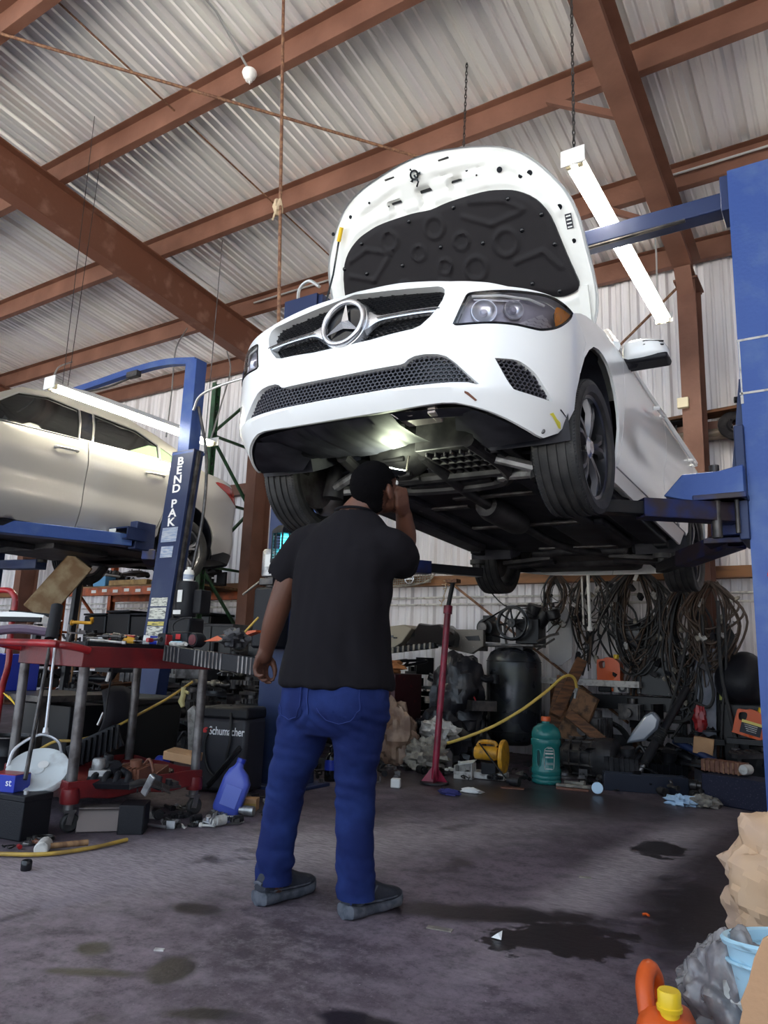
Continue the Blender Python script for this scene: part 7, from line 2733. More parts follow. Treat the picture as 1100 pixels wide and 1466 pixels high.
# tilted rusty muffler box between the cart and the rack
a, b_ = at(112, 808, Y=4.5), at(50, 878, Y=4.25)
t = thing('muffler', 'rusty flat muffler box tilted up behind the red tube frame', 'muffler', (a + b_) / 2)
d = (b_ - a).normalized()
MB().beam(a - d * .05, b_, .27, .07, up=CAM - a).build('muffler_box', 'brown_box', t, bevel=.012, world=True)
MB().tube([b_, b_ + d * .18 + Vector((.1, 0, 0))], .03, 10).build('outlet_pipe', 'rod', t, world=True)
build_one('muffler_stand', 'dark steel stand propping up the rusty muffler box', 'stand', MB().beam((a.x - .1, a.y + .05, 0), (a.x - .1, a.y + .1, a.z + .02), .06, .06).beam((b_.x, b_.y + .05, 0), (b_.x, b_.y + .05, b_.z - .1), .06, .06).box(((a.x + b_.x) / 2, (a.y + b_.y) / 2 + .05, .4), (.5, .4, .04)), 'oil', bevel=.004)
a, b_ = at(118, 838, Y=5.2), at(112, 885, Y=5.0)
build_one('wooden_stick', 'thin pale stick leaning beneath the silver car wheel', 'stick', MB().tube([(b_.x, b_.y, 0), a], .011, 7), 'wood_light')
# heap of engines around the lettered post foot
heap('in the dark heap behind the lettered post', -6.4, -4.4, 4.9, 6.2, lambda u, v_: 1.25 * (1 - abs(u - .5)), 60, ['housing', 'manifold', 'pipe', 'rotor', 'panel', 'hose', 'shaft', 'bracket', 'gear'], [.25, .32, .4], ['soot', 'dark_steel', 'grey_steel', 'oil', 'grille_grey', 'alu'], 31)
heap('in the dark heap behind the grey bin', -7.6, -5.2, 4.5, 6.2, lambda u, v_: .95, 50, ['housing', 'manifold', 'pipe', 'rotor', 'panel', 'hose', 'tray', 'bracket'], [.3, .4, .45], ['soot', 'oil', 'dark_steel', 'wood', 'oil'], 32)
# ================================================================== along the back wall
# dusty grille hung on the girt
a, b_ = at(555, 832, Y=7.44), at(627, 814, Y=7.44)
gl = thing('car_grille', 'dusty grey car grille with a ringed badge hung on the brown wall girt', 'grille', (a + b_) / 2)
c0_ = (a + b_) / 2
W_ = (b_ - a).length
out = [(-.56, -.05), (-.50, .02), (-.2, .075), (.2, .13), (.46, .17), (.54, .20), (.46, .09), (.40, -.06), (.25, -.12), (.0, -.17), (-.25, -.18), (-.5, -.15)]
gf = lambda u, v, w: (u * W_, w + .04 * (u * 2) ** 2, v * W_ * .82 - .02)
MB().tube([Vector(gf(u, v, 0)) for u, v in smooth_loop([(-.55, -.06), (-.2, .05), (.2, .10), (.42, .13), (.37, -.02), (.25, -.12), (0, -.17), (-.25, -.19), (-.5, -.17)], 3)], .012, 6, closed=True).build('grille_frame', 'grille_grey', gl)
mb = MB()
for k in range(6):
    v = -.14 + .046 * k
    mb.tube([Vector(gf(u, v + .07 * u, .0)) for u in (-.5 + .05 * max(0, k - 2), 0, .38 - .01 * abs(k - 4))], .006, 5)
for k in range(17):
    u = -.46 + .05 * k
    mb.tube([Vector(gf(u, -.16 + .09 * max(u, 0), .004)), Vector(gf(u + .01, .03 + .17 * u, .004))], .004, 5)
mb.build('grille_bars', 'grille_grey', gl)
MB().prism([(-.56, -.04), (-.2, .06), (.2, .12), (.44, .15), (.54, .21), (.3, .17), (.0, .22), (-.15, .17), (-.4, .12)], -.015, .02, gf).build('grille_top', 'grille_grey', gl)
MB().torus(gf(-.03, -.05, -.03), .055, .008, 'y', 24, 8).box(gf(-.03, -.05, -.03), (.13, .012, .022)).build('grille_badge', 'satin_silver', gl)

# red telescopic jack pole with its black upper half
p0 = Vector((-2.843, 5.226, 0))
p1, p2 = at(642, 868, Y=5.32), at(649, 832, Y=5.35)
jp = thing('jack_pole', 'tall dark red pole stand with black upper tube on the floor beside the man', 'pole', p0)
MB().tube([p0 + Vector((0, 0, .03)), p1], .026, 14).build('outer_tube', 'magenta', jp, world=True)
MB().tube([p1 - (p1 - p0) * .045, p1 + (p1 - p0) * .003], .036, 14).build('collar', 'magenta', jp, world=True)
MB().tube([p1, p2], .019, 12).build('inner_tube', 'black_plastic', jp, world=True)
MB().box(p2, (.10, .08, .03)).build('saddle', 'rod', jp, world=True)
mb = MB().cyl(p0 + Vector((0, 0, .004)), p0 + Vector((0, 0, .016)), .11, n=20)
mb.build('foot_plate', 'soot', jp, world=True)
for k in range(4):
    a_ = k * PI / 2 + .4
    MB().add([p0 + Vector((0, 0, .15)), p0 + Vector((.10 * math.cos(a_), .10 * math.sin(a_), .016)), p0 + Vector((.02 * math.cos(a_ + 1.2), .02 * math.sin(a_ + 1.2), .016))], [(0, 1, 2)]).build('gusset', 'magenta', jp, smooth=0, world=True)
mb = MB()
prev = p2 + Vector((-.05, -.02, -.02))
for k in range(8):
    c_ = p2 + (p1 - p2) * (k / 7) + Vector((-.045 + rnd.uniform(-.012, .012), -.02, 0))
    mb.tube([prev, c_], .004, 5)
    mb.tube([c_, c_ + Vector((rnd.uniform(-.03, .0), -.01, rnd.uniform(-.02, .03)))], .004, 5)
    prev = c_
mb.build('frayed_rope', 'rope', jp, world=True)

# compressor
cp = thing('air_compressor', 'tall dark air compressor tank with belt-driven pump and big spoked flywheel on top', 'compressor', (-2.94, 7.0, 0))
tk = [(0, .15), (.14, .155), (.22, .19), (.262, .26), (.268, .30), (.268, .92), (.262, .965), (.23, 1.03), (.16, 1.075), (.08, 1.09), (0, 1.093)]
MB().lathe(tk, n=48).build('tank', mat('dark_bluish_tank', (.035, .038, .05), .24, .5, col2=(.06, .065, .06), scale=4, rough2=.4), cp, smooth=50)
mb = MB()
for z in (.285, .945):
    mb.torus((0, 0, z), .268, .005, 'z', 48, 6)
mb.box((-.16, -.215, .62), (.006, .006, .66), rot=(0, 0, .6))
mb.build('weld_seam', 'soot', cp)
for k in range(3):
    a_ = k * 2 * PI / 3 + .5
    MB().beam((.2 * math.cos(a_), .2 * math.sin(a_), .26), (.27 * math.cos(a_), .27 * math.sin(a_), .0), .08, .012).build('leg', 'oil', cp)
MB().box((-.08, -.02, 1.10), (.72, .34, .025)).box((-.40, -.02, 1.07), (.12, .3, .06)).box((0, 0, 1.05), (.3, .26, .09)).build('top_plate', 'dark_steel', cp, bevel=.005)
fw_ = Vector((.05, -.16, 1.315))
mb = MB().lathe([(.142, -.022), (.158, -.024), (.164, -.012), (.164, .012), (.158, .024), (.142, .022), (.142, -.022)], fw_, 'y', 40)
mb.lathe([(0, -.03), (.042, -.03), (.045, .02), (0, .02)], fw_, 'y', 20)
for k in range(8):
    a_ = k * PI / 4
    v0, v1 = (.035, .15)
    pts = [fw_ + Vector((r_ * math.cos(a_ + tw), 0, r_ * math.sin(a_ + tw))) for r_, tw in ((.035, 0), (.09, .12), (.15, .15))]
    mb.tube(pts, [.012, .009, .011], 6)
mb.build('flywheel', 'oil', cp)
mb = MB().cyl(fw_ + Vector((0, -.032, 0)), fw_ + Vector((0, -.04, 0)), .014, n=6)
mb.build('flywheel_bolt', 'grey_steel', cp)
mo = Vector((-.26, -.16, 1.27))
MB().lathe([(0, .02), (.085, .02), (.09, .04), (.09, .26), (.08, .29), (0, .29)], mo, 'y', 26).box(mo + Vector((0, .14, .10)), (.09, .12, .05)).box(mo + Vector((0, .14, -.11)), (.16, .2, .06)).build('motor', 'oil', cp, bevel=.004)
MB().lathe([(0, -.03), (.045, -.03), (.052, -.02), (.04, -.005), (.052, .01), (.045, .02), (0, .02)], mo, 'y', 24).build('motor_pulley', 'dark_steel', cp)
mb = MB()
mb.tube([mo + Vector((-.01, -.005, .05)), fw_ + Vector((-.03, 0, .165))], .008, 6).tube([mo + Vector((.0, -.005, -.05)), fw_ + Vector((-.04, 0, -.162))], .008, 6)
mb.tube([fw_ + Vector((.166 * math.cos(t_), 0, .166 * math.sin(t_))) for t_ in np.linspace(-1.85, 1.85, 24)], .008, 6)
mb.tube([mo + Vector((.052 * math.cos(t_), -.005, .052 * math.sin(t_))) for t_ in np.linspace(1.3, 4.9, 14)], .008, 6)
mb.build('drive_belt', 'gloss_black', cp)
mb = MB().box((.17, .02, 1.24), (.24, .20, .24)).cyl((.16, .02, 1.32), (.23, .0, 1.50), .075).cyl((.24, .03, 1.30), (.34, .02, 1.44), .07)
for k in range(5):
    mb.lathe([(0, -.006), (.09, -.006), (.09, .006), (0, .006)], mtx=frame((.165 + .012 * k, .02, 1.35 + .03 * k), (1, 0, -.4), (0, 1, 0)), n=20)
mb.build('pump', 'oil', cp, bevel=.006)
MB().lathe([(0, -.05), (.06, -.05), (.068, -.03), (.068, .03), (.05, .05), (0, .05)], n=20, mtx=frame((.43, -.06, 1.40), (0, 1, .2), (1, 0, .2))).tube([(.30, 0, 1.42), (.40, -.05, 1.40)], .022, 8).build('air_filter', 'oil', cp)
MB().tube(spline([(.2, .02, 1.45), (.1, .06, 1.50), (-.06, .06, 1.47), (-.12, .05, 1.3), (-.1, .05, 1.1)], 6), .012, 7).build('cooling_pipe', 'dark_steel', cp)
MB().tube([(.28, -.10, 1.14), (.42, -.12, 1.20), (.50, -.1, 1.22)], .012, 6).tube([(.28, -.1, 1.06), (.46, -.11, 1.17)], .010, 6).build('belt_guard_stay', 'dark_steel', cp)

# teal jug
j_ = thing('water_jug', 'big teal plastic water jug with an orange cap on the floor before the compressor', 'jug', (-2.203, 5.90, 0), .25)
prof = [(0, 0), (.10, 0), (.116, .012), (.118, .03), (.112, .038), (.118, .046), (.118, .062), (.112, .07), (.118, .078), (.118, .112), (.110, .125), (.110, .285), (.118, .298), (.118, .335), (.112, .345), (.118, .355), (.116, .39), (.10, .425), (.06, .455), (.034, .462), (.032, .485), (0, .485)]
MB().lathe(prof, n=36).build('jug_body', 'teal', j_, smooth=50)
MB().lathe([(0, .512), (.034, .512), (.037, .506), (.037, .478), (.033, .476)], n=24).build('jug_cap', 'orange', j_)
def jgl(u, v, r_=.1125):
    a_ = -PI / 2 + u
    return (r_ * math.cos(a_), r_ * math.sin(a_), v)


mb = MB()
lp = smooth_loop([(-.56, .15), (-.56, .25), (-.30, .25), (-.30, .15)], 4)
mb.add([jgl(u, v, .1125) for u, v in lp], [tuple(range(len(lp)))])
mb.build('handle_recess', mat('dark_teal', (.006, .05, .05), .4), j_, smooth=0)
MB().tube([Vector(jgl(u, v, .112)) for u, v in lp], .006, 6, closed=True).build('handle_rim', 'teal', j_)
mb = MB()
for v0, v1, u0, u1 in ((.255, .262, .05, .62), (.232, .244, .05, .62), (.205, .215, .05, .62), (.12, .126, .08, .5), (.275, .280, .2, .5), (.165, .168, .1, .6), (.155, .158, .1, .6)):
    n = 8
    vs = []
    for i in range(n + 1):
        u = u0 + (u1 - u0) * i / n
        vs += [jgl(u, v0, .1135), jgl(u, v1, .1135)]
    mb.add(vs, [(2 * i, 2 * i + 2, 2 * i + 3, 2 * i + 1) for i in range(n)])
mb.tube([Vector(jgl(u, v, .113)) for u, v in smooth_loop([(.03, .12), (.03, .27), (.65, .27), (.65, .14), (.5, .12)], 3)], .002, 5, closed=True)
mb.build('jug_print', 'dirty_white', j_, smooth=0)

# yellow hose
a = [(-3.5, 5.5, .33), at(560, 1062, Y=5.9), at(620, 1068, Y=5.85), at(690, 1047, Y=5.9), at(740, 1021, Y=6.0), at(780, 992, Y=6.15), at(803, 972, Y=6.3), at(815, 967, Y=6.4), at(823, 972, Y=6.45), at(826, 985, Y=6.5)]
hs = thing('air_hose', 'yellow air hose sagging across the front of the compressor tank', 'hose', Vector(a[3]))
MB().tube(spline(a, 8), .013, 9).build('hose_tube', mat('bright_yellow_hose', (.62, .42, .09), .5), hs, world=True)
MB().tube([a[-1], at(823, 1000, Y=6.5)], [.016, .010], 8).build('coupling', 'alu', hs, world=True)

# yellow grinder and white things on the floor
v = Vector((-2.60, 5.78, 0))
sw = thing('circular_saw', 'yellow worn circular saw standing on a white board beside the compressor foot', 'saw', v, .15)
MB().box((-.03, 0, .03), (.27, .16, .05)).build('base_board', 'dirty_white', sw, bevel=.004)
MB().lathe([(0, -.10), (.05, -.10), (.056, -.08), (.056, .06), (.048, .09), (0, .09)], (-.05, -.02, .20), 'x', 22).build('motor_body', 'yellow_dirty', sw)
MB().tube(spline([(-.13, -.02, .25), (-.10, -.02, .285), (0, -.02, .285), (.03, -.02, .26)], 4), .018, 8).build('handle', 'yellow_dirty', sw)
MB().lathe([(0, -.016), (.125, -.016), (.13, -.008), (.13, .008), (.125, .016), (0, .016)], (.085, -.02, .185), 'x', 34).build('blade_guard', 'yellow_dirty', sw)
MB().box((-.15, -.02, .20), (.03, .06, .06)).box((-.02, -.04, .09), (.12, .1, .09)).build('black_fittings', 'black_plastic', sw, bevel=.006)
MB().tube([(-.1, -.08, .28), (.0, -.12, .18), (.12, -.13, .05), (.16, -.1, .01)], .006, 6).build('cord', 'wire', sw)
wb_ = thing('white_carton', 'open white carton on the floor left of the yellow saw', 'carton', (-2.80, 5.66, 0), .2)
mb = MB()
mb.box((0, 0, .004), (.15, .13, .008)).box((-.07, 0, .05), (.006, .13, .10)).box((.07, 0, .06), (.006, .13, .12)).box((0, .065, .06), (.15, .006, .12)).box((0, -.065, .03), (.15, .006, .055))
mb.build('carton_walls', 'dirty_white', wb_)
MB().box((.02, 0, .124), (.13, .12, .006), rot=(.1, -.2, 0)).build('flap', 'white_plastic', wb_)
build_one('white_cube', 'small white plastic cube on the floor near the man', 'cube', MB().box((-2.963, 4.86, .032), (.07, .065, .064), rot=(0, 0, .4)), 'white_plastic', bevel=.008)
build_one('work_glove', 'crumpled dark blue glove on the floor before the red pole', 'glove', rough_blob((-2.53, 4.87, .018), (.075, .035, .022), 8, 20, .5, 4, .8), mat('navy_glove', (.03, .03, .14), .8))
build_one('paper_scrap', 'white paper scrap on the floor before the white carton', 'paper scrap', rough_blob((-2.45, 5.06, .014), (.075, .028, .02), 9, 16, .5, 4, .7), 'white_plastic')
build_one('cardboard_strip', 'flat brown strip on the floor in front of the teal jug', 'cardboard', MB().box((-2.30, 5.45, .006), (.17, .06, .008), rot=(0, 0, .3)), 'rust_dark')
build_one('timber_offcut', 'grey wooden strip on the floor right of the teal jug', 'timber', MB().box((-1.97, 5.86, .012), (.26, .05, .02), rot=(0, 0, .25)), 'grille_grey', bevel=.003)
build_one('timber_offcut', 'thin brown wooden strip in front of the grey strip by the teal jug', 'timber', MB().box((-1.93, 5.72, .009), (.24, .03, .016), rot=(0, 0, .2)), 'rust_dark', bevel=.003)
build_one('plastic_disc', 'round pale blue cap lying by the black trough', 'cap', MB().lathe([(0, .0), (.04, 0), (.042, .01), (.04, .02), (0, .022)], n=22, mtx=frame((-1.73, 5.68, .045), (1, .3, 0), (0, .2, 1))), mat('pale_blue_cap', (.5, .68, .85), .4))
bo = thing('spray_bottle', 'dark bottle with a bright blue band seen between the legs of the man', 'bottle', (at(473, 1118, Z=0).x, at(473, 1118, Z=0).y, 0))
MB().lathe([(0, 0), (.045, 0), (.048, .01), (.048, .17), (.03, .20), (.018, .21), (.018, .24), (0, .24)], n=22).build('bottle_body', 'gloss_black', bo)
MB().lathe([(.0488, .08), (.0488, .155)], n=22).build('blue_band', 'blue_plastic', bo)
gb = thing('glass_globe', 'clear glass globe on the floor behind the right leg of the man', 'globe', (-2.78, 4.0, 0))
MB().lathe([(0, 0), (.025, .003), (.05, .025), (.06, .06), (.05, .095), (.025, .115), (.02, .13), (0, .13)], n=22).build('globe_glass', mat('dusty_clear_glass', (.7, .75, .8), .1, trans=.8), gb)
# cabinet, bags, panels between the man and the compressor
cab = thing('tool_cabinet', 'scuffed dark maroon tool cabinet behind the man right of his waist', 'cabinet', (-3.98, 6.25, 0))
MB().box((0, 0, .40), (.56, .5, .78)).build('cabinet_body', mat('scuffed_maroon', (.055, .012, .016), .45, col2=(.16, .012, .02), scale=14, amount=(.62, .72), bump=.1), cab, bevel=.006)
for k in range(3):
    MB().box((-.02, -.255, .16 + .24 * k), (.5, .012, .21)).build('drawer', 'red_paint' if False else mat('scuffed_drawer_%d' % k, (.05, .012, .016), .45, col2=(.14, .012, .02), scale=14, amount=(.62, .72)), cab, bevel=.004)
build_one('torn_carton', 'torn orange-brown cardboard lying on top of the maroon cabinet', 'cardboard', rough_blob((-3.98, 6.2, .85), (.20, .12, .07), 14, 22, .5, 3.5, .9), mat('orange_cardboard', (.42, .17, .06), .8), smooth=20)
v = at(578, 917, Y=6.6)
t = thing('interior_panel', 'beige and black car interior panel lying on the heap right of the man', 'panel', v)
mb = MB().prism([(-.30, -.12), (-.28, .02), (-.10, .12), (.06, .14), (.16, .10), (.08, -.06), (.0, -.12)], 0, .35, lambda a_, b2, w_: (a_, w_ - .15 + .3 * b2, b2 * .9 + .03))
mb.build('beige_skin', mat('beige_trim', (.30, .26, .20), .7), t, bevel=.01)
MB().box((-.06, -.16, .035), (.06, .01, .02), rot=(0, 0, .2)).box((.0, -.16, .02), (.04, .01, .012)).build('switch_cutouts', 'gloss_black', t)
v = at(615, 908, Y=6.5)
build_one('dash_panel', 'faceted glossy black dashboard piece on the heap behind the red pole', 'panel', MB().prism([(-.22, -.12), (-.20, .12), (-.05, .10), (.06, .11), (.2, .02), (.24, -.12)], 0, .3, lambda a_, b2, w_: (v.x + a_, v.y + w_ + b2, v.z + b2)), 'gloss_black', bevel=.02)
a, b_ = at(556, 932, Y=6.35), at(625, 924, Y=6.4)
t = thing('ribbed_rail', 'dusty black ribbed plastic rail below the beige panel', 'rail', (a + b_) / 2)
MB().beam(a, b_, .10, .05).build('rail_body', 'black_plastic', t, bevel=.006, world=True)
mb = MB()
for k in range(9):
    c_ = a + (b_ - a) * (.05 + .11 * k)
    MB().box(c_ + Vector((0, -.055, 0)), (.02, .015, .06)).build('rail_rib', 'grille_grey', t, world=True)
a, b_ = at(632, 915, Y=6.75), at(688, 915, Y=6.75)
t = thing('bumper_bar', 'grey speckled steel bumper bar leaning between the red pole and the tank', 'bumper bar', (a + b_) / 2)
mb = MB()
mb.prism([(-.20, .10), (.25, .10), (.25, -.06), (.12, -.14), (-.12, -.10), (-.20, -.05)], 0, .06, lambda a_, b2, w_: ((a.x + b_.x) / 2 + a_, 6.75 + w_, a.z + b2))
mb.build('bar_plate', mat('speckled_grey_steel', (.17, .15, .13), .55, .3, col2=(.5, .48, .42), scale=60, amount=(.66, .70)), t, world=True, bevel=.006)
mb = MB()
mb.prism([(.05, .01), (.20, .02), (.22, -.03), (.09, -.03)], -.004, .0, lambda a_, b2, w_: ((a.x + b_.x) / 2 + a_, 6.75 + w_, a.z + b2 + .02))
mb.build('bar_slot', 'oil', t, world=True, smooth=0)
v = at(652, 1010, Y=6.3)
build_one('bin_bag', 'crumpled black bin bag heaped against the compressor tank', 'bag', rough_blob((v.x, 6.35, .62), (.24, .22, .34), 17, 36, .35, 4), 'bag_black')
build_one('bin_bag', 'second black bin bag on the floor under the first by the tank', 'bag', rough_blob((v.x - .05, 6.2, .2), (.30, .24, .25), 18, 36, .35, 4, .8), 'bag_black')
v = at(625, 1048, Y=5.9)
build_one('foil_bundle', 'crumpled white foil and paper bundle behind the red pole', 'bundle', rough_blob((v.x, 5.95, v.z), (.16, .12, .10), 19, 34, .45, 4.5), 'dirty_white', smooth=25)
build_one('paper_bundle', 'crumpled grey paper waste under the white bundle by the red pole', 'paper', rough_blob((v.x - .02, 5.75, .13), (.17, .13, .13), 20, 34, .5, 4.5, .95), 'grille_grey', smooth=25)
v = at(568, 1070, Y=5.7)
build_one('crumpled_sack', 'crumpled brown paper sack below the maroon cabinet', 'sack', rough_blob((v.x - .05, 5.75, .26), (.20, .14, .24), 23, 34, .45, 4, .99), mat('brown_sack', (.16, .09, .06), .5, col2=(.3, .2, .14), scale=8), smooth=25)
gj = thing('glass_jar', 'dusty round glass jar at the foot of the red pole', 'jar', (at(608, 1108, Z=0).x, at(608, 1108, Z=0).y + .35, 0))
MB().lathe([(0, 0), (.06, 0), (.07, .02), (.07, .13), (.055, .16), (.045, .165), (.045, .18), (0, .18)], n=22).build('jar_glass', mat('dusty_jar_glass', (.35, .33, .34), .15, trans=.3), gj)
a = [at(658, 945, Y=6.5), at(672, 985, Y=6.3), at(682, 1005, Y=6.25), at(678, 1015, Y=6.25), at(668, 985, Y=6.3), at(655, 955, Y=6.5)]
build_one('red_lead', 'thin red cable loop hanging over the black bin bag', 'cable', MB().tube(spline(a, 6), .007, 6), 'red_bright')

# ledge along the wall right of the compressor
ld_ = thing('wall_ledge', 'pale timber ledge on the back wall right of the compressor', 'ledge', (-2.3, 7.42, .80))
MB().box((0, 0, -.03), (1.0, .3, .06)).build('ledge_board', 'dirty_white', ld_, bevel=.004)
for x in (-.4, .4):
    MB().box((x, .05, -.43), (.06, .06, .74)).build('ledge_post', 'wood', ld_)
build_one('wall_rail', 'dark greasy steel bar running along the wall under the black panel', 'bar', MB().box((-1.95, 7.38, .60), (1.2, .10, .13)).box((-2.45, 7.40, .27), (.06, .06, .54)).box((-1.45, 7.40, .27), (.06, .06, .54)), 'oil', bevel=.005)


def oil_jug(label, loc, rz, tip=0, lab=False):
    t = thing('oil_jug', label, 'jug', loc, rz)
    T = Matrix.Rotation(tip, 4, 'Y')
    pf = [(-.10, 0), (.10, 0), (.11, .015), (.11, .14), (.095, .175), (.055, .205), (.02, .215), (-.02, .215), (-.05, .20), (-.095, .195), (-.11, .17), (-.11, .015)]
    hole = [(-.075, .175), (-.045, .182), (-.03, .165), (-.035, .12), (-.06, .11), (-.085, .12), (-.09, .16)]
    mb = MB()
    # body built as an outline with a through hole
    o_, i_ = resample(smooth_loop(pf, 3), .02), resample(smooth_loop(hole, 3), .012)
    vs2 = [Vector(p) for p in o_ + i_]
    ed = [(k, (k + 1) % len(o_)) for k in range(len(o_))] + [(len(o_) + k, len(o_) + (k + 1) % len(i_)) for k in range(len(i_))]
    vo, eo, fo, *_ = delaunay_2d_cdt(vs2, ed, [], 0, 1e-6)
    V = np.array([(v.x, v.y) for v in vo])
    C_ = np.array([V[list(f)].mean(0) for f in fo])
    ok = inpoly(C_, o_) & ~inpoly(C_, i_)
    n = len(V)
    hw = .062
    mb.add([(a_, -hw, b2) for a_, b2 in V] + [(a_, hw, b2) for a_, b2 in V], [tuple(f) for f, k in zip(fo, ok) if k] + [tuple(n + e for e in f[::-1]) for f, k in zip(fo, ok) if k])
    for l in (o_, i_):
        m_ = len(l)
        mb.add([(a_, -hw, b2) for a_, b2 in l] + [(a_, hw, b2) for a_, b2 in l], [(k, (k + 1) % m_, m_ + (k + 1) % m_, m_ + k) for k in range(m_)])
    b = mb.build('jug_body', 'orange', t, smooth=40, bevel=.010)
    b.data.transform(T)
    c = MB().cyl((.06, 0, .205), (.062, 0, .245), .026, n=18).build('jug_cap', 'yellow', t)
    c.data.transform(T)
    if lab:
        l_ = MB().box((.015, -hw - .001, .07), (.15, .003, .10)).build('jug_label', 'txt_dark', t, smooth=0)
        l_.data.transform(T)
        l2 = MB().box((.015, -hw - .003, .112), (.15, .002, .022)).build('label_band', 'lbl_yellow', l_, smooth=0)
        l2.data.transform(T)
        mb = MB()
        for k in range(4):
            mb.box((.01 + .004 * k, -hw - .003, .09 - .015 * k), (.10 - .01 * k, .002, .006))
        l3 = mb.build('label_print', 'dirty_white', l_, smooth=0)
        l3.data.transform(T)
    return t


v = at(874, 964, Y=7.35)
oil_jug('orange oil jug standing on the pale timber ledge', (v.x, 7.35, .80), 0)
v = at(1070, 1050, Y=6.8)
oil_jug('orange oil jug with yellow and black label hanging beside the right lift post', (v.x, 6.8, v.z - .02), .1, .25, True)
build_one('jug_hook', 'dark steel shelf bracket under the labelled orange jug', 'bracket', MB().box((v.x + .03, 6.95, v.z - .06), (.34, .5, .04)).box((v.x - .05, 7.1, v.z / 2 - .04), (.05, .05, v.z - .08)), 'oil')
v = at(886, 985, Y=7.32)
cs_ = thing('chainsaw', 'small orange and white power tool lying on the steel bar below the timber ledge', 'power tool', (v.x, 7.34, .685), .2)
MB().box((.02, 0, .045), (.14, .09, .09)).build('white_housing', 'dirty_white', cs_, bevel=.012)
MB().torus((.03, -.05, .05), .032, .010, 'y', 20, 6).build('starter_cover', 'purple_metal', cs_)
MB().tube(spline([(-.05, 0, .02), (-.10, 0, .06), (-.07, 0, .12), (.02, 0, .115)], 4), .015, 8).build('orange_handle', 'orange', cs_)
MB().box((-.13, 0, .03), (.12, .06, .05)).build('black_grip', 'black_plastic', cs_, bevel=.01)
# boards leaning beside the compressor
t = thing('nailed_boards', 'dirty brown boards nailed in a cross leaning right of the compressor', 'boards', (-2.15, 6.7, 0))
a, b_ = at(833, 945, Y=6.9), at(795, 1025, Y=6.6)
MB().beam(b_, a, .10, .07, up=(.4, -.9, 0)).build('long_timber', 'wood', t, world=True, bevel=.005)
q = [at(x, y, Y=6.68) for x, y in ((828, 984), (856, 1002), (826, 1072), (796, 1050))]
mb = MB()
mb.add(q + [p + Vector((.01, .035, 0)) for p in q], [(0, 1, 2, 3), (7, 6, 5, 4), (0, 4, 5, 1), (1, 5, 6, 2), (2, 6, 7, 3), (3, 7, 4, 0)])
M['osb'] = mat('dirty_particle_board', (.17, .085, .04), .75, col2=(.05, .025, .013), scale=16, amount=(.45, .65), bump=.2)
mb.build('square_plate', 'osb', t, world=True, bevel=.004)
a, b_ = at(815, 1022, Y=6.6), at(864, 1062, Y=6.55)
MB().beam(a, b_, .09, .05, up=(.3, -.9, .2)).build('cross_timber', 'wood', t, world=True, bevel=.004)
q = [at(x, y, Y=6.85) for x, y in ((798, 966), (818, 975), (806, 1052), (782, 1040))]
mb = MB()
mb.add(q + [p + Vector((.01, .03, 0)) for p in q], [(0, 1, 2, 3), (7, 6, 5, 4), (0, 4, 5, 1), (1, 5, 6, 2), (2, 6, 7, 3), (3, 7, 4, 0)])
mb.build('rear_plate', 'wood', t, world=True, bevel=.004)
# black panel
v0, v1 = at(912, 945, Y=7.38), at(962, 997, Y=7.38)
t = thing('square_board', 'flat square black panel standing on the steel bar against the wall', 'panel', (v0.x, 7.36, v1.z))
MB().box(((v1.x - v0.x) / 2, .02, (v0.z - v1.z) / 2), (v1.x - v0.x, .025, v0.z - v1.z), rot=(-.04, .03, 0)).build('panel_board', 'oil', t, bevel=.005)
mb = MB()
for x, z in ((.02, .02), (v1.x - v0.x - .02, .02), (.02, v0.z - v1.z - .02)):
    mb.cyl((x, 0, z), (x, .01, z), .006, n=8)
mb.build('panel_screws', 'grey_steel', t)
# grey-white board by the column
a, b_ = at(1010, 928, Y=6.95), at(1008, 1088, Y=6.85)
build_one('grey_board', 'weathered pale grey board standing against the red-brown wall column', 'board', MB().beam((b_.x, 6.88, 0), (a.x, 6.98, a.z), .17, .03, up=(0, -1, 0)), mat('weathered_grey_board', (.17, .18, .22), .7, col2=(.28, .29, .34), scale=7), bevel=.003)
v = at(1007, 1068, Y=6.6)
build_one('kraft_packet', 'small brown packet with faint print in front of the grey board', 'packet', MB().box((v.x, 6.62, v.z), (.15, .05, .13), rot=(.1, .12, .1)), 'card', bevel=.004)
# struts, tubes and engine lumps
a, b_ = at(984, 985, Y=6.75), at(914, 1108, Y=6.30)
t = thing('strut', 'long black suspension strut leaning with its chrome rod end at the floor', 'strut', b_)
d = b_ - a
MB().tube([a, a + d * .52], .033, 14).build('upper_tube', 'black_plastic', t, world=True)
mb = MB()
for k in range(7):
    mb.tube([a + d * (.50 + .022 * k), a + d * (.511 + .022 * k), a + d * (.522 + .022 * k)], [.034, .046, .034], 14)
mb.build('rubber_boot', 'rubber', t, world=True)
MB().tube([a + d * .65, a + d * .90], .038, 14).build('lower_tube', 'black_plastic', t, world=True)
MB().tube([a + d * .90, b_], [.022, .016], 12).build('chrome_rod', 'alloy', t, world=True)
a, b_ = at(966, 1060, Y=6.7), at(1066, 1112, Y=6.5)
build_one('steel_tube', 'long dark steel tube slanting down right of the strut', 'tube', MB().tube([a, b_], .030, 12), 'blue_dark')
a, b_ = at(955, 1070, Y=6.75), at(1050, 1118, Y=6.6)
build_one('steel_tube', 'second dark tube lying under the first right of the strut', 'tube', MB().tube([a, b_], .045, 12), 'oil')
v = at(925, 1042, Y=6.5)
hl_ = thing('headlight', 'old smoky headlamp lens propped up above the black trough', 'headlight', v)
mb = MB().prism([(-.16, -.14), (-.10, -.03), (.0, .10), (.06, .14), (.12, .08), (.10, .0), (.0, -.10)], -.04, .05, lambda a_, b2, w_: (a_, w_, b2))
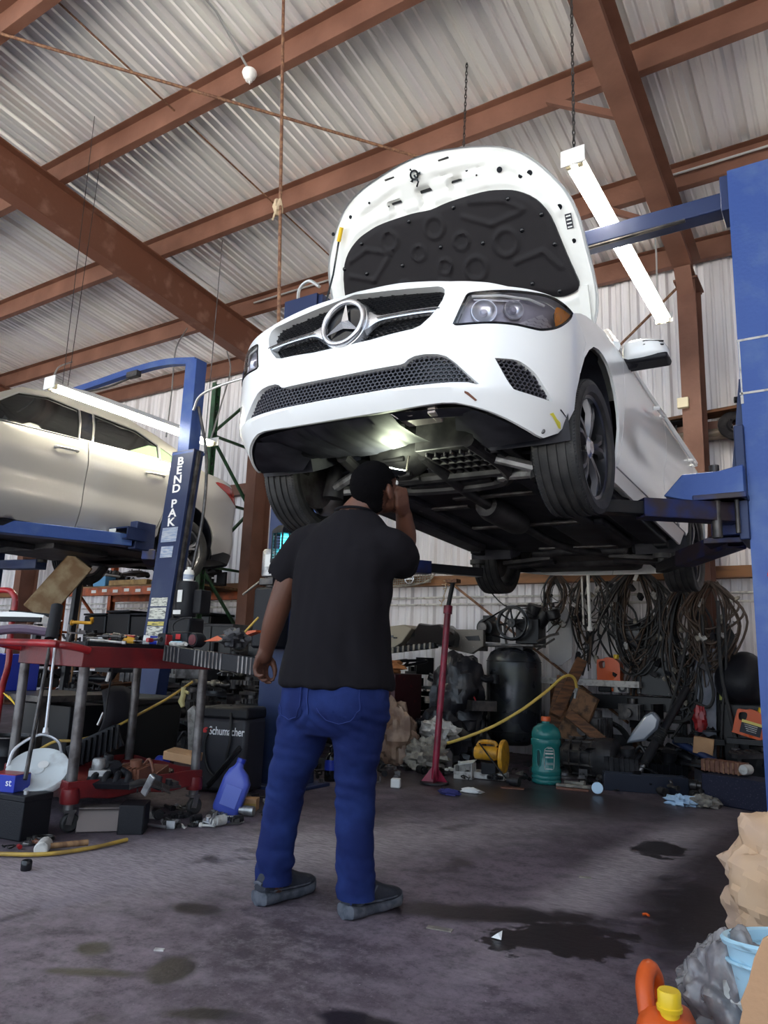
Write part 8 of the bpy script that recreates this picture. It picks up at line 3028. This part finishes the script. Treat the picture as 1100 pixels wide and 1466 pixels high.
mb.build('lens_cover', mat('smoky_lens', (.22, .24, .28), .15, .3), hl_, bevel=.02)
MB().box((.06, .05, -.05), (.14, .08, .12)).build('lamp_back', 'black_plastic', hl_, bevel=.02)
a, b_ = at(823, 1090, Y=6.4), at(872, 1078, Y=6.5)
t = thing('gearbox_case', 'heavy ribbed dark gearbox casing on the floor right of the teal jug', 'gearbox', ((a + b_) / 2).xy.to_3d())
MB().lathe([(0, -.24), (.10, -.24), (.14, -.16), (.15, .0), (.17, .10), (.17, .20), (.12, .24), (0, .24)], (0, 0, .17), 'x', 22).build('casing', 'soot', t)
mb = MB()
for k in range(9):
    an = 2 * PI * k / 9
    mb.box((-.02, .15 * math.cos(an), .17 + .15 * math.sin(an)), (.36, .016, .016))
for k in range(4):
    mb.torus((-.15 + .09 * k, 0, .17), .152, .009, 'x', 22, 6)
mb.build('casing_ribs', 'dark_steel', t)
for k, (px, py, Y, kd, s, mt_, lab) in enumerate(((895, 1085, 6.4, 'housing', .34, 'soot', 'ribbed engine casing with a round inlet between the gearbox and the strut'), (950, 1100, 6.6, 'housing', .40, 'oil', 'oily engine casing under the slanting tubes'), (872, 1045, 7.1, 'coil', .42, 'rubber', 'stack of dark rubber rings behind the wooden cross'),
                                               (1085, 1120, 6.3, 'rotor', .24, 'soot', 'dark worn rotor leaning at the foot of the right post'))):
    v = at(px, py, Y=Y)
    o = junk(kd, s, (v.x, Y, max(.02, v.z - .12)), mt_, '', (.2 if kd != 'coil' else 1.2, 0, .4 * k), k, False)
    o['label'] = lab
# trough, block, rusty box, rag
a, b_ = at(866, 1128, Y=5.95), at(985, 1124, Y=6.15)
a.z, b_.z = 0, 0
t = thing('plastic_trough', 'long low black plastic trough on the floor in front of the scrap heap', 'trough', (a + b_) / 2, math.atan2(b_.y - a.y, b_.x - a.x))
L_ = (b_ - a).length
mb = MB()
mb.box((0, .06, .006), (L_, .18, .012)).box((0, -.03, .065), (L_, .014, .13), rot=(.1, 0, 0)).box((0, .15, .06), (L_, .014, .12)).box((-L_ / 2, .06, .06), (.014, .18, .12)).box((L_ / 2, .06, .06), (.014, .18, .12))
mb.build('trough_body', mat('blue_black_plastic', (.014, .017, .030), .4), t, bevel=.004)
t = thing('foam_block', 'low dark blue speckled block at the foot of the right lift post', 'block', (-.72, 5.92, 0), -.36)
MB().box((0, 0, .10), (.62, .25, .20)).build('block_body', mat('speckled_navy_block', (.010, .011, .030), .8, col2=(.05, .05, .08), scale=80, amount=(.6, .68)), t, bevel=.01)
v = at(1042, 1120, Y=6.1)
t = thing('rusty_radiator', 'rusty finned metal unit lying on top of the dark blue block', 'radiator', (v.x, 6.02, .203), -.3)
MB().box((0, 0, .045), (.30, .12, .08)).build('core', 'rust_dark', t, bevel=.006)
mb = MB()
for k in range(8):
    mb.box((-.12 + .035 * k, -.062, .045), (.012, .01, .085))
mb.build('fins', 'rod', t)
MB().lathe([(0, -.05), (.03, -.05), (.036, -.04), (.036, .04), (0, .05)], (.16, -.02, .045), 'y', 16).build('end_cap', 'dirty_white', t)
build_one('blue_rag', 'crumpled pale blue rag on the floor by the dark blue block', 'rag', rough_blob((-1.15, 5.68, .022), (.10, .06, .04), 41, 24, .5, 4.5, .6), mat('pale_blue_cloth', (.40, .55, .72), .8), smooth=25)
build_one('plastic_film', 'crumpled clear film beside the pale blue rag', 'plastic film', rough_blob((-1.0, 5.72, .03), (.09, .06, .045), 42, 24, .5, 4.5, .6), 'grille_grey', smooth=25)
v = at(1062, 968, Y=6.9)
build_one('seat_cushion', 'rounded black car seat part by the wall behind the right lift post', 'seat', rough_blob((v.x, 7.0, v.z - .04), (.20, .25, .24), 44, 30, .12, 1.6), 'black_plastic')
build_one('seat_stand', 'tall dark bin holding the black seat part behind the right post', 'bin', MB().box((v.x + .02, 7.05, .34), (.36, .4, .66), taper=1.1), 'oil', bevel=.02)
# upper wall ledge behind the column
a, b_ = at(985, 620, Y=7.35), at(1058, 612, Y=7.35)
ul = thing('upper_ledge', 'high rough timber ledge on the wall behind the red-brown column', 'ledge', (-1.1, 7.45, a.z))
MB().tube([(-.75, .04, -.02), (-.2, .04, .0), (.4, .04, -.01), (1.2, .04, 0)], [.06, .055, .06, .05], 10).build('round_timber', mat('rough_bark_timber', (.13, .10, .075), .85, col2=(.25, .2, .16), scale=9, stretch=(.5, 4, 4), bump=.5), ul)
MB().box((.2, .06, .22), (1.6, .2, .03), rot=(0, -.05, 0)).build('ledge_plank', 'wood', ul)
junk('panel', .42, (-1.55, 7.5, a.z + .06), 'black_plastic', 'on the high ledge left of the column', (0, 0, .3), 1, False)
junk('housing', .22, (-.75, 7.52, a.z + .27), 'oil', 'on the high ledge right of the column', (0, 0, .3), 1, False)
junk('rotor', .36, (-.85, 7.46, a.z + .04), 'soot', 'on the high ledge behind the column', (1.2, 0, .3), 1, False)
build_one('red_toolbox', 'flat red case on the high ledge beside the right lift post', 'case', MB().box((-.62, 7.38, a.z + .30), (.34, .25, .07), rot=(0, -.1, .2)), 'red_bright', bevel=.01)


# hanging wiring looms
def loom(label, top, w_, h_, n, sd, mt_='wire', conn=10, extra=None):
    g = random.Random(sd)
    t = thing('wire_loom', label, 'wiring loom', top)
    MB().cyl((0, .12, .03), (0, -.05, .03), .010, n=8).build('hook', 'grey_steel', t)
    mb, mb2 = MB(), MB()
    for k in range(n):
        sw_, sh = g.uniform(.35, 1) * w_ / 2, g.uniform(.45, 1) * h_
        x0 = g.uniform(-.04, .04)
        y0 = g.uniform(-.09, .03)
        asym = g.uniform(-.3, .3)
        pts = [(x0, y0, .03), (x0 - sw_ * .7, y0 + g.uniform(-.03, .03), -sh * .22), (x0 - sw_ * (1 + asym), y0 + g.uniform(-.04, .04), -sh * .62), (x0 - sw_ * .35 + g.uniform(-.05, .05), y0, -sh), (x0 + sw_ * .45, y0 + g.uniform(-.03, .03), -sh * g.uniform(.8, 1)), (x0 + sw_ * (1 - asym), y0 + g.uniform(-.04, .04), -sh * .5), (x0 + sw_ * .6, y0, -sh * .16), (x0 + .01, y0, .03)]
        if g.random() < .35:
            pts = pts[:g.choice([4, 5])] + [(pts[3][0] + g.uniform(-.1, .1), y0, -h_ * g.uniform(1.0, 1.25))]
        (mb if g.random() < .75 else mb2).tube(spline(pts, 5), g.choice([.004, .006, .008, .011]), 5)
    mb.build('wires', mt_, t)
    if mb2.v:
        mb2.build('brown_wires', 'wire_brown', t)
    for k in range(conn):
        s = g.uniform(.025, .05)
        o = MB().box((0, 0, 0), (s, s * .7, s * 1.4)).box((0, 0, s * .8), (s * .6, s * .4, s * .5)).build('connector', g.choice(['black_plastic', 'grille_grey', 'black_plastic', 'dirty_white', 'soot']), t, bevel=.003)
        o.location = (g.uniform(-.45, .45) * w_, g.uniform(-.10, -.03), -g.uniform(.1, 1.0) * h_)
        o.rotation_euler = (g.uniform(-1, 1), g.uniform(-1, 1), g.uniform(-1, 1))
    return t


loom('round coil of brown wires hanging from the girt above the air filter', at(797, 828, Y=7.42), .30, .50, 14, 51, conn=6)
l2 = loom('wiring loom with a long white rod hanging between the coil and the big loom', at(846, 824, Y=7.40), .42, .85, 20, 52, conn=16)
MB().cyl((.01, -.12, .02), (.02, -.12, -.52), .017).cyl((.02, -.12, -.52), (.02, -.12, -.56), .03).build('white_rod', 'white_plastic', l2)
MB().cyl((-.06, -.10, -.02), (-.05, -.10, -.50), .010).build('pale_rod', 'dirty_white', l2)
l3 = loom('biggest bushy black wiring loom hanging in the middle of the wall', at(912, 818, Y=7.38), .62, 1.02, 46, 53, conn=22)
MB().box((.03, -.14, -.06), (.03, .02, .10), rot=(0, .4, 0)).build('white_connector', 'white_plastic', l3)
MB().add(*(lambda m: (m.v, m.f))(rough_blob((-.06, .0, -.62), (.13, .05, .14), 4, 18, .3))).build('black_pouch', 'bag_black', l3)
loom('tangled wiring loom hanging below the rear wheel of the white car', at(980, 843, Y=6.98), .34, 1.10, 38, 54, conn=18)
l5 = loom('wide bundle of brown cables draped over the red-brown column', at(1018, 838, Y=6.92), .50, .72, 22, 55, 'wire_brown', 8)
a = at(1038, 960, Y=7.0)
build_one('black_sheet', 'long black rubber sheet hanging beside the column under the cable bundle', 'rubber sheet', MB().prism([(-.06, .38), (.05, .40), (.10, .28), (.11, -.55), (-.09, -.6)], 0, .03, lambda u, v_, w_: (a.x + u, 6.98 + w_ + .03 * math.sin(v_ * 7), a.z + v_)), 'rubber', bevel=.006)
for k, (pts, r_) in enumerate((([(985, 905), (975, 960), (962, 1010), (960, 1030), (985, 1030), (1005, 1000), (1000, 960), (1012, 930)], .013), ([(1005, 880), (1010, 940), (1022, 990), (1015, 1012), (995, 1005)], .014), ([(1036, 870), (1040, 940), (1036, 1000), (1032, 1085)], .010), ([(1028, 860), (1033, 960), (1050, 1040), (1062, 1100)], .016), ([(870, 905), (880, 950), (900, 965), (912, 960)], .008), ([(990, 840), (955, 905), (945, 950), (935, 965)], .004), ([(690, 832), (730, 870), (800, 862)], .007))):
    labs = ['thick black hose looping in front of the grey board', 'black hose with a hooked end beside the column', 'straight black cable hanging right of the column', 'long black hose reaching down to the rusty unit', 'thin cable drooping from the middle loom to the ledge', 'thin wire slanting from the rear wheel to the black panel', 'thin cable sagging along the wall over the compressor']
    build_one('rubber_hose', labs[k], 'hose', MB().tube(spline([at(x, y, Y=6.85 - .02 * k if k < 4 else 7.36) for x, y in pts], 6), r_, 8), 'rubber')
build_one('clear_bag', 'clear plastic sheet hanging on the wall right of the air filter', 'plastic sheet', MB().prism([(-.14, .2), (.0, .30), (.05, .28), (.13, .1), (.12, -.25), (.0, -.34), (-.12, -.30)], 0, .012, lambda u, v_, w_: (at(803, 905, Y=7.5).x + u, 7.5 + w_ + .012 * math.sin(v_ * 40 + u * 20), at(803, 905, Y=7.5).z + v_)), 'bag')
build_one('ground_rag', 'dark red rag hanging by the thick hose loop', 'rag', rough_blob(tuple(at(1003, 1030, Y=6.8)), (.05, .03, .10), 61, 20, .5, 4), 'red_bright', smooth=25)
build_one('wall_hook', 'bent thin steel hook on the wall right of the cable bundle', 'hook', MB().tube([at(1050, 890, Y=7.6), at(1056, 892, Y=7.45), at(1060, 905, Y=7.4), at(1045, 912, Y=7.4)], .005, 6), 'dark_steel')
v = at(1037, 997, Y=6.9)
build_one('yellow_tag', 'pair of small yellow-green tags by the hanging black sheet', 'tag', MB().box((v.x - .02, 6.9, v.z), (.03, .02, .06)).box((v.x + .025, 6.9, v.z), (.03, .02, .06)), mat('lime_tag', (.35, .36, .06), .5))

# scrap heaps along the wall
KD = ['housing', 'manifold', 'pipe', 'rotor', 'panel', 'hose', 'shaft', 'bracket', 'gear', 'tray']
heap('in the scrap heap between the man and the red pole', -4.9, -3.0, 6.3, 7.3, lambda u, v_: .95 - .1 * u, 60, KD, [.28, .36, .44], ['oil', 'soot', 'black_plastic', 'dark_steel', 'gloss_black'], 71)
heap('in the scrap heap under the wiring looms', -2.45, -.75, 6.35, 7.3, lambda u, v_: .25 + .35 * v_, 90, KD, [.22, .30, .38], ['oil', 'soot', 'black_plastic', 'dark_steel', 'grey_steel', 'soot'], 72)
heap('on the floor along the front of the scrap heap', -2.1, -.8, 5.95, 6.4, lambda u, v_: .10, 36, ['bracket', 'gear', 'bolt', 'pipe', 'socket_tool', 'hose'], [.08, .12, .16], ['oil', 'soot', 'dark_steel', 'grille_grey'], 73)
heap('on the floor around the red pole and saw', -3.4, -2.3, 5.5, 6.2, lambda u, v_: .06, 34, ['bracket', 'gear', 'bolt', 'pipe', 'socket_tool', 'hose'], [.06, .09, .13], ['oil', 'dark_steel', 'grille_grey', 'dirty_white', 'soot'], 74)
heap('on the floor behind the legs of the man', -4.0, -3.2, 4.4, 5.6, lambda u, v_: .12, 30, ['bracket', 'gear', 'bolt', 'pipe', 'housing', 'rotor'], [.08, .12, .2], ['oil', 'dark_steel', 'grey_steel', 'soot'], 75)
heap('in the dark heap behind the blue post of the man', -5.2, -3.9, 5.4, 6.4, lambda u, v_: 1.0, 50, KD, [.28, .36, .44], ['oil', 'soot', 'black_plastic', 'dark_steel', 'rust_dark'], 76)
# ================================================================== near the camera
# crumpled kraft paper sack
def crumple(mb, seed, amp, fr_, c):
    g = random.Random(seed)
    out = []
    for v in mb.v:
        p = Vector(v)
        d = (p - Vector(c)).normalized()
        n = 0
        for s_, a_ in ((fr_, 1), (fr_ * 2.3, .6), (fr_ * 5, .3), (fr_ * 11, .12)):
            n += a_ * (abs(mnoise.noise(p * s_ + Vector((seed, 0, 0)))) * 2 - .5)
        out.append(tuple(p + d * n * amp))
    mb.v = out
    return mb


t = thing('paper_sack', 'big crumpled tan paper heap at the edge behind the pale blue bucket', 'paper', (.015, 2.55, 0))
mb = MB().sphere((0, 0, .27), (.40, .36, .33), 150)
crumple(mb, 3, .07, 3.6, (0, 0, .2))
mb.v = [(x, y, max(z, .002)) for x, y, z in mb.v]
mb.build('paper_body', 'paper', t, smooth=22)
mb = MB().sphere((.06, .0, .50), (.26, .24, .13), 110)
crumple(mb, 9, .055, 5, (.06, 0, .48))
mb.build('folded_top', 'paper', t, smooth=22)
# front cardboard
t = thing('cardboard_sheet', 'torn tan cardboard sheet standing at the corner in front of the bucket', 'cardboard', (-.20, 1.70, 0))
ol = [at(x, y, Y=1.70) for x, y in ((1056, 1480), (1064, 1445), (1061, 1432), (1072, 1405), (1080, 1372), (1092, 1345), (1106, 1337), (1250, 1300))]
ol = [(p.x + .20, p.z) for p in ol]
ol = [(ol[0][0] + .01, 0)] + ol + [(ol[-1][0], 0)]
mb = MB().prism(ol, 0, .012, lambda u, v_, w_: (u, w_ + .02 * math.sin(u * 7), v_))
mb.build('cardboard_panel', mat('tan_cardboard', (.50, .28, .15), .8, col2=(.14, .08, .04), scale=7, amount=(.62, .70), bump=.1), t, bevel=.002)
# bucket
t = thing('bucket', 'pale blue plastic bucket at the edge between the paper heap and the cardboard', 'bucket', (-.135, 1.98, 0))
T = Matrix.Rotation(-.10, 4, 'Y') @ Matrix.Rotation(-.12, 4, 'X')
o = MB().lathe([(0, .004), (.115, .004), (.12, .012), (.155, .315), (.163, .318), (.166, .327), (.160, .333), (.150, .328), (.116, .02), (0, .015)], n=48).build('bucket_body', 'light_blue', t, smooth=50)
o.data.transform(T)
o = MB().torus((0, 0, .285), .157, .005, 'z', 40, 6).build('bucket_rib', 'light_blue', t)
o.data.transform(T)
# bag of rubbish
t = thing('rubbish_bag', 'clear grey plastic bag stuffed with rubbish beside the pale blue bucket', 'bag', (-.325, 2.06, 0))
mb = MB().sphere((0, 0, .14), (.105, .12, .155), 110)
crumple(mb, 5, .028, 9, (0, 0, .12))
mb.v = [(x, y, max(z, .002)) for x, y, z in mb.v]
mb.build('bag_film', mat('grey_bag_film', (.20, .18, .19), .22, col2=(.32, .30, .30), scale=18, alpha=.82, coat=.4), t, smooth=60)
MB().box((.04, -.10, .15), (.12, .006, .02), rot=(.2, .35, .1)).build('blue_strip', mat('blue_film', (.30, .40, .62), .4), t)
rough_blob((-.02, -.01, .10), (.06, .07, .07), 77, 18, .5).build('waste', 'txt_dark', t)
rough_blob((.03, -.06, .18), (.05, .04, .05), 78, 18, .5).build('waste', 'dirty_white', t)
# orange jug with yellow cap, seen from above
t = thing('oil_jug', 'orange oil jug with a yellow cap at the bottom edge of the photo', 'jug', (-.425, 1.86, 0), .12)
mb = MB()
sec = [(0, .055, .085), (.012, .065, .095), (.11, .066, .098), (.15, .060, .09), (.178, .050, .065), (.19, .035, .038)]
n = 28
vs = []
for z, rx, ry in sec:
    for k in range(n):
        a_ = 2 * PI * k / n
        ca, sa = math.cos(a_), math.sin(a_)
        e = 2 / 3.2
        vs.append((rx * math.copysign(abs(ca) ** e, ca), ry * math.copysign(abs(sa) ** e, sa) - (.02 * max(0, (z - .11) / .08)), z))
fs = [(i * n + k, i * n + (k + 1) % n, (i + 1) * n + (k + 1) % n, (i + 1) * n + k) for i in range(len(sec) - 1) for k in range(n)] + [tuple(range(n))[::-1], tuple(range((len(sec) - 1) * n, len(sec) * n))]
mb.add(vs, fs)
mb.build('jug_body', 'orange', t, smooth=50)
MB().tube(spline([(-.035, -.03, .17), (-.045, .01, .215), (-.04, .05, .235), (-.03, .08, .20), (-.03, .085, .12)], 5), [.020] * 21, 10).build('jug_handle', 'orange', t)
MB().lathe([(.020, .18), (.020, .195), (.026, .197), (.027, .205), (.024, .207), (.024, .232), (.021, .236), (0, .236)], (.012, -.05, 0), n=26).build('jug_cap', 'yellow', t)
# bits on the open floor
v = at(37, 1246, Z=0)
build_one('rubber_plug', 'small round black plug alone on the floor in front of the cart', 'plug', MB().lathe([(0, 0), (.02, 0), (.022, .004), (.022, .034), (.018, .04), (0, .04)], (v.x, v.y, 0), n=20), 'gloss_black')
v = at(713, 1344, Z=0)
build_one('paper_scrap', 'folded white paper scrap on the floor left of the oily puddle', 'paper scrap', MB().add([(v.x - .02, v.y - .01, .003), (v.x + .018, v.y - .012, .003), (v.x + .008, v.y + .02, .022), (v.x - .012, v.y + .018, .004), (v.x, v.y, .018)], [(0, 1, 4), (1, 2, 4), (2, 3, 4), (3, 0, 4), (0, 3, 2, 1)]), 'white_plastic', smooth=0)
v = at(228, 1361, Z=0)
build_one('tape_scrap', 'tiny pale scrap on the open floor near the dark stain', 'scrap', MB().box((v.x, v.y, .003), (.03, .014, .005), rot=(0, 0, .5)), 'dirty_white')
v = at(838, 1257, Z=0)
build_one('tape_scrap', 'tiny grey scrap on the floor on the way to the blue post', 'scrap', MB().box((v.x, v.y, .003), (.05, .02, .005), rot=(0, 0, .3)), 'grille_grey')
v = at(925, 1312, Z=0)
build_one('orange_peel', 'tiny orange curl on the floor right of the oily puddle', 'scrap', MB().tube([(v.x - .012, v.y, .005), (v.x, v.y + .008, .007), (v.x + .012, v.y, .005)], .005, 6), 'orange')
v = at(600, 1318, Z=0)
build_one('leaf_scrap', 'pale flattened scrap on the floor right of the shoes', 'scrap', MB().box((v.x + .1, v.y - .03, .002), (.09, .03, .003), rot=(0, 0, .2)), 'grille_grey')
v = at(1080, 1180, Z=0)
build_one('paper_scrap', 'small crumpled white scrap at the foot of the right post', 'paper scrap', rough_blob((v.x, v.y, .02), (.05, .03, .025), 5, 16, .5, 4, .8), 'dirty_white')
